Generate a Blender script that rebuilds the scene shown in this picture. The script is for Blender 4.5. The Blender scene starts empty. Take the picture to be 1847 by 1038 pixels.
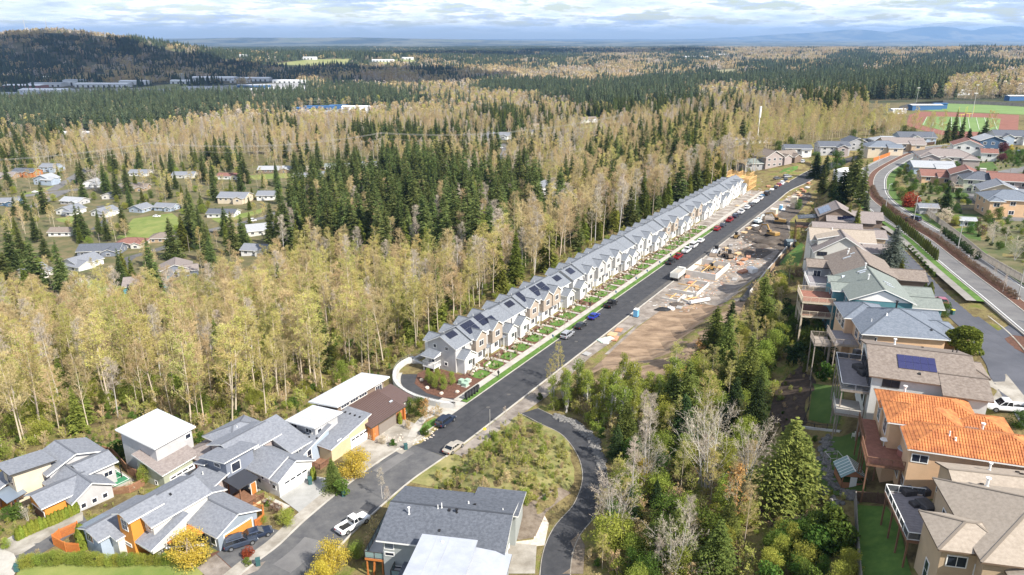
import bpy,math,random
import numpy as np
from mathutils import Vector,Matrix,geometry
random.seed(7);RNG=np.random.default_rng(7)
SC=bpy.context.scene;COL=SC.collection
# camera, sky, sun, exposure
CH,CF,CP=72.0,1330.0,math.radians(18.9)
cd=bpy.data.cameras.new('camera');cam=bpy.data.objects.new('camera',cd);COL.objects.link(cam)
cam.location=(0,0,CH);cam.rotation_euler=(math.pi/2-CP,0,0)
cd.sensor_width=36;cd.lens=36*CF/1847;cd.clip_start=1;cd.clip_end=150000
SC.camera=cam
SUN_AZ,SUN_EL=math.radians(130),math.radians(43)
w=bpy.data.worlds.new('World');SC.world=w;w.use_nodes=True
nt=w.node_tree;nt.nodes.clear();N=nt.nodes.new;L=nt.links.new
def sky_world():
 sky=N('ShaderNodeTexSky');sky.sky_type='NISHITA';sky.sun_disc=False
 sky.sun_elevation=SUN_EL;sky.sun_rotation=SUN_AZ;sky.altitude=100;sky.dust_density=0.6;sky.ozone_density=2.0
 tc=N('ShaderNodeTexCoord');sep=N('ShaderNodeSeparateXYZ');L(tc.outputs['Generated'],sep.inputs[0])
 def m(op,a,b=None,c=None):
  n=N('ShaderNodeMath');n.operation=op
  for i,v in enumerate((a,b,c)):
   if v is None:continue
   if isinstance(v,(int,float)):n.inputs[i].default_value=v
   else:L(v,n.inputs[i])
  return n.outputs[0]
 z=m('MAXIMUM',sep.outputs[2],0.0);den=m('ADD',z,0.14)
 cx=m('DIVIDE',sep.outputs[0],den);cy=m('DIVIDE',sep.outputs[1],den)
 cmb=N('ShaderNodeCombineXYZ');L(cx,cmb.inputs[0]);L(cy,cmb.inputs[1])
 def noise(scale,det,rough,off):
  mp=N('ShaderNodeMapping');mp.inputs['Location'].default_value=off;L(cmb.outputs[0],mp.inputs[0])
  n=N('ShaderNodeTexNoise');n.inputs['Scale'].default_value=scale;n.inputs['Detail'].default_value=det
  n.inputs['Roughness'].default_value=rough;L(mp.outputs[0],n.inputs['Vector']);return n.outputs['Fac']
 n1=noise(3.0,10,0.62,(3.1,1.7,0));n2=noise(1.3,6,0.55,(9.1,4.7,2));n3=noise(7.5,8,0.65,(5.5,2.2,7))
 def ramp(f,stops):
  r=N('ShaderNodeValToRGB');e=r.color_ramp.elements
  while len(e)>1:e.remove(e[-1])
  e[0].position,c=stops[0][0],stops[0][1];e[0].color=(*c,1)if isinstance(c,tuple)else(c,c,c,1)
  for p,c in stops[1:]:
   q=e.new(p);q.color=(*c,1)if isinstance(c,tuple)else(c,c,c,1)
  L(f,r.inputs[0]);return r.outputs[0]
 cover=ramp(m('ADD',m('MULTIPLY',n1,0.75),m('MULTIPLY',n3,0.25)),[(0.42,0.0),(0.48,0.55),(0.55,1.0)])
 tint=ramp(m('ADD',m('MULTIPLY',n2,0.55),m('MULTIPLY',n1,0.45)),[(0.38,(3.0,3.9,5.8)),(0.45,(5.0,5.9,7.8)),(0.50,(10.5,10.7,11.2)),(0.56,(7.4,8.2,9.8)),(0.66,(4.4,5.2,7.0))])
 hz=ramp(sep.outputs[2],[(0.0,0.0),(0.006,0.3),(0.014,0.95),(0.05,0.97),(0.5,0.75)])
 fac=m('MULTIPLY',cover,hz)
 mx=N('ShaderNodeMix');mx.data_type='RGBA';L(fac,mx.inputs[0]);L(sky.outputs[0],mx.inputs[6]);L(tint,mx.inputs[7])
 bg=N('ShaderNodeBackground');bg.inputs[1].default_value=0.09;L(mx.outputs[2],bg.inputs[0])
 out=N('ShaderNodeOutputWorld');L(bg.outputs[0],out.inputs[0])
sky_world()
sd=bpy.data.lights.new('sun','SUN');sd.energy=5.0;sd.angle=math.radians(0.55);sd.color=(1.0,0.95,0.86)
sun=bpy.data.objects.new('sun',sd);COL.objects.link(sun)
sdir=Vector((math.sin(SUN_AZ)*math.cos(SUN_EL),math.cos(SUN_AZ)*math.cos(SUN_EL),math.sin(SUN_EL)))
sun.rotation_euler=sdir.to_track_quat('Z','Y').to_euler()
SC.view_settings.view_transform='Standard';SC.view_settings.look='None';SC.view_settings.gamma=1
SC.view_settings.exposure=0.84;SC.view_settings.use_curve_mapping=False
SC.cycles.max_bounces=5;SC.cycles.diffuse_bounces=2;SC.cycles.glossy_bounces=2;SC.cycles.transmission_bounces=3
SC.cycles.transparent_max_bounces=6;SC.cycles.volume_bounces=0;SC.cycles.caustics_reflective=False;SC.cycles.caustics_refractive=False
# pixel helpers (photo pixels -> places in the world)
_S,_C=math.sin(CP),math.cos(CP)
def P(px,py,z=0.0):
 x=px-923.5;y=py-519.0;t=(CH-z)/(CF*_S+y*_C)
 return(x*t,t*(CF*_C-y*_S))
 # materials
MATS={}
def mat(name,col,rough=0.8,col2=None,scale=1.0,bump=0.0,bscale=None,metal=0.0,rand=0.0,spec=0.3,stretch=None,emit=None,trans=0.0,coat=0.0,sharp=False):
 if name in MATS:return MATS[name]
 m=bpy.data.materials.new(name);m.use_nodes=True;t=m.node_tree;b=t.nodes['Principled BSDF']
 b.inputs['Roughness'].default_value=rough;b.inputs['Metallic'].default_value=metal
 b.inputs['Specular IOR Level'].default_value=spec;b.inputs['Coat Weight'].default_value=coat
 if trans:b.inputs['Transmission Weight'].default_value=trans
 b.inputs['Base Color'].default_value=(*col,1)
 src=None
 if col2 is not None or bump:
  tc=t.nodes.new('ShaderNodeTexCoord');vec=tc.outputs['Object']
  if stretch:
   mp=t.nodes.new('ShaderNodeMapping');mp.inputs['Scale'].default_value=stretch;t.links.new(vec,mp.inputs[0]);vec=mp.outputs[0]
  n=t.nodes.new('ShaderNodeTexNoise');n.inputs['Scale'].default_value=scale;n.inputs['Detail'].default_value=7;n.inputs['Roughness'].default_value=0.65
  t.links.new(vec,n.inputs['Vector'])
  if col2 is not None:
   r=t.nodes.new('ShaderNodeValToRGB');r.color_ramp.elements[0].position=0.36 if not sharp else 0.47;r.color_ramp.elements[1].position=0.64 if not sharp else 0.53
   r.color_ramp.elements[0].color=(*col,1);r.color_ramp.elements[1].color=(*col2,1)
   t.links.new(n.outputs['Fac'],r.inputs[0]);src=r.outputs[0]
  if bump:
   n2=n
   if bscale:
    n2=t.nodes.new('ShaderNodeTexNoise');n2.inputs['Scale'].default_value=bscale;n2.inputs['Detail'].default_value=5;t.links.new(vec,n2.inputs['Vector'])
   bp=t.nodes.new('ShaderNodeBump');bp.inputs['Strength'].default_value=bump;bp.inputs['Distance'].default_value=0.05
   t.links.new(n2.outputs['Fac'],bp.inputs['Height']);t.links.new(bp.outputs[0],b.inputs['Normal'])
 if rand:
  oi=t.nodes.new('ShaderNodeObjectInfo');hs=t.nodes.new('ShaderNodeHueSaturation')
  mr=t.nodes.new('ShaderNodeMapRange');mr.inputs[3].default_value=1-rand;mr.inputs[4].default_value=1+rand
  t.links.new(oi.outputs['Random'],mr.inputs[0]);t.links.new(mr.outputs[0],hs.inputs['Value'])
  mh=t.nodes.new('ShaderNodeMapRange');mh.inputs[3].default_value=0.5-rand*0.05;mh.inputs[4].default_value=0.5+rand*0.05
  mul=t.nodes.new('ShaderNodeMath');mul.operation='MULTIPLY';mul.inputs[1].default_value=7.13
  fr=t.nodes.new('ShaderNodeMath');fr.operation='FRACT'
  t.links.new(oi.outputs['Random'],mul.inputs[0]);t.links.new(mul.outputs[0],fr.inputs[0]);t.links.new(fr.outputs[0],mh.inputs[0]);t.links.new(mh.outputs[0],hs.inputs['Hue'])
  if src is None:hs.inputs['Color'].default_value=(*col,1)
  else:t.links.new(src,hs.inputs['Color'])
  src=hs.outputs[0]
 if src is not None:t.links.new(src,b.inputs['Base Color'])
 if emit:b.inputs['Emission Color'].default_value=(*emit,1);b.inputs['Emission Strength'].default_value=1
 MATS[name]=m;return m
 # mesh builder
class MB:
 def __init__(s):s.v=[];s.f=[];s.m=[]
 def face(s,pts,mi=0):
  i=len(s.v);s.v+=[tuple(p)for p in pts];s.f.append(tuple(range(i,i+len(pts))));s.m.append(mi);return s
 def box(s,x0,y0,z0,x1,y1,z1,mi=0):
  if x1<x0:x0,x1=x1,x0
  if y1<y0:y0,y1=y1,y0
  i=len(s.v);s.v+=[(x0,y0,z0),(x1,y0,z0),(x1,y1,z0),(x0,y1,z0),(x0,y0,z1),(x1,y0,z1),(x1,y1,z1),(x0,y1,z1)]
  for q in((0,3,2,1),(4,5,6,7),(0,1,5,4),(1,2,6,5),(2,3,7,6),(3,0,4,7)):s.f.append(tuple(i+k for k in q));s.m.append(mi)
  return s
 def beam(s,p,q,wd,h=None,mi=0):
  p=Vector(p);q=Vector(q);d=q-p
  if d.length<1e-6:return s
  h=h or wd;d.normalize();up=Vector((0,0,1))if abs(d.z)<0.95 else Vector((1,0,0))
  a=d.cross(up).normalized()*wd/2;b=a.cross(d).normalized()*h/2;i=len(s.v)
  for c in(p,q):s.v+=[tuple(c-a-b),tuple(c+a-b),tuple(c+a+b),tuple(c-a+b)]
  for f in((0,1,2,3),(7,6,5,4),(0,4,5,1),(1,5,6,2),(2,6,7,3),(3,7,4,0)):s.f.append(tuple(i+k for k in f));s.m.append(mi)
  return s
 def tube(s,p,q,r0,r1=None,n=6,mi=0,cap=True):
  r1=r0 if r1 is None else r1;p=Vector(p);q=Vector(q);d=(q-p)
  if d.length<1e-6:return s
  d.normalize();up=Vector((0,0,1))if abs(d.z)<0.95 else Vector((1,0,0));a=d.cross(up).normalized();b=a.cross(d);i=len(s.v)
  for c,r in((p,r0),(q,r1)):
   for k in range(n):t=2*math.pi*k/n;s.v.append(tuple(c+(a*math.cos(t)+b*math.sin(t))*r))
  for k in range(n):s.f.append((i+k,i+(k+1)%n,i+n+(k+1)%n,i+n+k));s.m.append(mi)
  if cap:s.f.append(tuple(i+n+k for k in range(n)));s.m.append(mi);s.f.append(tuple(i+n-1-k for k in range(n)));s.m.append(mi)
  return s
 def prism(s,poly,z0,z1,mi=0,mtop=None):
  n=len(poly);i=len(s.v)
  a=sum(poly[k][0]*poly[(k+1)%n][1]-poly[(k+1)%n][0]*poly[k][1]for k in range(n))
  if a<0:poly=poly[::-1]
  s.v+=[(x,y,z0)for x,y in poly]+[(x,y,z1)for x,y in poly]
  for k in range(n):s.f.append((i+k,i+(k+1)%n,i+n+(k+1)%n,i+n+k));s.m.append(mi)
  s.f.append(tuple(i+n+k for k in range(n)));s.m.append(mi if mtop is None else mtop);s.f.append(tuple(i+n-1-k for k in range(n)));s.m.append(mi)
  return s
 def loft(s,rings,mi=0,cap=True):
  n=len(rings[0]);i=len(s.v)
  for r in rings:s.v+=[tuple(p)for p in r]
  for j in range(len(rings)-1):
   for k in range(n):s.f.append((i+j*n+k,i+j*n+(k+1)%n,i+(j+1)*n+(k+1)%n,i+(j+1)*n+k));s.m.append(mi)
  if cap:s.f.append(tuple(i+n-1-k for k in range(n)));s.m.append(mi);s.f.append(tuple(i+(len(rings)-1)*n+k for k in range(n)));s.m.append(mi)
  return s
 def blob(s,c,rx,ry,rz,n=7,m=5,jit=0.12,mi=0,rng=random):
  rings=[]
  for j in range(m+1):
   ph=math.pi*j/m;rings.append([(c[0]+rx*math.sin(ph)*math.cos(2*math.pi*k/n)*(1+rng.uniform(-jit,jit)),c[1]+ry*math.sin(ph)*math.sin(2*math.pi*k/n)*(1+rng.uniform(-jit,jit)),c[2]-rz*math.cos(ph)*(1+rng.uniform(-jit,jit)*0.5))for k in range(n)])
  return s.loft(rings,mi,True)
 def mesh(s,name,mats):
  me=bpy.data.meshes.new(name);me.from_pydata(s.v,[],s.f)
  for m in(mats if isinstance(mats,(list,tuple))else[mats]):me.materials.append(m)
  if any(s.m):me.polygons.foreach_set('material_index',s.m)
  me.update();return me
def tag(o,label=None,cat=None,group=None,kind=None):
 if label:o['label']=label
 if cat:o['category']=cat
 if group:o['group']=group
 if kind:o['kind']=kind
 return o
def obj(name,mb,mats,parent=None,loc=None,rz=0.0,smooth=False):
 me=mb.mesh(name,mats)if isinstance(mb,MB)else mb
 if smooth:me.polygons.foreach_set('use_smooth',[True]*len(me.polygons))
 o=bpy.data.objects.new(name,me);COL.objects.link(o)
 if parent is not None:o.parent=parent
 if loc is not None:o.location=loc
 if rz:o.rotation_euler=(0,0,rz)
 return o
def empty(name,loc,rz=0.0,label=None,cat=None,group=None):
 o=bpy.data.objects.new(name,None);COL.objects.link(o);o.location=loc;o.rotation_euler=(0,0,rz);o.empty_display_size=0.5
 return tag(o,label,cat,group)
KIDS={}
def copy_tree(root,loc,rz=0.0,label=None,scale=None,depth=0):
 r=root.copy();COL.objects.link(r)
 if depth==0:
  r.location=loc;r.rotation_euler=(0,0,rz)
  if label:r['label']=label
  if scale:r.scale=(scale if isinstance(scale,tuple)else(scale,)*3)
  r.parent=None
 if root.name not in KIDS:KIDS[root.name]=list(root.children)
 for ch in KIDS[root.name]:
  c=copy_tree(ch,None,depth=1);c.parent=r
 return r
 # terrain height from spot heights (photo pixel, height above the new street)
SPOT=[(480,1038,0),(560,990,0),(640,900,0),(700,845,0),(760,790,0),(828,745,0),(900,690,0),(985,690,0),(1000,640,0),(1040,600,0),(1140,505,0),(1220,460,0),(1290,400,0),(1360,360,0),(1415,328,0),(1180,545,0),(1240,500,0.2),(1300,500,0.5),(1330,470,0.5),(1380,400,0.3),(1410,375,0.5),(1450,335,1.5),(1420,300,2.5),(1460,285,3.5),(1400,290,2),(60,900,-1),(140,930,0),(20,980,0),(250,960,0),(440,985,0),(320,840,-1),(240,820,-1.5),(560,900,0),(600,800,-0.5),(690,760,-0.5),(150,880,-1),(90,830,-3),(210,790,-4),(20,1036,0),(330,1030,0),(700,700,-6),(712,735,-5),(735,765,-3),(705,665,-8),(725,640,-9),(760,655,-2),(0,800,-8),(150,760,-9),(350,760,-8),(480,740,-7),(600,700,-8),(680,640,-12),(760,590,-11),(820,555,-9),(0,680,-18),(200,660,-20),(400,650,-18),(550,620,-17),(650,560,-18),(760,520,-17),(860,500,-14),(930,470,-13),(1000,430,-14),(1100,390,-12),(1200,350,-10),(1300,320,-5),(870,570,-3),(960,515,-3.5),(1060,455,-3.5),(1150,405,-3.5),(1250,355,-3),(1330,320,-1.5),(0,580,-30),(150,570,-32),(300,560,-33),(450,530,-31),(560,490,-29),(700,450,-27),(850,420,-24),(950,390,-23),(60,480,-39),(200,470,-39),(330,450,-39),(450,440,-37),(60,400,-41),(200,380,-41),(350,370,-40),(500,370,-38),(620,330,-38),(100,320,-42),(300,310,-42),(480,300,-41),(680,300,-38),(980,345,-25),(850,330,-28),(900,255,-32),(1100,300,-20),(1080,250,-26),(1200,250,-15),(1250,280,-10),(1350,262,-4),(1450,250,-2),(0,255,-46),(300,230,-48),(600,215,-48),(900,200,-44),(1200,200,-26),(1400,200,-10),(1550,200,2),(0,180,-56),(300,160,-60),(600,160,-60),(900,150,-56),(1200,150,-45),(1500,150,-26),(1800,150,-10),(0,130,-55),(450,125,-58),(900,110,-58),(1300,110,-44),(1700,110,-20),(200,100,-55),(600,95,-55),(1000,90,-62),(1500,92,-38),(1830,90,-20),(400,78,-60),(900,78,-75),(1400,80,-55),(1800,78,-45),(900,70,-80),(300,70,-75),(1500,70,-80),(900,66,-80),(1700,210,8),(1800,230,8),(1640,230,6),(1847,190,6),(1720,262,9),(1620,285,9.5),(1560,265,6),(1580,310,10.5),(1575,340,12),(1620,385,13.5),(1700,440,15.5),(1780,490,17),(1847,540,18),(1847,300,12),(1760,340,13),(1700,340,12.5),(1780,400,14.5),(1847,420,15.5),(1760,450,15.5),(1847,480,17),(1640,440,15),(1700,520,16.5),(1760,580,17.5),(1847,650,18.5),(1800,700,18.5),(1847,760,19),(1560,400,14),(1520,400,12.5),(1520,360,10.5),(1500,330,8),(1540,320,9),(1500,300,6.5),(1440,400,4.5),(1420,440,6.5),(1450,470,8.5),(1400,490,6.5),(1440,520,9),(1460,600,10.5),(1440,650,9.5),(1500,700,12),(1520,760,12),(1470,790,8.5),(1530,850,11),(1500,870,10),(1470,900,9.5),(1570,960,12.5),(1560,1030,12),(1600,900,13),(1500,1000,10.5),(1430,820,8),(1440,930,8.5),(1370,930,7),(1430,1035,8.5),(1340,545,5.5),(1250,580,4),(1150,610,1.8),(1090,650,1.2),(1200,650,3),(1300,620,5.5),(1380,600,7.5),(1300,700,5.5),(1380,700,7),(1200,760,4),(1120,760,2.8),(1280,820,5.5),(1180,880,4.2),(1300,950,6.3),(1200,1000,4.8),(1380,800,7),(985,760,0.8),(960,735,0.1),(1040,780,1.5),(1075,850,2.0),(1065,910,2.5),(1010,1000,2.8),(940,980,2.8),(870,780,0.3),(760,900,0.3),(700,960,0.3),(620,1036,0.3),(850,850,2.6),(920,830,4),(960,880,4),(880,900,3.2),(960,780,1.8),(1090,960,3.3),(1100,1036,3.5),]
def _dom(x,y):
 r=np.sqrt(x*x+y*y)+1e-6
 return np.arctan2(x,y)*10.0,np.log(r)*8.0
_w=np.array([(*P(a,b,z),z)for a,b,z in SPOT])
_a,_b=_dom(_w[:,0],_w[:,1]);_c2=0.35**2
_K=np.sqrt((_a[:,None]-_a)**2+(_b[:,None]-_b)**2+_c2)+np.eye(len(_a))*(-0.03)
_n=len(_a);_A=np.zeros((_n+3,_n+3));_A[:_n,:_n]=_K;_A[:_n,_n]=1;_A[:_n,_n+1]=_a;_A[:_n,_n+2]=_b;_A[_n:,:_n]=_A[:_n,_n:].T
_co=np.linalg.solve(_A,np.concatenate([_w[:,2],np.zeros(3)]))
HILLS=[(-1930,3150,320,420,108),(-1560,3250,330,420,62),(-950,3300,500,420,34),(-2300,3300,300,420,40),(-500,3600,900,420,22),(900,5200,1500,500,20),(2400,3700,1200,420,22),(-3400,15500,4200,1200,95),(-8000,16500,4200,1200,60),(11800,26500,1700,900,290),(14600,26500,2200,900,350),(17600,26800,2400,900,345),(8800,26800,1900,900,190),(21500,27000,3000,900,300)]
def hf_raw(x,y):
 x=np.asarray(x,float);y=np.asarray(y,float);sh=x.shape;x=x.ravel();y=y.ravel()
 a,b=_dom(x,y);b=np.minimum(b,78.0);out=np.empty(len(x))
 for i in range(0,len(x),20000):
  s=slice(i,i+20000)
  out[s]=np.sqrt((a[s,None]-_a)**2+(b[s,None]-_b)**2+_c2)@_co[:_n]+_co[_n]+a[s]*_co[_n+1]+b[s]*_co[_n+2]
 r=np.hypot(x,y);far=np.clip((r-6000)/6000,0,1);out=out*(1-far)-80*far
 for hx,hy,rx,ry,hh in HILLS:out+=hh*np.exp(-((x-hx)/rx)**2-((y-hy)/ry)**2)
 out+=np.where(r>1500,5*np.sin(x/310+1.3)*np.sin(y/420)+3*np.sin(x/130)*np.cos(y/170+x/300),0)*np.clip((r-1500)/1500,0,1)
 return out.reshape(sh)
FLAT=[]
def hf(x,y):
 x=np.asarray(x,float);y=np.asarray(y,float);h=hf_raw(x,y)
 W=np.zeros_like(h);Z=np.zeros_like(h);mw=np.zeros_like(h)
 for poly,hw,bl,bb in FLAT:
  sel=(x>bb[0]-hw-bl)&(x<bb[2]+hw+bl)&(y>bb[1]-hw-bl)&(y<bb[3]+hw+bl)
  if not sel.any():continue
  xs,ys=x[sel],y[sel];best=np.full(xs.shape,1e9);bz=np.zeros(xs.shape)
  for(x0,y0,z0),(x1,y1,z1)in zip(poly[:-1],poly[1:]):
   dx,dy=x1-x0,y1-y0;t=np.clip(((xs-x0)*dx+(ys-y0)*dy)/(dx*dx+dy*dy+1e-9),0,1)
   d=np.hypot(xs-x0-t*dx,ys-y0-t*dy);u=d<best;best=np.where(u,d,best);bz=np.where(u,z0+t*(z1-z0),bz)
  k=np.clip(1-(best-hw)/bl,0,1);k=k*k*(3-2*k);k2=k**2+1e-9
  a=W[sel];W[sel]=a+k2;Z[sel]+=k2*bz;mw[sel]=np.maximum(mw[sel],k)
 m=mw>0
 h=np.where(m,h*(1-mw)+mw*Z/np.maximum(W,1e-9),h)
 return h
def h1(x,y):return float(hf(np.array([x]),np.array([y]))[0])
def T(px,py,it=40):
 """the point of the ground seen at a photo pixel"""
 z=0.0;best=None
 ts=np.concatenate([np.linspace(50,1500,600),np.geomspace(1505,40000,500)])
 x=px-923.5;y=py-519.0;dz=-(CF*_S+y*_C);dy=CF*_C-y*_S;k=ts/dy
 X=x*k;Y=dy*k;Zr=CH+dz*k;d=Zr-hf(X,Y);i=int(np.argmax(d<0))
 if d[i]>=0:i=len(ts)-1
 i=max(i,1);f=d[i-1]/(d[i-1]-d[i]+1e-9);kk=k[i-1]+(k[i]-k[i-1])*f
 return(x*kk,dy*kk)
def dense(pts,step):
 out=[pts[0]]
 for a,b in zip(pts[:-1],pts[1:]):
  n=max(1,int(math.hypot(b[0]-a[0],b[1]-a[1])/step))
  for i in range(1,n+1):out.append(tuple(a[k]+(b[k]-a[k])*i/n for k in range(len(a))))
 return out
def smooth_line(pts,n=6):
 """Catmull-Rom through the points"""
 out=[];p=[pts[0]]+list(pts)+[pts[-1]]
 for i in range(1,len(p)-2):
  a,b,c,d=(np.array(q,float)for q in p[i-1:i+3])
  for k in range(n):
   t=k/n;out.append(tuple(0.5*((2*b)+(-a+c)*t+(2*a-5*b+4*c-d)*t*t+(-a+3*b-3*c+d)*t**3)))
 out.append(tuple(map(float,pts[-1])));return out
def flat(poly,hw,bl=5.0):
 FLAT.append((poly,hw,bl,(min(p[0]for p in poly),min(p[1]for p in poly),max(p[0]for p in poly),max(p[1]for p in poly))));return poly
def offset(poly,d):
 out=[]
 for i,p in enumerate(poly):
  a=poly[max(i-1,0)];b=poly[min(i+1,len(poly)-1)];dx,dy=b[0]-a[0],b[1]-a[1];l=math.hypot(dx,dy)+1e-9
  out.append((p[0]+dy/l*d,p[1]-dx/l*d,p[2]))
 return out
def strip(mb,poly,d0,d1,dz0,dz1=None,mi=0,skirt=0.0):
 """ribbon between two offsets of a line (positive = right of travel)"""
 dz1=dz0 if dz1 is None else dz1;a=offset(poly,d0);b=offset(poly,d1);i=len(mb.v)
 for p,q in zip(a,b):mb.v.append((p[0],p[1],p[2]+dz0));mb.v.append((q[0],q[1],q[2]+dz1))
 for k in range(len(poly)-1):mb.f.append((i+2*k,i+2*k+1,i+2*k+3,i+2*k+2));mb.m.append(mi)
 return mb
def curb(mb,poly,d0,d1,h=0.14,mi=0,base=-0.25):
 a=offset(poly,d0);b=offset(poly,d1)
 rings=[[(p[0],p[1],p[2]+base),(q[0],q[1],q[2]+base),(q[0],q[1],q[2]+h),(p[0],p[1],p[2]+h)]for p,q in zip(a,b)]
 return mb.loft(rings,mi)
EU=np.array([0.524,0.852]);EN=np.array([0.852,-0.524]);E0=np.array([-6.7,140.4]);ANG_U=math.atan2(EU[1],EU[0])
def SN(s,n):p=E0+EU*s+EN*n;return float(p[0]),float(p[1])
def SNZ(s,n,z=0.0):return(*SN(s,n),z)
def pxl(pts,z=None):
 return[(*P(a,b,c),c)for a,b,c in pts]
far_bend=[(1432,318,0.6),(1452,306,1.8),(1470,292,3.0),(1482,280,4.0)]
near_bend=pxl([(360,1180,0),(470,1062,0),(545,1000,0),(600,945,0),(700,860,0)])
main_line=smooth_line(near_bend+[SNZ(-18,4.2),SNZ(20,4.2),SNZ(120,4.2),SNZ(225,4.2),SNZ(258,4.2,0.2)]+[(148.5,378,.6),(164,398,1.6),(184,418,3.0),(214,440,5)],8)
flat(main_line,9.0,5.0)
flat([SNZ(-22,-12),SNZ(-6,-14),SNZ(250,-14)],8.0,6.0)
flat([SNZ(40,14),SNZ(95,16),SNZ(150,24),SNZ(215,22),SNZ(250,14)],9,8)
blvd=smooth_line([(101,118,18.8)]+pxl([(1833,542,18),(1811,526,17.7),(1769,495,16.8),(1727,463,15.9),(1688,433,15),(1657,414,14.4),(1613,386,13.4),(1580,360,12.6),(1570,338,11.8),(1579,311,10.9),(1619,287,10.1),(1646,276,9.8),(1686,268,9.3),(1727,264,9)]),8)
flat(blvd,9,4)
front_road=smooth_line([(76,90,19.2)]+pxl([(1841,693,18.9),(1825,661,18.6),(1783,605,17.9),(1741,567,17.3),(1694,520,16.4),(1652,478,15.6),(1610,440,14.7),(1576,414,13.9),(1556,396,13.2)]),8)
flat(front_road,4.5,4)
drive=smooth_line(pxl([(955,742,0.1),(985,757,0.9),(1030,780,1.4),(1062,820,1.8),(1073,865,2.1),(1058,915,2.4),(1022,960,2.7),(1004,1010,2.9),(1000,1090,3.0)]),8)
flat(drive,2.6,3)
right_lane=smooth_line(pxl([(1847,306,12),(1800,318,12.3),(1758,345,13),(1790,375,14),(1847,400,15)]),6)
flat(right_lane,5,6)
alley=smooth_line([SNZ(-8.5,1.2)]+pxl([(838,728,0),(800,722,0),(762,711,0),(738,692,0),(742,670,-0.3),(768,655,-1.2)])+[SNZ(10,-22.5,-2.6),SNZ(30,-23,-3.0),SNZ(60,-23,-3.2)],8)
flat(alley,2.75,1.3)
# ground sheet
def fan_ground():
 th=np.radians(np.linspace(-66,66,470));rs=[30.0]
 while rs[-1]<31500:
  r=rs[-1];rs.append(r*(1.0095 if r<560 else 1.02 if r<4000 else 1.05))
 rs=np.array(rs);R,A=np.meshgrid(rs,th,indexing='ij');X=R*np.sin(A);Y=R*np.cos(A)
 Z=hf(X.ravel(),Y.ravel()).reshape(X.shape)
 n,m=X.shape;me=bpy.data.meshes.new('ground')
 co=np.stack([X,Y,Z],-1).reshape(-1,3);idx=np.arange(n*m).reshape(n,m)
 q=np.stack([idx[:-1,:-1],idx[:-1,1:],idx[1:,1:],idx[1:,:-1]],-1).reshape(-1,4)
 me.vertices.add(len(co));me.vertices.foreach_set('co',co.ravel().astype(np.float32));me.loops.add(q.size);me.loops.foreach_set('vertex_index',q.ravel()[::1].astype(np.int32))
 me.polygons.add(len(q));me.polygons.foreach_set('loop_start',(np.arange(len(q))*4).astype(np.int32));me.update(calc_edges=True)
 me.polygons.foreach_set('use_smooth',[True]*len(q))
 me.flip_normals()if me.polygons[0].normal.z<0 else None
 return me
def ground_mat():
 m=bpy.data.materials.new('ground_cover');m.use_nodes=True;t=m.node_tree;b=t.nodes['Principled BSDF'];b.inputs['Roughness'].default_value=0.95;b.inputs['Specular IOR Level'].default_value=0.1
 tc=t.nodes.new('ShaderNodeNewGeometry');pos=tc.outputs['Position']
 def noise(s,d=6,r=0.6):
  n=t.nodes.new('ShaderNodeTexNoise');n.inputs['Scale'].default_value=s;n.inputs['Detail'].default_value=d;n.inputs['Roughness'].default_value=r;t.links.new(pos,n.inputs['Vector']);return n.outputs['Fac']
 def ramp(f,st):
  r=t.nodes.new('ShaderNodeValToRGB');e=r.color_ramp.elements
  while len(e)>1:e.remove(e[-1])
  e[0].position=st[0][0];e[0].color=(*st[0][1],1)
  for p,c in st[1:]:q=e.new(p);q.color=(*c,1)
  t.links.new(f,r.inputs[0]);return r.outputs[0]
 near=ramp(noise(0.16,9,0.72),[(0.32,(0.06,0.05,0.025)),(0.43,(0.15,0.115,0.055)),(0.52,(0.235,0.19,0.085)),(0.60,(0.17,0.18,0.045)),(0.70,(0.09,0.125,0.03))])
 far=ramp(noise(0.0045,9,0.75),[(0.36,(0.035,0.05,0.035)),(0.47,(0.05,0.06,0.035)),(0.54,(0.16,0.13,0.08)),(0.64,(0.09,0.11,0.045))])
 vf=ramp(noise(0.0009,12,0.7),[(0.38,(0.03,0.045,0.04)),(0.47,(0.05,0.06,0.045)),(0.55,(0.17,0.16,0.11)),(0.66,(0.07,0.10,0.05))])
 ln=t.nodes.new('ShaderNodeVectorMath');ln.operation='LENGTH';t.links.new(pos,ln.inputs[0])
 def mr(a,c):
  k=t.nodes.new('ShaderNodeMapRange');k.inputs[1].default_value=a;k.inputs[2].default_value=c;t.links.new(ln.outputs['Value'],k.inputs[0]);return k.outputs[0]
 def mix(f,a,c):
  x=t.nodes.new('ShaderNodeMix');x.data_type='RGBA';t.links.new(f,x.inputs[0]);t.links.new(a,x.inputs[6]);t.links.new(c,x.inputs[7]);return x.outputs[2]
 t.links.new(mix(mr(5000,9000),mix(mr(500,1100),near,far),vf),b.inputs['Base Color'])
 bp=t.nodes.new('ShaderNodeBump');bp.inputs['Strength'].default_value=0.9;bp.inputs['Distance'].default_value=0.5;t.links.new(noise(1.4,6,0.75),bp.inputs['Height']);t.links.new(bp.outputs[0],b.inputs['Normal'])
 return m
_g=fan_ground();_g.materials.append(ground_mat())
tag(obj('ground',_g,None)if False else obj('ground',_g,None),kind='structure')
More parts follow.
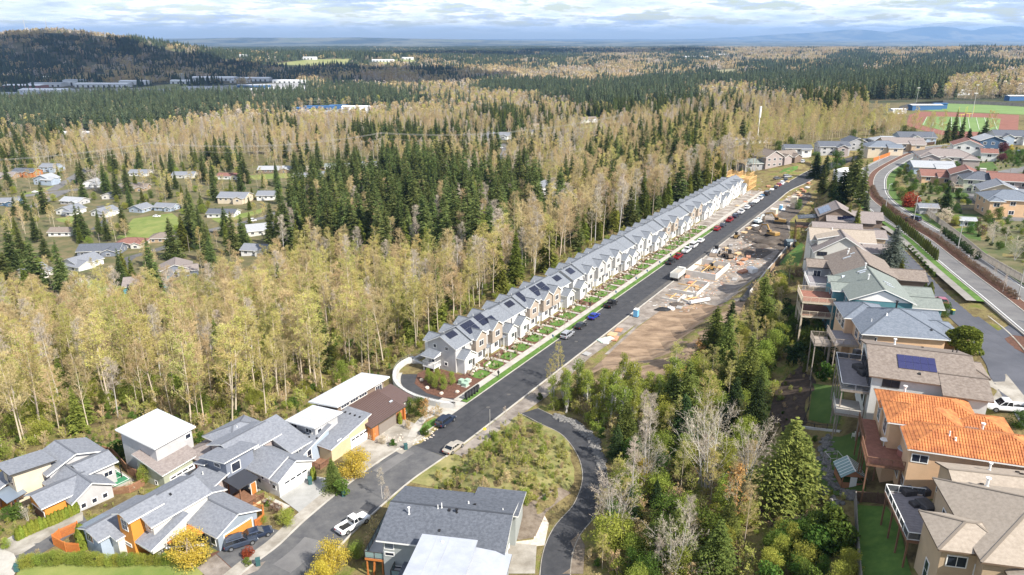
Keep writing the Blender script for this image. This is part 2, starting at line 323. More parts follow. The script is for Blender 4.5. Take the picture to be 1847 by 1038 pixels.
# mask of places where no wild tree may stand (2 m cells)
MX0,MY0,MC=-700,20,2.0;MASK=np.zeros((1000,800),bool)
_gx,_gy=np.meshgrid(MX0+MC*(np.arange(800)+0.5),MY0+MC*(np.arange(1000)+0.5))
def inpoly(x,y,poly):
 r=np.zeros(np.shape(x),bool);n=len(poly)
 for i in range(n):
  x0,y0=poly[i][:2];x1,y1=poly[(i+1)%n][:2]
  if y0==y1:continue
  r^=((y0>y)!=(y1>y))&(x<(x1-x0)*(y-y0)/(y1-y0)+x0)
 return r
def mask_poly(poly):
 MASK[inpoly(_gx,_gy,poly)]=True
def mask_line(poly,hw):
 for(x0,y0),(x1,y1)in zip([p[:2]for p in poly[:-1]],[p[:2]for p in poly[1:]]):
  j0,j1=int((min(x0,x1)-hw-MX0)/MC),int((max(x0,x1)+hw-MX0)/MC)+1;i0,i1=int((min(y0,y1)-hw-MY0)/MC),int((max(y0,y1)+hw-MY0)/MC)+1
  i0,j0=max(i0,0),max(j0,0)
  if i1<=i0 or j1<=j0:continue
  gx,gy=_gx[i0:i1,j0:j1],_gy[i0:i1,j0:j1];dx,dy=x1-x0,y1-y0
  t=np.clip(((gx-x0)*dx+(gy-y0)*dy)/(dx*dx+dy*dy+1e-9),0,1);MASK[i0:i1,j0:j1]|=np.hypot(gx-x0-t*dx,gy-y0-t*dy)<hw
def masked(x,y):
 j=((np.asarray(x)-MX0)/MC).astype(int);i=((np.asarray(y)-MY0)/MC).astype(int);ok=(i>=0)&(i<1000)&(j>=0)&(j<800)
 r=np.zeros(np.shape(x),bool);r[ok]=MASK[i[ok],j[ok]];return r
 # sheets laid on the ground
def drape(name,poly,m,dz=0.06,step=3.0,edge=0.0,kind='structure',domask=True,jag=0.0):
 pts=dense([tuple(p[:2])for p in poly]+[tuple(poly[0][:2])],step)[:-1]
 if jag:
  pts=[(x+random.uniform(-jag,jag),y+random.uniform(-jag,jag))for x,y in pts]
 nb=len(pts);xs=[p[0]for p in pts];ys=[p[1]for p in pts]
 gx,gy=np.meshgrid(np.arange(min(xs)+step/2,max(xs),step),np.arange(min(ys)+step/2,max(ys),step));gx=gx.ravel();gy=gy.ravel()
 k=inpoly(gx,gy,pts);gx,gy=gx[k],gy[k]
 if len(gx):
  bx=np.array(xs);by=np.array(ys);far=np.array([np.min(np.hypot(bx-a,by-c))>step*0.4 for a,c in zip(gx,gy)]);gx,gy=gx[far],gy[far]
 allp=[Vector(p)for p in pts]+[Vector((a,c))for a,c in zip(gx,gy)]
 vo,eo,fo,*_=geometry.delaunay_2d_cdt(allp,[],[list(range(nb))],1,1e-4)
 X=np.array([v.x for v in vo]);Y=np.array([v.y for v in vo]);Z=hf(X,Y)+dz
 mb=MB();mb.v=[(float(a),float(c),float(e))for a,c,e in zip(X,Y,Z)]
 for f in fo:
  a,c,e=(vo[i]for i in f[:3]);s=(c-a).cross(e-a)if len(f)>=3 else 0
  mb.f.append(tuple(f)if s>0 else tuple(reversed(f)));mb.m.append(0)
 o=obj(name,mb,m);tag(o,kind=kind)
 if domask:mask_poly(pts)
 return o
def px_poly(pp):return[T(a,b)for a,b in pp]
def sn_poly(pp):return[SN(a,b)for a,b in pp]
def line_mesh(name,fn,m,parent=None):
 mb=MB();fn(mb);return tag(obj(name,mb,m),kind='structure')
ASPH=mat('fresh_asphalt',(0.038,0.039,0.044),0.85,(0.060,0.060,0.064),0.5,0.25,30)
ASPH_OLD=mat('worn_asphalt',(0.075,0.075,0.08),0.9,(0.125,0.122,0.12),0.4,0.25,30)
ASPH_BLVD=mat('pale_asphalt',(0.125,0.12,0.12),0.9,(0.17,0.165,0.16),0.25,0.25,30)
ASPH_BLUE=mat('bluish_asphalt',(0.075,0.078,0.092),0.85,(0.10,0.102,0.118),0.2,0.25,30)
CONC=mat('concrete',(0.34,0.315,0.275),0.85,(0.45,0.42,0.375),0.5,0.2,12)
CONC_OLD=mat('stained_concrete',(0.22,0.195,0.16),0.9,(0.38,0.35,0.305),0.35,0.2,12)
LAWN=mat('lawn_grass',(0.060,0.125,0.022),0.95,(0.105,0.185,0.035),0.6,0.8,14)
LAWN2=mat('valley_grass',(0.12,0.17,0.035),0.95,(0.22,0.235,0.07),0.12,0.8,5)
LAWN3=mat('garden_grass',(0.05,0.095,0.018),0.95,(0.085,0.135,0.03),0.3,0.8,10)
BARK=mat('bark_mulch',(0.085,0.04,0.026),0.95,(0.15,0.075,0.05),2.2,0.8,14)
SOIL=mat('dark_soil',(0.055,0.043,0.034),0.95,(0.115,0.095,0.08),0.3,1.0,3)
GRAVEL=mat('site_gravel',(0.15,0.125,0.105),0.95,(0.31,0.27,0.235),0.3,1.0,3)
STRAW=mat('bare_earth_slope',(0.15,0.10,0.065),0.95,(0.33,0.235,0.155),0.3,0.7,2.4,stretch=(.6,1.3,1))
PAINT=mat('road_paint',(0.72,0.72,0.70),0.6);BRUSHG=mat('rough_grass',(0.16,0.14,0.045),0.95,(0.27,0.215,0.10),0.35,1.0,3)
def sheet_line(name,poly,d0,d1,dz,m):
 mb=MB();k=max(1,int(abs(d1-d0)/2));
 for i in range(k):strip(mb,poly,d0+(d1-d0)*i/k,d0+(d1-d0)*(i+1)/k,dz)
 return tag(obj(name,mb,m),kind='structure')
_ml=np.array(main_line);_split=int(np.argmin(np.hypot(_ml[:,0]-SN(-24,4.2)[0],_ml[:,1]-SN(-24,4.2)[1])))
near_line=main_line[:_split+1];new_line=main_line[_split:]
sheet_line('road',near_line,-4.3,4.1,0.06,ASPH_OLD);sheet_line('road',new_line,-4.15,4.15,0.064,ASPH)
def rng_line(a,b,n=0.0):return[SNZ(s,n)for s in np.linspace(a,b,max(2,int(abs(b-a)/4)))]
mb=MB();curb(mb,new_line[:-14],-4.35,-4.15,0.17);curb(mb,near_line,-4.6,-4.3,0.17);tag(obj('kerb',mb,CONC),kind='structure')
mb=MB();curb(mb,new_line[:-14],4.15,4.5,0.17);tag(obj('kerb',mb,CONC),kind='structure')
mb=MB();curb(mb,near_line,4.1,4.35,0.17);tag(obj('kerb',mb,CONC),kind='structure')
mask_line(main_line,7)
sheet_line('pavement',rng_line(6,250),-3.4,-1.75,0.12,CONC)
sheet_line('pavement',[p for p in near_line],-6.6,-4.6,0.12,CONC_OLD)
sheet_line('planting_strip',rng_line(4,172),-1.72,-0.2,0.10,LAWN)
sheet_line('planting_strip',rng_line(172,250),-1.72,-0.2,0.09,GRAVEL)
sheet_line('terrace_yard',rng_line(5,165),-8.8,-3.42,0.07,BARK)
sheet_line('terrace_yard',rng_line(165,250),-8.8,-3.42,0.07,GRAVEL)
mask_poly(sn_poly([(-24,-24),(255,-24),(255,2),(-24,2)]))
# house kit
def shingle(name,c,c2):
 return mat(name,c,0.9,c2,2.2,0.35,14,spec=0.2,stretch=(1,1,2.2))
def siding(name,c,step=0.2,vertical=False,dark=0.86):
 if name in MATS:return MATS[name]
 m=mat(name,c,0.75,tuple(v*dark for v in c),0.35,0,spec=0.25);t=m.node_tree;b=t.nodes['Principled BSDF']
 tc=t.nodes.new('ShaderNodeTexCoord');sp=t.nodes.new('ShaderNodeSeparateXYZ');t.links.new(tc.outputs['Object'],sp.inputs[0])
 v=sp.outputs[2]
 if vertical:
  a=t.nodes.new('ShaderNodeMath');t.links.new(sp.outputs[0],a.inputs[0]);t.links.new(sp.outputs[1],a.inputs[1]);v=a.outputs[0]
 d=t.nodes.new('ShaderNodeMath');d.operation='DIVIDE';d.inputs[1].default_value=step;t.links.new(v,d.inputs[0])
 f=t.nodes.new('ShaderNodeMath');f.operation='FRACT';t.links.new(d.outputs[0],f.inputs[0])
 bp=t.nodes.new('ShaderNodeBump');bp.inputs['Strength'].default_value=0.6;bp.inputs['Distance'].default_value=0.03;t.links.new(f.outputs[0],bp.inputs['Height']);t.links.new(bp.outputs[0],b.inputs['Normal'])
 return m
WHITE=mat('white_trim',(0.78,0.77,0.74),0.5);DARKTRIM=mat('dark_trim',(0.06,0.055,0.05),0.6);BROWNTRIM=mat('brown_trim',(0.16,0.11,0.075),0.7)
GLASS=mat('window_glass',(0.025,0.03,0.045),0.06,spec=0.9);CURTAIN=mat('pale_window_glass',(0.16,0.18,0.21),0.1,spec=0.9)
S_GREY=shingle('grey_shingles',(0.155,0.165,0.19),(0.225,0.235,0.26));S_DARK=shingle('charcoal_shingles',(0.075,0.083,0.10),(0.125,0.135,0.158))
S_SLATE=shingle('slate_blue_shingles',(0.12,0.14,0.17),(0.175,0.195,0.23));S_BROWN=shingle('brown_shingles',(0.155,0.125,0.105),(0.245,0.205,0.175))
S_TAN=shingle('tan_shingles',(0.28,0.235,0.19),(0.36,0.305,0.25));S_GREEN=shingle('grey_green_shingles',(0.155,0.175,0.16),(0.215,0.235,0.215))
S_TAUPE=shingle('taupe_shingles',(0.19,0.16,0.15),(0.26,0.225,0.21));S_RED=shingle('red_brown_shingles',(0.17,0.08,0.065),(0.24,0.125,0.10));S_PALE=shingle('pale_grey_shingles',(0.27,0.28,0.30),(0.36,0.37,0.39))
S_LIGHT=shingle('row_shingles',(0.135,0.147,0.168),(0.20,0.213,0.235))
MEMB=mat('white_membrane',(0.54,0.55,0.575),0.5,(0.45,0.465,0.495),0.6);MEMB2=mat('pale_grey_membrane',(0.40,0.42,0.47),0.5,(0.33,0.35,0.395),0.5)
METAL_BR=mat('brown_metal_roof',(0.13,0.088,0.08),0.45,metal=0.2);METAL_BL=mat('blue_grey_metal_roof',(0.22,0.26,0.31),0.4,metal=0.3);METAL_DK=mat('black_metal_roof',(0.055,0.058,0.07),0.4,metal=0.3)
W_WHITE=siding('white_siding',(0.74,0.73,0.70));W_OFF=siding('off_white_siding',(0.60,0.58,0.53));W_GREY=siding('grey_siding',(0.36,0.36,0.37));W_LGREY=siding('light_grey_siding',(0.47,0.46,0.46));W_BLUE=siding('slate_blue_siding',(0.20,0.22,0.27));W_PALEBLUE=siding('pale_blue_siding',(0.36,0.42,0.50))
W_TAUPE=siding('taupe_siding',(0.37,0.31,0.29));W_CREAM=siding('cream_siding',(0.62,0.53,0.40));W_TAN=siding('tan_siding',(0.40,0.29,0.19));W_BEIGE=siding('beige_siding',(0.52,0.39,0.26));W_SAGE=siding('sage_siding',(0.40,0.42,0.32));W_TEAL=siding('teal_siding',(0.11,0.27,0.31));W_ORANGE=siding('orange_panel_siding',(0.62,0.25,0.045),1.2,True);W_RUST=siding('rust_siding',(0.45,0.18,0.07),0.25)
W_GREEN=siding('pale_green_siding',(0.50,0.52,0.40));W_NAVY=siding('blue_siding',(0.075,0.13,0.21));W_BROWN=siding('brown_siding',(0.23,0.17,0.13));W_BATTEN=siding('board_and_batten',(0.62,0.60,0.55),0.4,True);W_CGREY=siding('cool_grey_panel',(0.33,0.35,0.34),1.2,True);W_STEEL=siding('steel_blue_siding',(0.27,0.31,0.36),0.3);W_YEL=siding('yellow_cream_siding',(0.60,0.48,0.30));W_PEACH=siding('peach_stucco',(0.66,0.44,0.27),9)
WOODO=mat('orange_stained_wood',(0.52,0.19,0.05),0.7,(0.42,0.14,0.035),3,0.2);WOODB=mat('brown_wood',(0.17,0.085,0.05),0.75,(0.24,0.13,0.08),3,0.3);WOODG=mat('weathered_wood',(0.24,0.20,0.165),0.85,(0.34,0.29,0.245),3,0.3);DECKB=mat('grey_decking',(0.21,0.19,0.20),0.8,(0.27,0.25,0.255),2,0.2);WOODR=mat('reddish_decking',(0.20,0.085,0.06),0.8,(0.28,0.13,0.09),2,0.3)
LUMBER=mat('new_lumber',(0.72,0.48,0.22),0.8,(0.62,0.38,0.15),2);DOORR=mat('red_door',(0.40,0.08,0.03),0.5);DOORO=mat('orange_door',(0.52,0.17,0.04),0.5);DOORB=mat('brown_garage_door',(0.12,0.055,0.035),0.6);DOORG=mat('grey_brown_garage_door',(0.22,0.19,0.165),0.6)
PV=mat('solar_cell',(0.010,0.012,0.028),0.12,spec=0.8);PVB=mat('blue_solar_cell',(0.022,0.022,0.085),0.15,spec=0.8);ALU=mat('aluminium',(0.62,0.63,0.65),0.35,metal=0.8);BLACK=mat('black_plastic',(0.02,0.02,0.022),0.5);GLASSR=mat('railing_glass',(0.30,0.42,0.42),0.08,spec=0.8,trans=0.35)
PIPE=mat('pale_pipe',(0.62,0.62,0.60),0.5)
_mc={}
def cached(key,fn):
 if key not in _mc:_mc[key]=fn()
 return _mc[key]
def win_mesh(w,h,fm,bars):
 def mk():
  b=MB();t=0.11;d0,d1=-0.03,0.07
  b.box(-w/2-t,d0,-h/2-t,w/2+t,d1,-h/2);b.box(-w/2-t,d0,h/2,w/2+t,d1,h/2+t);b.box(-w/2-t,d0,-h/2,-w/2,d1,h/2);b.box(w/2,d0,-h/2,w/2+t,d1,h/2)
  for k in range(1,bars+1):x=-w/2+w*k/(bars+1);b.box(x-0.03,d0,-h/2,x+0.03,d1-0.01,h/2)
  if h>1.5 and w<2.6:b.box(-w/2,d0,-0.03,w/2,d1-0.015,0.03)
  return b.mesh('window',fm)
 return cached(('w',w,h,fm.name,bars),mk)
def pane_mesh(w,h,gm):return cached(('p',w,h,gm.name),lambda:MB().box(-w/2+0.004,-0.02,-h/2+0.004,w/2-0.004,0.02,h/2-0.004).mesh('pane',gm))
class House:
 def __init__(s,name,loc,deg,label,cat='house',group=None):
  s.loc=loc;s.a=math.radians(deg);s.root=empty(name,loc,s.a,label,cat,group);s.B=[]
 def world(s,x,y):c,n=math.cos(s.a),math.sin(s.a);return(s.loc[0]+x*c-y*n,s.loc[1]+x*n+y*c)
 def part(s,name,mb,m,parent=None,loc=None,rz=0):return obj(name,mb,m,parent or s.root,loc,rz)
 def block(s,x0,y0,x1,y1,zb,ze,roof='gx',pitch=0.4,wall=W_WHITE,rm=S_GREY,oh=0.45,trim=WHITE,th=0.2,vents=0,eps=None):
  e=(len(s.B)%7)*0.004 if eps is None else eps;x0+=e;y0+=e;x1-=e;y1-=e;ze-=e*0.7
  w=MB();cx,cy=(x0+x1)/2,(y0+y1)/2;kind=roof
  if roof=='gx':r=(y1-y0)/2*pitch;zf=lambda x,y:ze+r-abs(y-cy)*pitch
  elif roof=='gy':r=(x1-x0)/2*pitch;zf=lambda x,y:ze+r-abs(x-cx)*pitch
  elif roof[0]=='s':
   d=roof[1];zf={'S':lambda x,y:ze+(y-y0)*pitch,'N':lambda x,y:ze+(y1-y)*pitch,'W':lambda x,y:ze+(x-x0)*pitch,'E':lambda x,y:ze+(x1-x)*pitch}[d]
  elif roof=='hip':zf=lambda x,y:ze+min(x-x0,x1-x,y-y0,y1-y)*pitch
  else:zf=lambda x,y:ze
  c=[(x0,y0),(x1,y0),(x1,y1),(x0,y1)]
  if roof=='hip':w.prism(c,zb,ze-0.005)
  else:
   top=[(x,y,zf(x,y)-0.01)for x,y in c];bot=[(x,y,zb)for x,y in c]
   if roof=='gx':
    for a,b2 in((0,1),(2,3)):w.face([bot[a],bot[b2],top[b2],top[a]])
    w.face([bot[1],bot[2],top[2],(x1,cy,zf(x1,cy)-0.01),top[1]]);w.face([bot[3],bot[0],top[0],(x0,cy,zf(x0,cy)-0.01),top[3]])
   elif roof=='gy':
    for a,b2 in((1,2),(3,0)):w.face([bot[a],bot[b2],top[b2],top[a]])
    w.face([bot[0],bot[1],top[1],(cx,y0,zf(cx,y0)-0.01),top[0]]);w.face([bot[2],bot[3],top[3],(cx,y1,zf(cx,y1)-0.01),top[2]])
   else:
    for a in range(4):w.face([bot[a],bot[(a+1)%4],top[(a+1)%4],top[a]])
   w.face(bot[::-1])
  s.part('wall',w,wall)
  R=MB();X0,X1,Y0,Y1=x0-oh,x1+oh,y0-oh,y1+oh
  def slab(pts):
   n=len(pts);nn=Vector((0,0,0))
   for k in range(n):a=Vector(pts[k]);b2=Vector(pts[(k+1)%n]);nn+=a.cross(b2)
   if nn.z<0:pts=pts[::-1]
   i=len(R.v);R.v+=[(p[0],p[1],p[2]+th)for p in pts]+[tuple(p)for p in pts]
   R.f.append(tuple(range(i,i+n)));R.m.append(0);R.f.append(tuple(range(i+2*n-1,i+n-1,-1)));R.m.append(1)
   for k in range(n):R.f.append((i+n+k,i+n+(k+1)%n,i+(k+1)%n,i+k));R.m.append(1)
  if roof=='gx':
   zr=ze+(y1-y0)/2*pitch;zl=ze-oh*pitch
   slab([(X0,Y0,zl),(X1,Y0,zl),(X1,cy,zr),(X0,cy,zr)]);slab([(X0,cy,zr),(X1,cy,zr),(X1,Y1,zl),(X0,Y1,zl)])
   caps=[((X0,cy,zr+th),(X1,cy,zr+th))]
  elif roof=='gy':
   zr=ze+(x1-x0)/2*pitch;zl=ze-oh*pitch
   slab([(X0,Y0,zl),(cx,Y0,zr),(cx,Y1,zr),(X0,Y1,zl)]);slab([(cx,Y0,zr),(X1,Y0,zl),(X1,Y1,zl),(cx,Y1,zr)])
   caps=[((cx,Y0,zr+th),(cx,Y1,zr+th))]
  elif roof[0]=='s':
   d=roof[1];lo=ze-oh*pitch;q={'S':lambda y,x:lo+(y-Y0)*pitch,'N':lambda y,x:lo+(Y1-y)*pitch,'W':lambda y,x:lo+(x-X0)*pitch,'E':lambda y,x:lo+(X1-x)*pitch}[d]
   slab([(X0,Y0,q(Y0,X0)),(X1,Y0,q(Y0,X1)),(X1,Y1,q(Y1,X1)),(X0,Y1,q(Y1,X0))]);caps=[]
  elif roof=='hip':
   lx,ly=X1-X0,Y1-Y0;zl=ze-oh*pitch
   if lx>=ly:h=ly/2;a,b2=(X0+h,cy,zl+h*pitch),(X1-h,cy,zl+h*pitch)
   else:h=lx/2;a,b2=(cx,Y0+h,zl+h*pitch),(cx,Y1-h,zl+h*pitch)
   e4=[(X0,Y0,zl),(X1,Y0,zl),(X1,Y1,zl),(X0,Y1,zl)]
   if lx>ly+0.05:fs=[[e4[0],e4[1],b2,a],[e4[1],e4[2],b2],[e4[2],e4[3],a,b2],[e4[3],e4[0],a]]
   elif ly>lx+0.05:fs=[[e4[0],e4[1],a],[e4[1],e4[2],b2,a],[e4[2],e4[3],b2],[e4[3],e4[0],a,b2]]
   else:fs=[[e4[k],e4[(k+1)%4],a]for k in range(4)]
   for f in fs:R.face([(p[0],p[1],p[2]+th)for p in f],0)
   for k in range(4):p,q2=e4[k],e4[(k+1)%4];R.face([p,q2,(q2[0],q2[1],q2[2]+th),(p[0],p[1],p[2]+th)],1)
   R.face([e4[3],e4[2],e4[1],e4[0]],1)
   caps=[((p[0],p[1],p[2]+th),(q2[0],q2[1],q2[2]+th))for p,q2 in((e4[0],a),(e4[3],a),(e4[1],b2),(e4[2],b2),(a,b2))]
   if ly>lx+0.05:caps=[((p[0],p[1],p[2]+th),(q2[0],q2[1],q2[2]+th))for p,q2 in((e4[0],a),(e4[1],a),(e4[2],b2),(e4[3],b2),(a,b2))]
  else:
   slab([(X0,Y0,ze),(X1,Y0,ze),(X1,Y1,ze),(X0,Y1,ze)]);caps=[]
  ro=s.part('roof',R,[rm,trim])
  if caps and kind!='flat' and rm not in(MEMB,MEMB2):
   cb=MB()
   for p,q2 in caps:cb.beam(p,q2,0.28,0.07)
   s.part('ridge_cap',cb,capmat(rm),ro)
  s.B.append((x0,y0,x1,y1,zb,ze,zf,th));mask_poly([s.world(x,y)for x,y in((X0-1.2,Y0-1.2),(X1+1.2,Y0-1.2),(X1+1.2,Y1+1.2),(X0-1.2,Y1+1.2))]);s.last_roof=ro
  return s
 def _side(s,side,u,z,b):
  x0,y0,x1,y1=s.B[b][:4]
  return{'S':((u,y0,z),math.pi),'N':((u,y1,z),0),'E':((x1,u,z),-math.pi/2),'W':((x0,u,z),math.pi/2)}[side]
 def win(s,side,u,z,w=1.2,h=1.2,b=-1,fm=None,bars=None,gm=None):
  loc,rz=s._side(side,u,z,b);bars=(1 if w>1.0 else 0)if bars is None else bars
  o=bpy.data.objects.new('window',win_mesh(w,h,fm or WHITE,bars));COL.objects.link(o);o.parent=s.root;o.location=loc;o.rotation_euler=(0,0,rz)
  p=bpy.data.objects.new('pane',pane_mesh(w,h,gm or GLASS));COL.objects.link(p);p.parent=o;p.location=(0,0.024,0);return o
 def wins(s,side,us,z,w=1.2,h=1.2,b=-1,**k):
  for u in us:s.win(side,u,z,w,h,b,**k)
  return s
 def garage(s,side,u,w=4.8,h=2.2,z0=0.0,dm=None,b=-1,lites=True,fm=None):
  loc,rz=s._side(side,u,z0,b);m=MB();fm=fm or WHITE
  m.box(-w/2-0.15,-0.03,0,-w/2,0.08,h+0.15);m.box(w/2,-0.03,0,w/2+0.15,0.08,h+0.15);m.box(-w/2,-0.03,h,w/2,0.08,h+0.15);o=s.part('garage_door',m,fm,None,loc,rz)
  n=4
  for k in range(n):s.part('door_panel',MB().box(-w/2+0.005,-0.02,h*k/n+0.01,w/2-0.005,0.03,h*(k+1)/n-0.02),dm or WHITE,o)
  if lites:
   for k in range(4):x=-w/2+w*(k+0.5)/4;s.part('window',MB().box(x-w*0.10,0.0,h*0.78,x+w*0.10,0.045,h*0.93),GLASS,o)
  return s
 def door(s,side,u,z0=0.0,dm=None,b=-1,w=0.95,h=2.1):
  loc,rz=s._side(side,u,z0,b);m=MB();m.box(-w/2-0.1,-0.02,0,-w/2,0.07,h+0.1);m.box(w/2,-0.02,0,w/2+0.1,0.07,h+0.1);m.box(-w/2,-0.02,h,w/2,0.07,h+0.1)
  o=s.part('door_frame',m,WHITE,None,loc,rz);s.part('door',MB().box(-w/2,-0.02,0,w/2,0.04,h).box(w/2-0.15,0.04,0.95,w/2-0.1,0.1,1.05),dm or DOORR,o);return s
 def band(s,side,z,t=0.2,b=-1,m=None):
  x0,y0,x1,y1=s.B[b][:4];q=MB();k=0.035
  if side=='S':q.box(x0-k,y0-k,z,x1+k,y0+0.01,z+t)
  if side=='E':q.box(x1-0.01,y0-k,z,x1+k,y1+k,z+t)
  if side=='W':q.box(x0-k,y0-k,z,x0+0.01,y1+k,z+t)
  s.part('trim_band',q,m or WHITE);return s
 def roofz(s,x,y,b=-1):B=s.B[b];return B[6](x,y)+B[7]
 def grad(s,x,y,b):
  z=s.roofz(x,y,b);return z,s.roofz(x+0.1,y,b)*10-z*10,s.roofz(x,y+0.1,b)*10-z*10
 def pad(s,name,x0,y0,x1,y1,lift,th,m,b=-1,parent=None):
  q=MB();c=[(x0,y0),(x1,y0),(x1,y1),(x0,y1)];zz=[s.roofz(x,y,b)+lift for x,y in c]
  q.loft([[(x,y,z)for(x,y),z in zip(c,zz)],[(x,y,z+th)for(x,y),z in zip(c,zz)]]);return s.part(name,q,m,parent)
 def solar(s,x0,y0,nx,ny,px=1.05,py=1.65,b=-1,m=None,skip=(),cs=1.0):
  arr=s.pad('solar_rack',x0+0.1,y0+0.1,x0+nx*px-0.1,y0+ny*py*cs-0.1,0.02,0.04,ALU,b)
  for i in range(nx):
   for j in range(ny):
    if(i,j)in skip:continue
    s.pad('solar_panel',x0+i*px+0.02,y0+j*py*cs+0.03,x0+(i+1)*px-0.02,y0+(j+1)*py*cs-0.03,0.09,0.04,m or PV,b,arr)
  return s
 def vent(s,x,y,h=0.5,r=0.09,b=-1,m=None,capped=False):
  z=s.roofz(x,y,b);q=MB().tube((x,y,z-0.15),(x,y,z+h),r,n=8);q.tube((x,y,z-0.1),(x,y,z+0.08),r*2.0,r*1.2,n=8)
  if capped:q.tube((x,y,z+h),(x,y,z+h+0.12),r*1.9,n=8)
  s.part('roof_vent',q,m or PIPE);return s
 def boxvent(s,x,y,b=-1,w=0.4,m=None):s.pad('roof_vent',x,y,x+w,y+w,0.0,0.18,m or BLACK,b);return s
 def skylight(s,x,y,w=0.8,l=1.2,b=-1):
  o=s.pad('skylight',x,y,x+w,y+l,0.0,0.16,ALU,b);s.pad('pane',x+0.08,y+0.08,x+w-0.08,y+l-0.08,0.15,0.03,MATS.get('skylight_glass')or mat('skylight_glass',(0.55,0.60,0.66),0.1,spec=0.9),b,o);return s
 def chimney(s,x,y,w=0.9,d=0.9,top=1.2,b=-1,m=None):
  z=s.roofz(x,y,b);s.part('chimney',MB().box(x-w/2,y-d/2,z-1.5,x+w/2,y+d/2,z+top).box(x-w/2-0.08,y-d/2-0.08,z+top,x+w/2+0.08,y+d/2+0.08,z+top+0.12),m or W_OFF);return s
 def deck(s,x0,y0,x1,y1,z,ground,m=None,rail='WSE',rm=None,infill='bars',gm=None,postm=None,h=1.0,name='deck'):
  m=m or DECKB;rm=rm or WHITE;o=s.part(name,MB().box(x0,y0,z-0.25,x1,y1,z),m)
  fr=MB().box(x0-0.04,y0-0.04,z-0.35,x1+0.04,y0,z+0.01).box(x0-0.04,y0,z-0.35,x0,y1,z+0.01).box(x1,y0,z-0.35,x1+0.04,y1,z+0.01);s.part('deck_edge',fr,postm or rm,o)
  nx=max(2,int((y1-y0)/3)+1)
  for k in range(nx):
   y=y0+0.2+(y1-y0-0.4)*k/(nx-1);s.part('post',MB().box(x0+0.1,y-0.09,ground,x0+0.28,y+0.09,z-0.25),postm or rm,o)
  s.part('post',MB().box(x1-0.4,y0+0.1,ground,x1-0.22,y0+0.28,z-0.25),postm or rm,o)
  sides={'W':((x0,y0),(x0,y1)),'S':((x0,y0),(x1,y0)),'E':((x1,y0),(x1,y1)),'N':((x0,y1),(x1,y1))}
  for sd in rail:
   (ax,ay),(bx,by)=sides[sd];l=math.hypot(bx-ax,by-ay);n=max(1,round(l/1.6));r=MB();r.beam((ax,ay,z+h),(bx,by,z+h),0.09,0.07)
   r.beam((ax,ay,z+0.12),(bx,by,z+0.12),0.05)
   for k in range(n+1):x,y=ax+(bx-ax)*k/n,ay+(by-ay)*k/n;r.beam((x,y,z),(x,y,z+h),0.08)
   if infill=='bars':
    nn=int(l/0.16)
    for k in range(nn):x,y=ax+(bx-ax)*(k+0.5)/nn,ay+(by-ay)*(k+0.5)/nn;r.beam((x,y,z+0.12),(x,y,z+h),0.03)
   ro=s.part('railing',r,rm,o)
   if infill=='glass':
    for k in range(n):
     x,y,X,Y=ax+(bx-ax)*(k+0.06)/n,ay+(by-ay)*(k+0.06)/n,ax+(bx-ax)*(k+0.94)/n,ay+(by-ay)*(k+0.94)/n
     q=MB().beam((x,y,z+0.15+(h-0.2)/2),(X,Y,z+0.15+(h-0.2)/2),0.02,h-0.25);s.part('glass_panel',q,gm or GLASSR,o)
  return s
_caps={}
def capmat(rm):
 if rm.name not in _caps:
  c=rm.node_tree.nodes['Principled BSDF'].inputs['Base Color'].default_value
  rmp=[n for n in rm.node_tree.nodes if n.bl_idname=='ShaderNodeValToRGB']
  c=rmp[0].color_ramp.elements[0].color if rmp else c
  _caps[rm.name]=mat('ridge_'+rm.name,tuple(v*0.72 for v in c[:3]),0.9)
 return _caps[rm.name]
 # the terrace of new townhouses: eight buildings
U_DEG=math.degrees(ANG_U)
W_TBASE=siding('terrace_white_siding',(0.70,0.69,0.67),0.18);W_TTAN=siding('terrace_tan_siding',(0.40,0.33,0.27),0.18);W_TGREY=siding('terrace_grey_siding',(0.48,0.465,0.455),0.18);W_TGL=siding('terrace_light_siding',(0.58,0.57,0.56),0.18)
W_WRAP=mat('white_housewrap',(0.80,0.80,0.78),0.6)
tb=[(5.8,29.4,4,W_TTAN,'nearest townhouse building with tan bays and solar panels, by the alley loop',1),(30.0,60.6,5,W_TTAN,'second townhouse building from the near end, tan bays and solar panels',2),(63.2,100.6,6,W_TGREY,'third townhouse building, longest, white gable end and grey bays',0),(101.2,127.2,4,W_TGL,'fourth townhouse building, pale grey bays above the red pickup',0),(127.8,154.2,4,W_TTAN,'fifth townhouse building, tan bays opposite the white gravel dump truck\'s street end',0),(154.8,183.0,4,W_TTAN,'sixth townhouse building, brownish bays near the end of the planted strip',0),(183.6,208.2,4,W_WRAP,'seventh townhouse building, all white walls with unplanted yard',0),(208.8,241.6,5,W_WRAP,'last townhouse building at the far end, white wrapped walls beside the timber frame',0)]
tb[4]=tb[4][:4]+('fifth townhouse building from the near end, tan bays and lawned front yards',0)
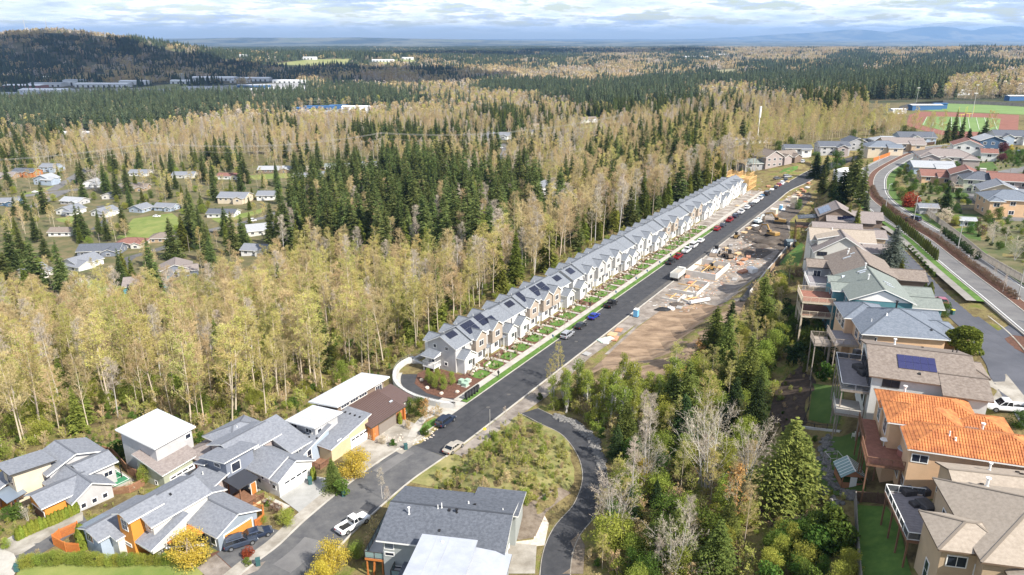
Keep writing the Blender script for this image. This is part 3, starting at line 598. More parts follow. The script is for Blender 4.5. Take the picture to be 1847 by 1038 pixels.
for bi,(sa,sb,nu,bay,lab,pv)in enumerate(tb):
 H=House('townhouse_building',SNZ(sa,-8.6),U_DEG,lab,'townhouses','townhouse buildings in the long terrace')
 Lb=sb-sa;uw=Lb/nu;sid=W_WRAP if bay is W_WRAP else W_TBASE;finished=bay is not W_WRAP;end=W_TGREY if bi==0 else sid
 rise=0.0
 H.block(0,1.9,Lb,9.6,-3.4,6.0,'gx',0.55,end if bi==0 else sid,S_LIGHT,0.5)
 if bi in(0,2):
  for u,z in((4.3,5.4),(7.6,5.4),(4.6,1.6),(8.2,1.6)):H.win('W',u,z,0.75,0.75,0,bars=0)
 mid0,mid1=uw*0.95,Lb-uw*0.95
 H.block(mid0,1.4,mid1,9.4,5.0,6.4,'gx',0.58,sid,S_LIGHT,0.35)
 nb=len(H.B)
 for k in range(nu):
  x0=k*uw;endu=k in(0,nu-1)
  if endu:
   xa,xb=(x0+0.5,x0+uw-1.2)if k==0 else(x0+1.2,x0+uw-0.5)
   H.block(xa,-0.2,xb,4.8,0,3.7,'gy',0.62,sid,S_LIGHT,0.35);H.win('S',(xa+xb)/2,2.3,1.3,1.1);H.door('S',xb-0.8,0.6,DARKTRIM if finished else sid)
   H.win('S',x0+uw/2,4.9,1.3,1.1,0)
   st=MB()
   for q in range(4):st.box(xb-1.5,-0.35*(4-q),-0.2,xb-0.1,-0.35*(3-q),0.15*(q+1))
   H.part('steps',st,CONC)
   rl=MB().beam((xb-1.5,-1.4,1.0),(xb-1.5,0,1.5),0.06).beam((xb-0.1,-1.4,1.0),(xb-0.1,0,1.5),0.06).beam((xb-1.5,-1.4,0),(xb-1.5,-1.4,1.0),0.07).beam((xb-0.1,-1.4,0),(xb-0.1,-1.4,1.0),0.07);H.part('stair_rail',rl,WHITE)
  else:
   wb=uw*0.74;xa=x0+0.25 if k%2 else x0+uw-wb-0.25
   H.block(xa,0.55,xa+wb,5.6,2.75,6.25,'gy',0.66,bay if finished else sid,S_LIGHT,0.35)
   H.wins('S',[xa+wb/2],4.7,1.7,1.25);H.win('E',2.3,4.7,0.6,1.0,bars=0)
   H.block(xa+0.1,1.0,xa+wb-0.1,3.0,0,2.75,'flat',0,sid,S_LIGHT,0.02,eps=0.01);H.win('S',xa+wb/2,1.7,1.5,1.2);H.door('S',xa+wb-0.55,0.3,DARKTRIM if finished else sid,w=0.8)
   H.part('entry_post',MB().box(xa+wb+0.25,0.3,0,xa+wb+0.4,0.45,2.6),WHITE);H.part('entry_roof',MB().loft([[(xa+wb-0.2,0.2,2.55),(xa+wb+1.3,0.2,2.55),(xa+wb+1.3,2.3,3.05),(xa+wb-0.2,2.3,3.05)],[(xa+wb-0.2,0.2,2.7),(xa+wb+1.3,0.2,2.7),(xa+wb+1.3,2.3,3.2),(xa+wb-0.2,2.3,3.2)]]),S_LIGHT)
   st=MB()
   for q in range(3):st.box(xa+wb-1.1,0.5-0.35*(3-q),-0.2,xa+wb-0.0,0.5-0.35*(2-q),0.12*(q+1))
   H.part('steps',st,CONC)
  H.block(x0+uw*0.15,8.0,x0+uw*0.85,11.2,-3.4,5.8,'gy',0.55,sid,S_LIGHT,0.35)
  H.win('N',x0+uw/2,4.2,1.3,1.1);H.garage('N',x0+uw/2,2.6,2.1,-3.2)
 if bi==0:
  H.deck(-2.4,6.2,0.02,9.4,1.2,-3.2,W_TGREY,'WSN',WHITE,'bars');H.block(-2.6,6.0,0.1,9.5,3.4,3.55,'sW',0.25,WHITE,S_LIGHT,0.2)
 if pv==1:
  H.solar(mid0+0.6,2.2,4,2,b=1,cs=0.87);H.solar(mid0+6.3,2.4,3,2,b=1,cs=0.87);H.solar(mid1-3.9,2.2,3,1,b=1,cs=0.87);H.solar(1.0,4.0,3,2,b=0,cs=0.87)
 if pv==2:
  H.solar(1.2,3.6,3,2,b=0,cs=0.87);H.solar(mid0+1.0,2.4,2,3,b=1,cs=0.87);H.solar(mid0+7.2,2.0,3,2,b=1,cs=0.87);H.solar(mid0+11,2.0,3,2,b=1,cs=0.87);H.solar(Lb-4.4,3.4,3,2,b=0,cs=0.87)
 if bi==2:H.solar(1.0,3.2,3,2,b=0,cs=0.87)
 for k in range(nu):H.vent(k*uw+uw*0.5,7.2+(k%2)*0.6,0.4,0.07,0 if k in(0,nu-1)else 1)
fr=empty('timber_frame_building',SNZ(247,-9),ANG_U,'unfinished yellow timber frame building at the far end of the terrace','building frame')
for lv in range(3):
 z0=lv*2.9;x1=15 if lv<2 else 9
 if lv<3:obj('floor_deck',MB().box(0,0,z0-0.12,x1,11,z0),LUMBER,fr)
 m=MB()
 for y in(0,5.5,11):
  m.beam((0,y,z0+0.1),(x1,y,z0+0.1),0.14);m.beam((0,y,z0+2.5),(x1,y,z0+2.5),0.14)
  for k in range(int(x1/0.6)+1):m.beam((k*0.6,y,z0),(k*0.6,y,z0+2.5),0.05,0.14)
 for x in(0,5,10,15)[:4 if lv<2 else 2]:
  m.beam((x,0,z0+0.1),(x,11,z0+0.1),0.14);m.beam((x,0,z0+2.5),(x,11,z0+2.5),0.14)
  for k in range(19):m.beam((x,k*0.6,z0),(x,k*0.6,z0+2.5),0.14,0.05)
 obj('stud_wall',m,LUMBER,fr)
 if lv<2:obj('sheathing_panel',MB().box(-0.1,0,z0,-0.06,11,z0+2.6),LUMBER,fr)
 # houses along the left of the near street
def seams(H,b,m,step=1.1,along='y'):
 x0,y0,x1,y1=H.B[b][:4];q=MB();n=int(((y1-y0)if along=='y' else(x1-x0))/step)
 for k in range(1,n):
  a,c=((x0-.4,y0+k*step),(x1+.4,y0+k*step))if along=='y' else((x0+k*step,y0-.4),(x0+k*step,y1+.4));za,zc=H.roofz(*a,b),H.roofz(*c,b);q.beam((*a,za+.01),(*c,zc+.01),.05,.05)
 tag(H.part('roof_seam',q,m),kind='stuff')
SEAMW=mat('seam_grey',(0.40,0.41,0.43),0.6)  # one even grey for the raised ribs on the membrane roofs
def HF(name,x,y,z,deg,label,**k):return House(name,(x,y,z),deg,label,**k)
G_NEAR='modern houses along the near street'
H=HF('house',-26.3,121.7,-0.1,-31,'orange-walled house with brown metal roof and tall white sloping roof',group=G_NEAR)
H.block(-6.6,0,0,9.4,-3,3.0,'sE',0.26,W_RUST,METAL_BR,0.5,DARKTRIM);H.garage('E',4.6,5.0,2.3,0,DOORG,lites=False,fm=BROWNTRIM)
H.part('garage_column',MB().box(0.02,-0.1,0,0.5,0.35,2.7).box(0.02,9.1,0,0.5,9.5,2.7),WOODO);H.win('S',-3,1.5,0.6,1.2,bars=0)
H.block(-6.0,9.4,-1.0,13,-3,3.1,'sE',0.24,W_OFF,METAL_BR,0.4,DARKTRIM);H.win('E',11,1.6,1.2,1.2)
H.block(-12.4,-1.6,-6.6,11.6,-6,5.6,'sW',0.13,W_BROWN,MEMB,0.9,WHITE,0.3)
seams(H,2,SEAMW,1.6,'x');H.wins('E',[0.4,2.9,5.4],5.45,2.1,0.5,bars=2);H.wins('E',[10],5.0,1.8,1.1,bars=2);H.wins('S',[-11,-9.4],4.7,1.1,0.7);H.win('S',-9.5,2,1.4,1.2)
_rib=MB()
for k in range(23):y=-0.35+k*0.43;_rib.loft([[(-7.0,y,H.roofz(-7.0,y,0)+.0),(-7.0,y+.05,H.roofz(-7.0,y,0)+.0),(-7.0,y+.05,H.roofz(-7.0,y,0)+.06),(-7.0,y,H.roofz(-7.0,y,0)+.06)],[(.45,y,H.roofz(.45,y,0)),(.45,y+.05,H.roofz(.45,y,0)),(.45,y+.05,H.roofz(.45,y,0)+.06),(.45,y,H.roofz(.45,y,0)+.06)]])
tag(H.part('roof_seam',_rib,METAL_BR),kind='stuff');H.skylight(-2.4,8.0,0.4,0.9,0)
H=HF('house',-31.8,113.4,-0.1,-31,'cream and grey house with square white upper roof behind the yellow shrub',group=G_NEAR)
H.block(-11.2,-3.2,-3.6,3.2,-4,2.9,'sS',0.34,W_PALEBLUE,S_GREY,0.5);H.win('E',-1.8,1.8,0.9,2.2,bars=0);H.wins('S',[-9.5,-6],0.8,1.4,1.2)
H.block(-10.4,0.6,-4.2,6.2,-4,5.6,'sW',0.09,W_LGREY,MEMB,0.7,WHITE,0.25);seams(H,1,SEAMW,1.5);H.wins('S',[-9.5,-5.8],4.9,1.4,0.75);H.wins('E',[1.6],4.9,0.9,0.8,bars=0)
H.block(-5.6,0.6,-0.6,10.4,-1,2.9,'sS',0.2,W_YEL,S_GREY,0.5);H.garage('E',7.8,4.4,2.2,0);H.win('E',3.6,3.3,2.6,0.45,bars=2,gm=DARKTRIM)
H.part('timber_beam',MB().box(-5.2,0.3,2.5,-0.4,0.5,2.75),WOODO)
H.deck(-3.6,-2.2,-0.8,0.6,0.1,-2.5,WOODB,'SE',WOODB,'bars')
for k in range(5):H.boxvent(-10+k*1.6,0.0-(k%2)*0.3,0,0.28)
for k in range(4):H.boxvent(-5.2+k*1.2,9.0,2,0.3)
H=HF('house',-38.2,103.8,0,-32,'large grey modern house with slate tower, covered porch and white four-light garage',group=G_NEAR)
H.block(-9.5,0,0,7.2,-0.5,3.1,'gx',0.5,W_WHITE,S_GREY,0.5);H.garage('E',3.6,5.0,2.2,0)
H.block(-8.6,-0.5,-1.6,3.2,2.2,3.5,'sS',0.42,W_LGREY,S_GREY,0.35);H.wins('S',[-7.0,-3.2],3.0,0.55,0.8,bars=0)
H.B.append(H.B[0]);H.wins('S',[-8,-4.8,-1.2],1.5,0.7,0.7,bars=0);H.B.pop()
H.block(-15.5,-0.8,-8.5,7.5,-3,5.4,'gy',0.32,W_TAUPE,S_GREY,0.6);H.win('E',1,4.3,1.2,1.2)
H.block(-20,1.5,-13.5,9.5,-4,4.6,'hip',0.4,W_TAUPE,S_GREY,0.6);H.block(-12,6.5,-4,10.5,-3,3.9,'sE',0.3,W_LGREY,S_GREY,0.5);H.win('N',-8,2.5,1.4,1.2);H.win('E',8,2.9,1.4,0.8)
H.block(-12.2,-4.4,-6.9,1.0,-3,5.9,'sW',0.16,W_BLUE,S_GREY,0.75,WHITE);H.win('E',-2.6,4.9,1.6,1.5,bars=0,gm=GLASS);H.win('S',-9.2,5.3,1.4,0.6,bars=0)
H.block(-14.4,-4.6,-12.3,0,-3,4.1,'sW',0.2,W_TAUPE,S_GREY,0.5);H.wins('S',[-13.3],3.1,0.7,1.1,bars=0);H.win('S',-13.3,0.3,0.8,1.3,bars=0)
H.block(-12.6,-7.8,-7.4,-4.4,-3,3.1,'sS',0.3,W_TAUPE,S_GREY,0.5);H.win('S',-8.8,-0.8,1.1,1.3);H.win('E',-6,1.9,0.6,1.5,bars=2)
H.deck(-6.9,-5.2,-1.6,-1.9,0.3,-1.8,WOODB,'SE',WOODB,'bars',postm=W_YEL);H.block(-6.9,-4.9,-3.6,-1.4,3.0,3.1,'sE',0.12,WOODB,METAL_DK,0.3,DARKTRIM,0.1);H.door('E',-1.9,0.3,DOORO,4)
H.part('retaining_panel',MB().box(-6.8,-5.3,-2.2,-1.5,-5.22,0.1).box(-1.6,-5.2,-2.2,-1.52,-1.9,0.1),W_YEL)
for x in(-6.7,-3.8):H.part('porch_post',MB().box(x,-4.8,0.3,x+0.2,-4.6,3.1),WOODB)
H.deck(-1.6,-2.6,3.4,-0.9,0.05,-1.0,CONC,'S',WOODB,'bars',name='ramp')
H.vent(-11,-6,0.5,0.08,7);H.vent(-16,5,0.3,0.06,3)
H=HF('house',-43.0,90.1,0,-32,'blue-grey house with orange bay, orange garage door and two dark vehicles outside',group=G_NEAR)
H.block(-9,0,0,7.0,-0.5,3.0,'gx',0.42,W_STEEL,S_GREY,0.55);H.garage('E',3.5,4.9,2.2,0,mat('orange_garage_door',(0.60,0.26,0.06),0.6,(0.52,0.20,0.04),2),lites=False);H.wins('S',[-6.8,-5.2,-1.2],1.5,1.0,1.3);H.door('S',-3.4,0,DARKTRIM)
H.block(-12,0.8,-8.6,7.6,-1,3.2,'gx',0.35,W_OFF,S_GREY,0.5)
H.block(-13.4,-5.6,-6.4,3.4,-1,5.9,'gy',0.42,W_OFF,S_GREY,0.6);H.wins('S',[-8.6,-7.2],5.2,0.6,1.0,bars=0);H.win('E',-1,4.6,0.6,0.9,bars=0)
H.block(-11.6,-7.6,-8.4,-3.0,-1,7.0,'gy',0.4,W_ORANGE,S_GREY,0.5);H.wins('S',[-10.0],5.6,1.3,1.6);H.win('S',-10,2.3,1.5,0.35,bars=0)
H.block(-8.4,-7.0,-5.0,-1.5,2.2,3.3,'sS',0.35,W_OFF,S_GREY,0.5);H.block(-9.5,-5.2,-6.0,-2,-1,2.4,'flat',0,W_LGREY,S_GREY,0.02)
H.block(-17.4,-10.2,-12.4,-1.6,-2,3.9,'gy',0.34,W_PALEBLUE,S_GREY,0.55);H.wins('S',[-15.2],3.0,1.5,1.3,bars=2);H.pad('metal_roof_patch',-17.6,-10.5,-15.6,-6.8,0.02,0.06,METAL_BL)
H.block(-12.9,-8.6,-10.8,-2,-2,3.5,'sE',0.2,W_OFF,S_GREY,0.4)
H.part('front_beam',MB().beam((-5.2,-5.0,1.9),(-1.8,-1.0,1.2),0.22,0.25),WHITE);H.part('awning',MB().loft([[(-6.4,-4.8,2.6),(-4.6,-4.8,2.6),(-2.4,-0.4,2.6),(-6,-0.4,2.6)],[(-6.4,-4.8,2.75),(-4.6,-4.8,2.75),(-2.4,-0.4,2.75),(-6,-0.4,2.75)]]),WOODO)
for x,y in((-9,-1),(-8.6,-3.4)):H.boxvent(x,y,2,0.3)
H=HF('house',-60.2,108.9,-1.2,-27,'tan house with white sloping roof, sage garage wing and silver car outside',group=G_NEAR)
H.block(-8.6,0,0,7.4,-5,7.4,'sE',0.12,W_LGREY,MEMB,0.55,WHITE,0.25);seams(H,0,SEAMW,1.5,'x');H.wins('S',[-5],2.2,0.8,0.9,bars=0);H.win('E',6.5,6.2,1.0,0.8,bars=0)
H.block(-3.6,-1.2,2.6,5.6,-2,3.7,'sE',0.3,W_SAGE,S_TAUPE,0.5);H.garage('E',2.4,4.8,2.1,0.2);H.win('S',0.5,1.4,0.5,0.7,bars=0)
H.block(0.2,5.2,6.6,12.8,-3,3.5,'hip',0.4,W_OFF,S_TAUPE,0.6,BROWNTRIM);H.door('S',2.6,0.4,DOORR);H.win('S',5.2,1.8,0.8,1.3,bars=0);H.win('E',8,1.8,1.2,1.2)
for x,y in((-2,0),(-1.8,2.2),(-1.2,4.6)):H.boxvent(x,y,1,0.25)
H=HF('house',-69.4,99.4,-0.8,-36,'grey-roofed house with cream tower, three small garage windows and green sport court',group=G_NEAR)
H.block(-9.4,0,0,6.0,-1,3.0,'gx',0.6,W_LGREY,S_GREY,0.55);H.wins('E',[1.3,3.0,4.7],1.5,0.7,0.75)
H.block(-6.6,-3.6,-1.6,3.4,0,3.6,'gy',0.42,W_ORANGE,S_GREY,0.6);H.garage('S',-4.1,4.0,2.1,0,DOORB,lites=False)
H.block(-15,0.5,-8.8,9,-2,4.6,'gx',0.36,W_LGREY,S_GREY,0.7);H.block(-9.6,4.0,-4.4,8.8,-2,4.2,'gy',0.34,W_LGREY,S_GREY,0.6);H.wins('E',[7.6],2.4,1.3,0.8)
H.block(-14.0,-4.2,-9.8,1.4,-2,6.0,'sN',0.1,W_CREAM,S_GREY,0.7,DARKTRIM);H.win('S',-11.4,4.8,1.9,1.6,fm=WOODG)
H.block(-16.2,-6.2,-13.2,-0.8,-2,3.0,'sS',0.32,W_ORANGE,S_GREY,0.6);H.wins('S',[-14.4],1.6,0.9,1.2);H.block(-17.4,-1,-14.2,3.6,-2,3.6,'hip',0.3,W_LGREY,S_GREY,0.5)
H.block(-13.2,-6.0,-8.6,-3.6,2.6,2.7,'sS',0.15,WOODB,METAL_BL,0.3,DARKTRIM,0.1);H.door('S',-11.4,0,DOORO,4,1.4)
for x in(-12.9,-9.0):H.part('porch_post',MB().beam((x,-5.9,0),(x+0.3,-5.6,2.7),0.22),WOODB)
H=HF('house',-17.9,83.8,1.0,-10,'large slate-roofed grey house in the foreground with white lower roofs and glass balcony',group=None)
H.block(0.2,0.2,16.6,11.8,-2.5,6.2,'gx',0.27,W_CGREY,S_DARK,0.7,WHITE,0.25);H.win('S',1.1,5.0,1.2,0.9,bars=0,gm=CURTAIN);H.win('S',1.1,3.7,1.2,0.45,bars=0);H.win('S',2.2,1.2,1.0,1.2)
H.block(11.0,7.2,17.4,13.6,-1,6.2,'sN',0.12,W_CGREY,S_DARK,0.5,WHITE,0.2)
H.block(6.6,-13,13.2,-0.9,-2,7.9,'sN',0.035,W_LGREY,MEMB2,0.5,ALU,0.25);seams(H,2,SEAMW,1.7,'x');H.vent(9.2,-1.6,0.15,0.14,m=WHITE)
H.block(13.0,-9.6,17.8,-0.4,-1,6.0,'sE',0.10,W_CGREY,MEMB2,0.4,DARKTRIM,0.22);H.wins('E',[-6,-3],4,0.8,1.0,bars=0);H.block(3.6,-6.5,6.6,0,-2,2.6,'sW',0.2,W_CGREY,S_DARK,0.5)
H.part('garage_wall_strip',MB().box(15.2,-0.3,0,16.9,0.1,6.0),W_BATTEN);H.B.append(H.B[0]);H.garage('E',4,5,2.4,0);H.B.pop()
H.deck(-2.6,0.4,0.15,9.4,2.4,-1.6,W_LGREY,'WSN',DARKTRIM,'glass',h=1.1,postm=WOODO,name='balcony');H.part('brace',MB().beam((-1.6,0.6,-1.4),(-1.3,0.6,2.1),0.22),WOODO)
H.deck(1.8,-1.6,3.6,0.1,1.6,-1.5,W_LGREY,'WS',DARKTRIM,'glass',name='balcony')
H.vent(2.8,4.2,1.0,0.10,0,WHITE,True);H.vent(6.6,5.6,0.6,0.06,0,WHITE);H.vent(7.1,5.8,0.8,0.07,0,WHITE);H.boxvent(8.1,5.3,0,0.35);H.vent(9.4,5.3,0.45,0.12,0,BLACK,True);H.vent(10.4,8.2,0.35,0.09,0,WHITE);H.boxvent(11.2,7.8,0,0.35);H.boxvent(7.6,1.9,0,0.3);H.vent(15.6,7.2,0.25,0.07,0)
# houses on the right-hand ridge, nearest first
G_R='houses stepping along the ridge'
TILE_A=mat('orange_clay_tiles',(0.54,0.215,0.075),0.85,(0.33,0.115,0.045),0.9,0.2,6);TILE_M=capmat(TILE_A)
def tiles(H,b,corners,m=TILE_A,pitch_w=0.34,row=0.42):
 """corners: polygon (x, y) of one roof plane of block b; rows run down the slope"""
 mb=MB();cx=sum(p[0]for p in corners)/len(corners);cy=sum(p[1]for p in corners)/len(corners);z,gx,gy=H.grad(cx,cy,b)
 g=Vector((gx,gy));g.normalize();side=Vector((g.y,-g.x));sl=math.hypot(gx,gy)
 pr=[(Vector(p).dot(side),Vector(p).dot(g))for p in corners];s0,s1=min(a for a,c in pr),max(a for a,c in pr);g0,g1=min(c for a,c in pr),max(c for a,c in pr)
 ns=int((s1-s0)/pitch_w)+1;ng=int((g1-g0)/row)+1
 for i in range(ns):
  for j in range(ng):
   a=s0+(i+0.5)*pitch_w;c=g0+(j+0.5)*row;x=side.x*a+g.x*c;y=side.y*a+g.y*c
   if not inpoly(np.array([x]),np.array([y]),corners)[0]:continue
   zz=z+(x-cx)*gx+(y-cy)*gy;w2=pitch_w*0.46;l2=row*0.54;lo=(x-g.x*l2,y-g.y*l2,zz-l2*sl+0.075);hi=(x+g.x*l2,y+g.y*l2,zz+l2*sl+0.03)
   pts=[]
   for(px_,py_,pz_)in(lo,hi):pts.append([(px_+side.x*t*w2,py_+side.y*t*w2,pz_+h)for t,h in((-1,-0.055),(-0.55,0.035),(0.55,0.035),(1,-0.055))])
   for k in range(3):mb.face([pts[0][k],pts[0][k+1],pts[1][k+1],pts[1][k]])
   mb.face([pts[0][3],pts[0][2],pts[0][1],pts[0][0]])
 o=H.part('roof_tiles',mb,m,H.last_roof);tag(o,kind='stuff')
def hip_planes(B,oh):
 x0,y0,x1,y1=B[0]-oh,B[1]-oh,B[2]+oh,B[3]+oh;lx,ly=x1-x0,y1-y0
 if lx>=ly:h=ly/2;a,b=(x0+h,y0+h),(x1-h,y0+h);return[[(x0,y0),(x1,y0),b,a],[(x1,y0),(x1,y1),b],[(x1,y1),(x0,y1),a,b],[(x0,y1),(x0,y0),a]]
 h=lx/2;a,b=(x0+h,y0+h),(x0+h,y1-h);return[[(x0,y0),(x1,y0),a],[(x1,y0),(x1,y1),b,a],[(x1,y1),(x0,y1),b],[(x0,y1),(x0,y0),a,b]]
def tiled_hip(H,*a,**k):
 H.block(*a,**k)
 for pl in hip_planes(H.B[-1],k.get('oh',0.5)):tiles(H,-1,pl)
H=HF('house',50.6,70.1,12.4,-12,'beige house with many-hipped tan roof and white-railed grey deck, nearest on the ridge',group=G_R)
H.block(-1.0,-9,12,5.2,-3,9.6,'hip',0.42,W_BEIGE,S_TAN,0.55,BROWNTRIM);H.wins('W',[-6.5,-2.5,1.5],6.8,1.8,1.6);H.wins('S',[1.5,5],6,1.8,1.6)
H.block(-4.4,-7.4,2.4,-1.6,-3,9.3,'hip',0.42,W_BEIGE,S_TAN,0.55,BROWNTRIM);H.wins('S',[-2.8],7.7,1.8,1.2);H.win('S',-2.6,3.4,2.2,2.2);H.win('W',-4.8,4.2,1.0,2.4)
H.block(1.5,-13,9,-8,-3,8.6,'hip',0.42,W_CREAM,S_TAN,0.55,BROWNTRIM);H.wins('S',[3.2,5.6],5,1.8,1.8);H.wins('W',[-10.5],5,1.6,1.6)
H.block(0.6,2.6,16,9.8,-3,9.2,'gx',0.36,W_BEIGE,S_TAN,0.5,BROWNTRIM);H.wins('W',[6.6],7.0,1.1,1.6);H.win('W',8.8,6.2,1.0,1.2,bars=0)
H.win('W',-1.0,6.8,2.0,2.0,0)
H.deck(-5.6,-1.4,-1.05,8.2,5.4,-0.4,DECKB,'WSN',WHITE,'glass',gm=mat('clear_rail_glass',(0.16,0.17,0.18),0.1,spec=0.8,trans=0.5),postm=WOODB,h=1.05)
for k in range(18):H.part('deck_plank',MB().box(-5.5,-1.3+k*0.52,5.405,-1.15,-1.3+k*0.52+0.46,5.425),DECKB)
H.vent(3.4,3.6,1.0,0.16,0,WHITE,True);H.vent(5.4,8.2,0.9,0.12,3,WHITE,True);H.vent(1.6,-4.4,0.5,0.06,1,WHITE);H.vent(6.2,-2,0.5,0.06,0,WHITE)
for x,y in((3.0,4.2),(3.4,4.9),(8.4,7.4),(8.4,8.4)):H.boxvent(x,y,0 if y<5 else 3,0.35)
H.part('lower_stair',MB().box(-0.9,-8.8,0,-0.2,-8,1.5),WOODB)
st=MB()
for k in range(14):st.box(-3.4,-2.2-k*0.42,4.6-k*0.34,-1.9,-1.8-k*0.42,4.7-k*0.34)
H.part('garden_stair',st,WOODB)
H=HF('house',51.0,82.2,12.6,-18,'peach stucco house with bright orange clay tile hip roofs and hot tub deck',group=G_R)
tiled_hip(H,0,0.6,15.5,8.0,-4,9.4,roof='hip',pitch=0.44,wall=W_PEACH,rm=TILE_A,oh=0.5,trim=WHITE);H.win('S',1.2,8.0,1.8,1.0);H.wins('W',[2,5.6],3.4,2.0,2.0)
tiled_hip(H,-1.6,6.6,6.8,12.4,-4,9.8,roof='hip',pitch=0.46,wall=W_PEACH,rm=TILE_A,oh=0.5,trim=WHITE);H.win('W',9.4,7.6,1.8,2.0)
tiled_hip(H,-1.9,11.4,9.4,16.6,-4,9.5,roof='hip',pitch=0.44,wall=W_PEACH,rm=TILE_A,oh=0.5,trim=WHITE);H.wins('W',[13.2],7.6,1.6,2.1);H.wins('S',[-0.8],7.6,1.4,2.1);H.wins('W',[13.2],3.4,1.6,2.1)
tiled_hip(H,6.4,8.6,13.6,14.4,-4,8.6,roof='hip',pitch=0.4,wall=W_PEACH,rm=TILE_A,oh=0.5,trim=WHITE);H.win('E',10.5,6.4,1.6,1.2)
H.pad('skylight',7.1,6.0,8.6,6.45,0.1,0.2,ALU,0);H.vent(1.2,14.8,1.0,0.15,2,WHITE,True);H.vent(9.6,7.8,0.9,0.15,0,WHITE,True);H.vent(4.6,3.0,0.6,0.09,0,WHITE);H.vent(5.2,2.4,0.4,0.12,0,WHITE)
H.deck(-4.6,1.6,-0.05,7.2,5.6,-0.6,WOODR,'WS',WOODB,'bars',postm=WOODB);H.deck(-4.2,7.2,-2.0,14.6,5.6,-0.6,WOODR,'W',WOODB,'bars',postm=WOODB)
H=HF('house',54.6,101.2,15.8,-19,'long taupe-roofed white house with ten blue solar panels and curved grey deck',group=G_R)
H.block(0,0,13.6,13.8,-5,7.6,'gx',0.30,W_WHITE,S_BROWN,0.6,BROWNTRIM);H.win('S',2.6,6.6,2.2,1.2,fm=DARKTRIM);H.wins('W',[1.8,4.2,6.6,9.0,11.4],5.8,1.8,2.2,fm=DARKTRIM);H.wins('W',[3,6.5,10],1.6,1.8,2.0,fm=DARKTRIM);H.solar(3.6,1.9,5,2,b=0,m=PVB,cs=0.96)
H.block(9.6,-2.2,14.9,6.0,-1,7.0,'gx',0.30,W_WHITE,S_BROWN,0.6,BROWNTRIM);H.garage('E',2.5,4.8,2.2,3.6);H.block(12.6,7.0,16.6,12.4,0,6.6,'hip',0.36,W_BROWN,S_BROWN,0.6,BROWNTRIM)
H.vent(4.2,11.4,0.9,0.14,0,WHITE,True);H.boxvent(8.2,11.6,0,0.3);H.vent(12.2,9.8,0.5,0.08,0,BLACK);H.vent(12.8,9.9,0.6,0.08,0,BLACK);H.boxvent(6.2,1.0,0,0.35)
H.deck(-4.0,0.4,-0.02,12.8,4.4,-3.5,DECKB,'WSN',ALU,'glass',gm=MATS['clear_rail_glass'],postm=WOODG);H.deck(-4.6,-1.6,-0.8,3.6,1.2,-3.2,CONC,'WS',ALU,'bars',postm=WOODG)
H=HF('house',62.8,121.8,15,-11,'peach-walled house with broad blue-grey hip roof and small black flue',group=G_R)
H.block(0,0,13.4,12.6,-5,6.8,'hip',0.42,W_PEACH,S_SLATE,0.6,WHITE);H.block(8.6,4.8,17.0,10.2,-1,6.0,'hip',0.4,W_PEACH,S_SLATE,0.5,WHITE);H.block(-1.4,7.4,6,15.4,-5,6.9,'hip',0.42,W_PEACH,S_SLATE,0.55,WHITE)
H.block(6.4,9.5,15.6,15.8,-1,6.2,'gx',0.3,W_PEACH,S_SLATE,0.5,WHITE)
H.wins('W',[9,11.4,13.8],5.2,1.6,2.0,2,fm=WHITE);H.wins('W',[1.6,4.4],5.2,1.6,2.0,0);H.win('S',1.4,5.0,1.6,2.0,0);H.vent(6.6,6.4,1.3,0.16,0,BLACK,True);H.vent(4.6,4.4,0.35,0.12,0,WHITE);H.vent(1.9,3.4,0.5,0.07,0,WHITE);H.boxvent(11.2,1.2,0,0.3);H.part('chimney_box',MB().box(-0.05,-0.1,3,1.9,0.4,6.4),WOODG)
H.deck(-4.2,1.5,0,8.6,3.6,-4,DECKB,'WS',WOODG,'bars',postm=WOODG);H.deck(-7.4,2.8,-4.4,6.8,2.8,-4.6,WOODG,'WSN',WOODG,'bars',postm=WOODG)
H=HF('house',68.6,140.2,14.6,-13,'teal-walled house with grey-green roof, white gable and two-level cream decks',group=G_R)
H.block(0,0,11.4,15.6,-5,7.0,'gy',0.42,W_TEAL,S_GREEN,0.6,WHITE);H.wins('S',[1.4],5.2,1.0,1.2);H.band('S',3.0)
H.part('gable_panel',MB().loft([[(0.5,-0.08,6.9),(10.9,-0.08,6.9),(5.7,-0.08,9.0)],[(0.5,0.05,6.9),(10.9,0.05,6.9),(5.7,0.05,9.0)]]),WHITE)
H.wins('W',[2.5,6,10,13],5.4,1.6,1.8);H.wins('W',[2.5,6],1.4,1.6,1.8);H.block(10.2,1.2,17.2,7.0,-1,5.8,'gx',0.36,W_TEAL,S_GREEN,0.5,WHITE);H.block(10.2,8.2,17.4,14.8,-1,5.6,'gx',0.34,W_TEAL,S_GREEN,0.5,WHITE)
H.block(-2.2,6.2,4.6,11.2,-5,6.6,'gx',0.36,W_TEAL,S_GREEN,0.5,WHITE);H.win('W',8.7,5.0,2.2,1.6);H.block(-2.0,11.6,4.4,15.8,-5,6.6,'gx',0.36,W_TEAL,S_GREEN,0.5,WHITE)
H.skylight(3.4,13.2,1.8,0.5,0);H.skylight(3.6,12.1,1.2,0.5,0);H.skylight(0.4,12.8,0.9,0.9,4);H.vent(4.4,7.6,1.0,0.12,0,WHITE,True);H.vent(5.2,14.8,1.0,0.12,0,WHITE,True);H.skylight(7.2,6.6,1.6,0.45,0);H.skylight(7.3,4.8,1.6,0.45,0)
H.deck(-8.6,3.6,-2.2,11.4,4.4,-5.6,WOODR,'WSN',W_CREAM,'bars',postm=W_CREAM,h=1.1);H.deck(-8.4,3.8,-2.2,11.2,1.2,-5.6,WOODR,'WS',W_CREAM,'bars',postm=W_CREAM,h=1.1)
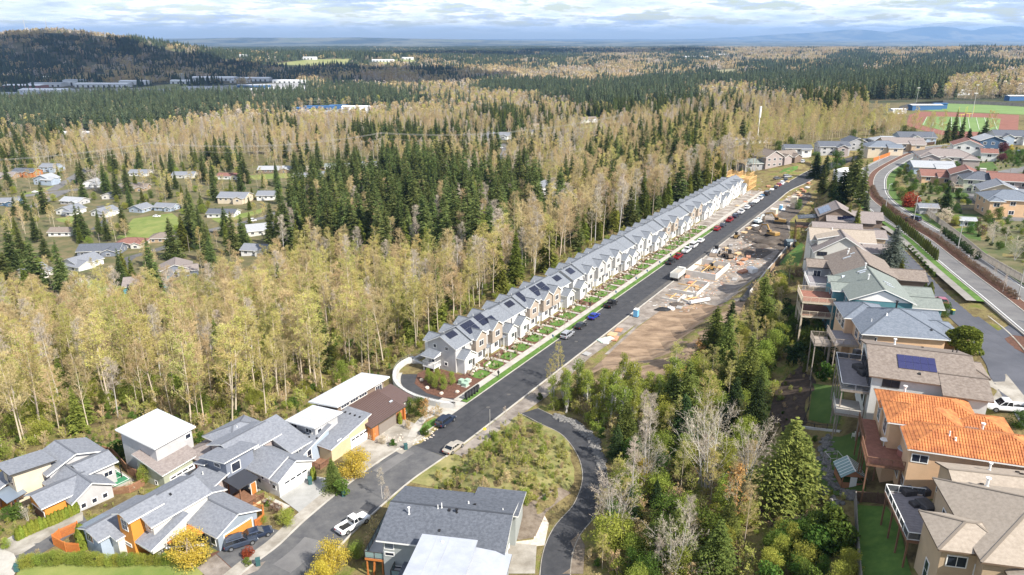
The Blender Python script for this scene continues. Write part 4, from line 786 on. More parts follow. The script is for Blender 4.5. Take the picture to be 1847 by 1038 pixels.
H=HF('house',73.2,158.6,14.0,-14,'house with brown gable roof, two skylights and shaded grey deck',group=G_R)
H.block(0,0,12.6,14.6,-5,6.8,'gy',0.45,W_BROWN,S_BROWN,0.6,DARKTRIM);H.wins('W',[3,7,11],5,1.8,2.0);H.block(10.6,4.2,19.8,11.4,-1,5.4,'gx',0.38,W_BROWN,S_BROWN,0.5,DARKTRIM);H.block(-4.6,8.6,4.6,14.2,-5,5.8,'gx',0.36,W_GREY,S_BROWN,0.5,DARKTRIM);H.win('S',-2.6,4.2,1.6,1.4);H.win('W',11,4.2,1.8,1.4)
H.skylight(2.6,8.2,1.7,0.6,0);H.skylight(4.3,9.8,1.0,0.5,0);H.vent(4.4,12.2,0.8,0.1,0,WHITE,True);H.vent(4.0,11,0.7,0.1,0,WHITE,True)
H.deck(-5.4,-0.6,-0.02,8.4,3.6,-5.6,DECKB,'WS',W_WHITE,'bars',postm=WOODG)
H=HF('house',78.6,183.6,14.5,-14,'house with tall beige batten gable, white bargeboards and dark side roof',group=G_R)
H.block(0,0,13.2,7.4,-5,4.6,'gy',0.62,W_BATTEN,S_TAUPE,0.6,WHITE);H.wins('S',[1.6],4.0,2.2,0.9,bars=2,fm=DARKTRIM);H.block(-0.4,5.8,15.0,15.2,-5,6.2,'gx',0.42,W_OFF,S_TAN,0.5,WHITE);H.wins('W',[8,11],4.4,1.2,1.4);H.block(12.4,2.0,18.6,9.6,-1,4.6,'gx',0.36,W_OFF,S_TAUPE,0.5,WHITE)
H.block(0.8,3.6,5.4,7.6,3,7.0,'sW',0.25,W_OFF,S_TAN,0.4,WHITE);H.vent(5,10,0.6,0.1,1,WHITE);H.vent(4,8,0.5,0.1,1,WHITE)
H=HF('house',87.4,206.4,12.4,-14,'low taupe-roofed house with cream bargeboard behind the batten gable house',group=G_R)
H.block(0,0,12.8,9.8,-5,5.2,'gx',0.5,W_BEIGE,S_TAUPE,0.5,WHITE);H.block(4.0,-2.4,9.4,6,-5,5.4,'gy',0.42,W_BEIGE,S_TAUPE,0.5,W_CREAM);H.block(10,2.2,19.5,9.2,-1,4.6,'gx',0.4,W_BEIGE,S_TAUPE,0.5,WHITE);H.wins('W',[3,6.5],3.4,1.6,1.4,0)
H=HF('house',98.0,229.6,12.0,-16,'brown gabled house with solar panels on two roof planes and glass patio cover',group=G_R)
H.block(0,0,11.2,11.2,-6,5.4,'gy',0.52,W_BROWN,S_TAUPE,0.5,DARKTRIM);H.wins('S',[3,7],2.6,1.6,1.3);H.solar(0.2,1.2,3,5,b=0,m=mat('pale_solar_cell',(0.16,0.19,0.26),0.15,spec=0.8));H.block(8.0,3.0,19.0,10.6,-2,4.6,'gx',0.42,W_BROWN,S_TAUPE,0.5,DARKTRIM);H.block(2.2,-2.6,15.8,0.5,-2,4.6,'sS',0.45,W_BROWN,S_TAUPE,0.4,DARKTRIM);H.solar(5.2,-2.2,6,1,b=2);H.solar(6.8,-0.8,3,1,b=2,cs=0.6)
H.deck(-6.4,1.4,0,7.8,1.4,-5,WOODB,'WS',DARKTRIM,'bars',postm=WOODB);H.part('patio_roof',MB().loft([[(-6,2,3.6),(0,2,4.4),(0,7.4,4.4),(-6,7.4,3.6)],[(-6,2,3.75),(0,2,4.55),(0,7.4,4.55),(-6,7.4,3.75)]]),METAL_DK)
for k in range(2):H.part('roof_light',MB().beam((-5.2,3.4+k*1.8,3.9),(-1.4,3.4+k*1.8,4.42),0.7,0.06),CURTAIN)
# drives, lawns, gardens, earthworks
BRICKR=mat('red_track',(0.25,0.105,0.075),0.9,(0.20,0.085,0.06),0.2);TURF=mat('sports_turf',(0.13,0.21,0.06),0.9,(0.17,0.25,0.08),0.05);COURT=mat('court_green',(0.05,0.22,0.11),0.8)
ROCKM=mat('pale_boulder',(0.45,0.38,0.31),0.9,(0.60,0.52,0.44),2.0,0.5,8);STONEW=mat('grey_rockery_stone',(0.13,0.125,0.12),0.95,(0.22,0.21,0.20),2.0,0.6,6);CWALL=mat('cast_concrete_wall',(0.43,0.42,0.40),0.85,(0.55,0.54,0.52),0.5,0.2,4)
def walk(name,pts,wd,m,dz=0.1,z=None):
 p=smooth_line([(x,y,h1(x,y))for x,y in pts],5);return sheet_line(name,p,-wd/2,wd/2,dz,m)
lawns_b=[];rocks=MB();rr=random.Random(3)
ROWS=[(5.8,29.4,4),(30.0,60.6,5),(63.2,100.6,6),(101.2,127.2,4),(127.8,154.2,4),(154.8,183.0,4),(183.6,208.2,4),(208.8,241.6,5)]
for sa,sb,nu in ROWS:
 uw=(sb-sa)/nu
 for k in range(nu):
  s0=sa+k*uw;pm=CONC
  q=MB();strip(q,[SNZ(s0+uw-0.9,-8.4,0),SNZ(s0+uw-0.9,-3.45,0)],-0.5,0.5,0.125);tag(obj('front_path',q,pm),kind='structure')
  if s0<168:
   a,b=s0+0.1,s0+uw-1.5;poly=[]
   n0,n1=-3.6,-3.6-rr.uniform(3.2,4.3)
   for i in range(12):
    t=2*math.pi*i/12;ex=0.5*(1+abs(math.cos(t))**0.6*math.copysign(1,math.cos(t)));ey=0.5*(1+abs(math.sin(t))**0.6*math.copysign(1,math.sin(t)))
    poly.append(SN(a+(b-a)*ex,n1+(n0-n1)*ey))
   q=MB();q.face([(x,y,0.115)for x,y in(poly if sum(poly[i][0]*poly[(i+1)%12][1]-poly[(i+1)%12][0]*poly[i][1]for i in range(12))>0 else poly[::-1])]);tag(obj('front_lawn',q,LAWN),kind='structure')
   for i in range(3):x,y=SN(rr.uniform(a,b),rr.uniform(-8,-6.6));rocks.blob((x,y,0.2),*(rr.uniform(0.25,0.5)for _ in range(2)),rr.uniform(0.2,0.35),6,4,0.2,rng=rr)
tag(obj('garden_boulders',rocks,ROCKM),kind='stuff')
flat_z=lambda pts:[(x,y,z)for x,y,z in pts]
sheet_line('alley',alley[5:],-2.6,2.8,0.08,ASPH);mask_line(alley,7)
rings=[[(p[0],p[1],p[2]-5.5),(q[0],q[1],q[2]-5.5),(q[0],q[1],p[2]+1.35),(p[0],p[1],p[2]+1.35)]for p,q in zip(offset(alley,-3.4)[7:60],offset(alley,-2.65)[7:60])]
sheet_line('gutter',alley[7:58],-2.6,-1.7,0.1,CONC);wq=MB().loft(rings);wr=obj('retaining_wall',wq,CWALL);tag(wr,'tall curved pale concrete retaining wall around the alley loop','retaining wall')
q=MB()
for i in range(8,59):a=offset(alley,-3.3)[i];q.box(a[0]-0.02,a[1]-0.02,a[2]+1.0,a[0]+0.02,a[1]+0.02,a[2]+1.9)
for i in range(8,58):a,b=offset(alley,-3.3)[i],offset(alley,-3.3)[i+1];q.beam((a[0],a[1],a[2]+1.9),(b[0],b[1],b[2]+1.9),0.035)
obj('guard_rail',q,ALU,wr)
mb=MB();mb.face([(*SN(a,b),0.145)for a,b in((-12.5,-0.05),(-4.8,-0.05),(-5.6,-5.8),(-12,-6.0))]);tag(obj('drive_apron',mb,CONC),kind='structure')
mb=MB();mb.face([(*SN(a,b),0.11)for a,b in((-4.6,-3.5),(6,-3.5),(5.4,-8.8),(5.4,-17),(1.0,-17.6),(-3.4,-15),(-5.6,-10),(-5.6,-5.9))]);tag(obj('mulch_bed',mb,BARK),kind='structure')
sheet_line('pavement',rng_line(-5,6),-3.4,-1.75,0.125,CONC);sheet_line('planting_strip',rng_line(-4.6,4),-1.72,-0.2,0.105,LAWN)
sheet_line('pavement',smooth_line([SNZ(-12.4,-3.2),SNZ(-15,-3.6),SNZ(-18.5,-2.6),SNZ(-21.5,-1.2)],4),-0.8,0.8,0.13,CONC)
mb=MB();mb.face([(*SN(a,b),0.115)for a,b in((-13,-0.2),(-13.4,-1.9),(-16.0,-2.4),(-19,-1.4),(-19.6,-0.3))]);tag(obj('grass_verge',mb,LAWN),kind='structure')
rk=MB()
for s_,n_ in((-1.5,-14.6),(-3.8,-11.2),(-4.3,-7.0),(4,-5.6),(-2.0,-4.6)):x,y=SN(s_,n_);rk.blob((x,y,0.25),0.5,0.45,0.4,7,5,0.18)
tag(obj('bed_boulders',rk,ROCKM),kind='stuff')
def local(A,O,pts):c,s=math.cos(math.radians(A)),math.sin(math.radians(A));return[(O[0]+x*c-y*s,O[1]+x*s+y*c)for x,y in pts]
def near_pave(u0):
 return P(*u0,0.0)
drape('driveway',local(-31,(-26.3,121.7),[(0,-0.2),(0,9.4),(7.6,8.6),(8.0,-1.0)]),CONC_OLD,0.10)
drape('driveway',local(-31,(-31.8,113.4),[(-0.6,5.2),(-0.6,10.4),(6.4,10.2),(6.8,4.0)]),CONC_OLD,0.095)
drape('driveway',local(-32,(-38.2,103.8),[(0,-0.2),(0,7.2),(3,8.0),(7.2,7.6),(7.8,0.0),(6,-1.4)]),mat('grey_drive_concrete',(0.28,0.275,0.26),0.9,(0.36,0.355,0.34),0.4,0.2,10),0.10)
drape('driveway',local(-32,(-43.0,90.1),[(0,-0.6),(0,7.4),(7.2,8.6),(7.6,2.4),(5,-1.5)]),ASPH_OLD,0.09)
drape('driveway',local(-32,(-43.0,90.1),[(0.2,-4),(0,-0.7),(4.9,-1.6),(7.4,2.2),(8.0,0.2),(6,-5)]),GRAVEL,0.085)
drape('driveway',local(-27,(-60.2,108.9),[(2.7,0),(2.7,5.6),(9,6.4),(17,9.8),(17.5,5.2),(9,-0.2)]),CONC_OLD,0.10)
drape('driveway',px_poly([(10,975),(60,945),(110,918),(150,925),(150,940),(95,965),(40,1000),(5,1010)]),CONC_OLD,0.10)
drape('court_edge',px_poly([(176,842),(196,835),(243,868),(205,886)]),CONC_OLD,0.10)
drape('sport_court',px_poly([(181,843),(194,838),(236,866),(207,880)]),COURT,0.125)
_c=px_poly([(181,843),(194,838),(236,866),(207,880)]);q=MB()
def cpt(u,v):
 a=[(_c[0][i]*(1-u)+_c[3][i]*u)*(1-v)+(_c[1][i]*(1-u)+_c[2][i]*u)*v for i in(0,1)];return(a[0],a[1],h1(*a)+0.19)
for(a,b)in(((.03,.05),(.97,.05)),((.03,.95),(.97,.95)),((.03,.05),(.03,.95)),((.5,.05),(.5,.95)),((.25,.05),(.25,.95)),((.97,.05),(.97,.95)),((.75,.05),(.75,.95))):q.beam(cpt(*a),cpt(*b),0.14,0.01)
tag(obj('court_lines',q,PAINT),kind='structure')
drape('lane',px_poly([(20,1000),(90,958),(150,930),(160,945),(100,985),(40,1020)]),ASPH_OLD,0.075)
drape('cul_de_sac',px_poly([(0,990),(25,1000),(35,1020),(20,1050),(-60,1050),(-60,1000)]),CONC,0.12)
drape('grass_verge',px_poly([(40,1015),(110,1005),(240,1010),(330,1012),(370,1030),(350,1060),(20,1060)]),LAWN2,0.07)
drape('garden_bed',px_poly([(405,990),(440,992),(470,1000),(440,1030),(390,1030),(380,1000)]),BARK,0.07)
drape('garden_bed',px_poly([(700,795),(740,755),(790,735),(800,765),(760,800),(715,815)]),BRUSHG,0.07,domask=False)
drape('mound_grass',px_poly([(700,880),(745,838),(800,802),(870,768),(945,745),(985,768),(1025,800),(1040,850),(1026,890),(985,905),(905,918),(860,880),(740,868)]),mat('mound_grass',(0.12,0.135,0.035),0.95,(0.27,0.235,0.10),0.3,1.0,3),0.05,3,domask=False,jag=.6)
mb=MB();strip(mb,drive,-2.0,2.0,0.08);tag(obj('private_drive',mb,ASPH),kind='structure');mask_line(drive,4.2)
mb=MB();curb(mb,drive,-2.12,-2.0,0.1);tag(obj('kerb',mb,CONC_OLD),kind='structure');mb=MB();curb(mb,drive,2.0,2.12,0.1);tag(obj('kerb',mb,CONC_OLD),kind='structure')
drape('driveway',px_poly([(896,985),(905,978),(968,985),(965,1036),(905,1036)]),CONC_OLD,0.10)
drape('rock_edge',px_poly([(900,962),(930,978),(962,974),(972,945),(982,930),(990,945),(982,985),(940,988),(903,976)]),ROCKM,0.08)
drape('garden_bed',px_poly([(908,930),(960,905),(1010,880),(1030,890),(985,925),(965,970),(935,975),(908,955)]),mat('brown_litter',(0.13,0.10,0.075),0.95,(0.22,0.18,0.14),1.0,0.9,6),0.07,domask=False)
drape('rough_slope',px_poly([(1008,1036),(1010,985),(1040,955),(1055,985),(1052,1036)]),MATS['brown_litter'],0.07,domask=False)
PADP=px_poly([(1090,640),(1155,580),(1200,545),(1260,500),(1300,470),(1370,405),(1408,365),(1440,345),(1455,352),(1425,395),(1425,430),(1400,480),(1362,520),(1330,545),(1270,548),(1190,562),(1150,590),(1110,640)])
drape('construction_pad',PADP,GRAVEL,0.07,4.0)
sheet_line('gravel_verge',rng_line(60,232),8.75,14.0,0.075,GRAVEL)
drape('bare_slope',px_poly([(1045,690),(1075,660),(1110,628),(1150,592),(1190,562),(1262,548),(1322,538),(1345,545),(1330,575),(1290,590),(1260,640),(1200,690),(1120,705)]),STRAW,0.09,4.0)
drape('gravel_verge',[SN(a,b)for a,b in((-22,8.9),(60,8.9),(60,13),(30,11.5),(6,12.5),(-22,11))],GRAVEL,0.08)
drape('excavated_soil',px_poly([(1335,425),(1358,400),(1395,398),(1418,400),(1425,425),(1410,455),(1375,440),(1345,440)]),SOIL,0.12,3.0)
drape('excavated_soil',px_poly([(1350,520),(1385,480),(1425,430),(1435,436),(1412,470),(1385,500),(1362,528)]),SOIL,0.13,3.0)
drape('excavated_soil',px_poly([(1395,395),(1435,360),(1460,345),(1465,355),(1440,385),(1418,405)]),SOIL,0.12,3.0)
drape('worked_ground',px_poly([(1325,455),(1360,442),(1395,455),(1370,470),(1335,468)]),SOIL,0.13,3.0)
drape('grass_verge',px_poly([(1405,312),(1415,305),(1440,300),(1438,306),(1420,314)]),LAWN,0.09)
for pp in([(1408,470),(1445,438),(1452,445),(1440,480),(1405,478)],[(1385,495),(1410,487),(1432,495),(1430,502),(1385,500)]):drape('lawn',px_poly(pp),LAWN,0.08)
drape('lawn',px_poly([(1466,693),(1522,700),(1520,745),(1512,766),(1458,758)]),LAWN3,0.08)
drape('lawn',px_poly([(1490,790),(1548,778),(1560,830),(1562,895),(1530,898),(1480,890),(1470,850)]),LAWN3,0.08)
drape('lawn',px_poly([(1546,912),(1600,915),(1625,960),(1650,1060),(1548,1060)]),LAWN,0.08)
drape('moss_lawn',px_poly([(1378,800),(1410,770),(1420,880),(1400,900),(1340,900),(1330,860)]),BRUSHG,0.08,domask=True)
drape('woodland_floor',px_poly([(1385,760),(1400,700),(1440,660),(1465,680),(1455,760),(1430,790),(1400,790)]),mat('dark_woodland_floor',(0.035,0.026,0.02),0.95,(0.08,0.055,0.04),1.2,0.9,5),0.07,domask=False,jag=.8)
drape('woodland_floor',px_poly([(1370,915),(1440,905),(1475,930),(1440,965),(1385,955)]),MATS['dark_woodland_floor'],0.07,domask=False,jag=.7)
sheet_line('ridge_road',front_road,-4.0,3.6,0.08,ASPH_BLUE);mask_line(front_road,6)
mb=MB();curb(mb,front_road[3:-14],3.6,3.9,0.45);tag(obj('low_wall',mb,CONC_OLD),kind='structure')
mask_line(blvd,12)
sheet_line('boulevard',blvd,-6.8,-1.6,0.07,ASPH_BLVD);sheet_line('boulevard',blvd,1.2,6.0,0.07,ASPH_BLVD)
mb=MB();curb(mb,blvd,-1.6,-1.4,0.16);curb(mb,blvd,1.0,1.2,0.16);curb(mb,blvd,6.0,6.2,0.16);curb(mb,blvd,-7.0,-6.8,0.16);tag(obj('kerb',mb,CONC),kind='structure')
sheet_line('median_bed',blvd,-1.4,1.0,0.12,BARK)
q=MB()
for d in(-6.2,5.3):strip(q,blvd,d,d+0.16,0.078)
tag(obj('lane_line',q,PAINT),kind='structure')
sheet_line('grass_verge',blvd[7:64],-8.6,-7.0,0.09,LAWN);sheet_line('boulevard_pavement',blvd[7:50],-10.6,-8.65,0.1,mat('boulevard_pavement',(0.20,0.185,0.165),0.9,(0.27,0.25,0.225),0.4))
sheet_line('grass_verge',blvd,6.2,9.6,0.08,LAWN3)
sheet_line('lane',right_lane,-4.5,4.5,0.08,ASPH_BLVD);mask_line(right_lane,6)
drape('lane_head',px_poly([(1735,340),(1765,320),(1800,318),(1847,300),(1900,310),(1900,355),(1800,372),(1760,365)]),ASPH_BLVD,0.10)
drape('driveway',px_poly([(1768,680),(1815,676),(1847,715),(1847,745),(1790,738),(1765,715)]),CONC_OLD,0.09)
for pp in([(1722,388),(1765,385),(1770,398),(1715,398)],[(1712,415),(1755,412),(1770,430),(1765,445),(1735,440)],[(1700,350),(1760,345),(1745,355),(1705,360)],[(1740,300),(1790,292),(1800,305),(1760,310)]):drape('lawn',px_poly(pp),LAWN3,0.09)
drape('road_junction',px_poly([(1742,578),(1765,572),(1800,598),(1835,578),(1900,590),(1930,680),(1860,655),(1815,640),(1785,622)]),ASPH_BLUE,0.088)
drape('traffic_island',px_poly([(1812,612),(1826,606),(1860,610),(1880,650),(1850,640),(1822,626)]),BARK,0.13)
drape('garden_ground',px_poly([(1640,352),(1625,318),(1650,305),(1700,285),(1760,268),(1900,270),(1940,420),(1920,520),(1847,505),(1760,452),(1700,405)]),mat('mixed_garden_ground',(0.06,0.085,0.025),0.95,(0.17,0.14,0.075),0.12,0.8,4),0.05,6,domask=False,jag=1.0)
for a_,b_,c_,d_ in((-60,-52,-2,1.5),(-45,-41,1.5,3.5),(-34,-25,-3.4,-1.2),(-70,-66,0,3)):
 k0=len(near_line)-1;seg=[p for p in near_line if a_<float((np.array(p[:2])-E0)@EU)<b_]
 if len(seg)>1:sheet_line('road_patch',seg,c_,d_,0.066,ASPH_BLVD if c_<0 else ASPH)
sheet_line('dust_track',rng_line(66,205),6.9,8.1,0.070,mat('dusty_asphalt',(0.075,0.07,0.065),0.9,(0.115,0.108,0.10),0.8));sheet_line('paving_seam',rng_line(-20,250),4.14,4.2,0.070,mat('seam_black',(0.02,0.02,0.022),0.8))
drape('running_track',px_poly([(1634,228),(1640,208),(1660,202),(1790,206),(1838,208),(1836,245),(1800,262),(1700,244)]),BRICKR,0.1,8)
drape('football_turf',px_poly([(1662,226),(1672,211),(1780,213),(1805,215),(1800,240),(1700,236)]),TURF,0.16,8)
drape('baseball_turf',px_poly([(1650,197),(1662,189),(1735,186),(1860,190),(1900,200),(1860,208),(1790,205),(1680,201)]),TURF,0.14,8)
q=MB()
for k in range(9):
 t=k/8;a=T(1672+(1790-1672)*t,211.5+1.5*t);b=T(1665+(1800-1665)*t,226+12*t);strip(q,[(a[0],a[1],h1(*a)),(b[0],b[1],h1(*b))],-0.09,0.09,0.32)
tag(obj('pitch_lines',q,PAINT),kind='structure')
drape('valley_grass',px_poly([(-100,560),(-100,340),(0,318),(300,305),(700,296),(670,330),(540,350),(510,410),(480,470),(330,520),(110,565)]),mat('valley_turf',(0.075,0.085,0.03),0.95,(0.17,0.135,0.07),0.14,0.8,3),0.08,12,domask=False)
def proad(name,pts,wd,m):
 w_=smooth_line([(x,y,h1(x,y))for x,y in px_poly(pts)],5);sheet_line(name,w_,-wd/2,wd/2,0.18,m);mask_line(w_,wd/2+3)
for pts,wd in(([(0,362),(60,352),(120,345),(200,335),(260,330)],9),([(92,345),(130,322),(150,310),(170,298)],8),([(60,375),(90,358),(115,347)],8),([(215,500),(228,470),(262,458),(320,440),(360,425)],6),([(372,418),(430,405),(480,392),(520,378),(545,372)],7),([(170,415),(190,400),(195,385),(180,372)],5),([(900,292),(912,272),(905,260)],7)):proad('valley_road',pts,wd,ASPH_BLVD if wd>6 else ASPH_OLD)
for pp in([(110,560),(120,520),(150,505),(250,520),(330,515),(300,540),(200,560)],[(40,350),(100,335),(110,342),(40,352)],[(240,395),(310,385),(330,400),(300,440),(210,430)],[(100,395),(135,390),(130,405),(105,400)],[(380,395),(440,385),(480,375),(470,385),(400,405)],[(300,445),(370,430),(360,450),(300,460)],[(440,318),(520,312),(540,320),(460,325)],[(590,298),(640,292),(640,302),(600,306)],[(490,395),(530,388),(535,410),(500,415)],[(915,272),(960,270),(955,282),(918,282)]):drape('valley_lawn',px_poly(pp),LAWN2,0.12,8,domask=True)
FIELD=mat('far_field',(0.20,0.22,0.07),0.95,(0.30,0.29,0.13),0.01);FIELD2=mat('far_meadow',(0.30,0.26,0.16),0.95,(0.22,0.21,0.10),0.008);YARDM=mat('industrial_yard',(0.30,0.30,0.31),0.9,(0.38,0.37,0.37),0.01)
FIELDS=[]
for pp,m_ in(([(480,118),(560,108),(640,106),(620,118),(540,128)],FIELD),([(255,158),(330,150),(345,158),(290,163)],FIELD),([(30,140),(190,134),(200,142),(60,148)],FIELD2),([(700,188),(780,184),(760,192),(700,194)],FIELD2),([(600,150),(690,148),(700,156),(610,160)],FIELD),([(680,112),(740,106),(760,112),(700,118)],FIELD),([(1030,232),(1130,215),(1160,210),(1060,240)],FIELD),([(1280,128),(1330,124),(1340,138),(1290,142)],FIELD2),([(0,176),(60,162),(200,160),(330,158),(470,152),(560,150),(560,172),(430,178),(200,180),(100,188),(0,192)],YARDM),([(120,240),(150,232),(158,245),(125,250)],YARDM),([(0,238),(22,234),(24,248),(0,252)],YARDM),([(565,200),(700,195),(700,204),(570,206)],YARDM)):
 w_=px_poly(pp);FIELDS.append(w_);drape('field' if m_ is not YARDM else 'industrial_yard',w_,m_,0.5,60,domask=False)
 # neighbourhood and valley houses
def simple(px,py,w,d,deg,wall,rm,label,eave=3.0,roof='gx',pitch=0.42,wing=None,group=None,dz=0,trim=WHITE,front='S',wn=None,cat='house',garage=False,z0=-3):
 x,y=T(px,py);z=h1(x,y)+dz;c,s=math.cos(math.radians(deg)),math.sin(math.radians(deg))
 H=House('house' if cat=='house' else cat.replace(' ','_'),(x-(w/2)*c+0*s,y-(w/2)*s,z),deg,label,cat,group)
 H.block(0,0,w,d,z0,eave,roof,pitch,wall,rm,0.6,trim)
 n=wn if wn is not None else max(2,int(w/4));zz=[eave-1.3]if eave<4.5 else[eave-1.3,1.5]
 for z_ in zz:
  for k in range(n):
   if garage and z_<2 and k==n-1:continue
   H.win('S',w*(k+0.6)/(n+0.2),z_,1.5,1.2)
  H.win('W' if px>923 else 'E',d*0.3,z_,1.3,1.1);H.win('W' if px>923 else 'E',d*0.7,z_,1.3,1.1)
 if garage:H.garage('S',w-3.4,4.6,2.2,0)
 if wing:
  H.block(*wing[:4],z0,wing[4],wing[5],pitch,wing[6]if len(wing)>6 else wall,rm,0.5,trim);H.win('S',(wing[0]+wing[2])/2,wing[4]-1.3,1.7,1.2)
 if w>9:H.vent(w*0.3,d*0.62,0.5,0.15)
 return H
GR='houses of the neighbourhood right of the boulevard'
simple(1822,392,15,11,-14,W_PEACH,S_SLATE,'peach house with slate blue hip roof and corner bay windows, beside the garden shed',5.8,'hip',0.4,(0,-2.2,4,3,5.6,'hip'),GR)
simple(1800,372,12,11,-22,W_CREAM,S_GREY,'grey-roofed house with wide peach gable behind the slate hip-roofed one',5.4,'gy',0.42,(9,-1,16,6,4.6,'gx'),GR).skylight(10.5,1.5,1,1)
simple(1832,352,17,11,-18,W_TAUPE,S_RED,'house with red-brown roof and two skylights at the right edge',5.2,'gx',0.36,(11,-2,17,5,4.8,'gy'),GR).skylight(4,3,1.4,0.6)
H=simple(1766,350,12,10,-20,W_GREEN,S_DARK,'pale green two-storey house with charcoal hip roof and small rear balcony',5.6,'hip',0.45,None,GR);H.deck(-3,-1.5,0,4,2.4,-1,WOODB,'WS',W_CREAM,'bars');H.block(3,-1,6,0.3,0,3.4,'hip',0.5,W_GREEN,S_GREY,0.2);H.win('S',4.5,2.2,2,1.6)
H=simple(1740,338,11,12,-24,W_TAUPE,S_RED,'brown gable-ended house behind the tall dark cypress',5.0,'gy',0.42,(8,6,17,13,4.2,'gx'),GR);H.chimney(12,9,2.2,1.6,1.0)
simple(1692,331,13,9,-15,W_PEACH,S_RED,'low red-roofed house with cream walls left of the tall cypress',3.0,'gx',0.45,(6,-2,12,4,2.9,'gx'),GR)
simple(1684,315,17,12,-12,W_PALEBLUE,S_PALE,'low pale blue-grey roofed house behind the red-roofed one',3.2,'gx',0.32,(9,-1.5,16,6,3.0,'gx'),GR)
H=simple(1706,303,24,13,-16,W_OFF,S_TAUPE,'large taupe-roofed house with several gables beside the boulevard shrubs',5.4,'hip',0.4,(0,-4,8,4,5.0,'gy',W_TAUPE),GR);H.block(8,-3.6,13,3,0,4.2,'gy',0.45,W_CREAM,S_TAUPE,0.4);H.block(18,-3,25,5,0,4.8,'hip',0.4,W_TAUPE,S_TAUPE,0.5)
H=simple(1742,288,13,12,-22,W_WHITE,S_RED,'tall cream house with red-brown gable roof',7.2,'gy',0.4,(12,-6,19,2,4.6,'gx'),GR)
H=simple(1788,275,13,13,-12,W_NAVY,S_PALE,'dark blue house with white-trimmed double window and pale roof',6.2,'gy',0.38,None,GR)
H=simple(1830,262,22,12,-10,W_WHITE,S_DARK,'white gabled houses with charcoal roof behind the plum tree',5.2,'gx',0.45,(14,-3,21,4,5.0,'gy'),GR);H.block(3,-3,9,4,0,4.8,'gy',0.5,W_PALEBLUE,S_DARK,0.4)
simple(1674,386,5.5,4,-10,W_GREY,S_GREY,'small grey garden shed beside the red-leaved tree',2.3,'gx',0.4,None,GR,cat='shed',wn=1,z0=-1)
simple(1744,409,4,3,-15,W_PALEBLUE,S_PALE,'tiny pale blue curved-roof garden shed on the grass',2.1,'gx',0.35,None,GR,cat='shed',wn=1,z0=-1)
GB='houses beyond the far end of the boulevard'
simple(1655,262,21,12,-4,W_PALEBLUE,S_DARK,'charcoal-roofed house with white dormer near the sports ground trees',4.6,'gx',0.45,(5,-2.5,11,4,4.6,'gy',W_WHITE),GB)
simple(1630,274,22,12,-6,W_BEIGE,S_TAUPE,'long beige house with brown roof behind the brown fence',4.6,'gx',0.4,(14,-2,21,6,4.2,'gx'),GB)
simple(1596,280,18,12,-8,W_CREAM,S_SLATE,'slate-roofed cream house behind the orange fence section',4.4,'hip',0.4,(10,-2,17,5,4.2,'gx'),GB)
simple(1602,268,17,10,-5,W_OFF,S_PALE,'pale grey roofed house behind the slate-roofed cream one',4.8,'hip',0.35,None,GB)
simple(1546,272,11,12,0,W_GREY,S_DARK,'small dark-roofed house half hidden behind the tall fir',5.0,'gy',0.45,(3,6,15,12,4.6,'gx'),GB)
simple(1505,280,17,11,-3,W_LGREY,S_DARK,'grey house with dark gabled roof in front of the green thicket',5.0,'gx',0.42,(9,-3,15,4,4.8,'gy',W_TAUPE),GB)
simple(1439,285,15,10,-6,W_WHITE,S_DARK,'white boxy two-storey house with dark roof at the street corner',5.6,'gx',0.3,(9,-1.5,14,3,5.0,'gx'),GB)
H=simple(1396,302,12,12,20,W_TAUPE,S_BROWN,'brown two-storey house with steep taupe gables behind the timber frame',5.8,'gy',0.55,(10,2,24,11,5.4,'gx'),GB);H.block(12,-1,17,4,0,5.2,'gy',0.55,W_TAUPE,S_BROWN,0.4);H.block(19,-1,24,4,0,5.2,'gy',0.55,W_BROWN,S_BROWN,0.4)
simple(1366,308,14,11,10,W_GREY,S_GREEN,'grey-green roofed house at the edge of the woods by the last townhouse',4.0,'hip',0.35,None,GB)
simple(1347,262,40,14,4,W_OFF,S_TAUPE,'long low brown-roofed building near the white mast',4.2,'gx',0.22,None,GB,cat='building',wn=8)
GV='houses in the wooded valley on the left'
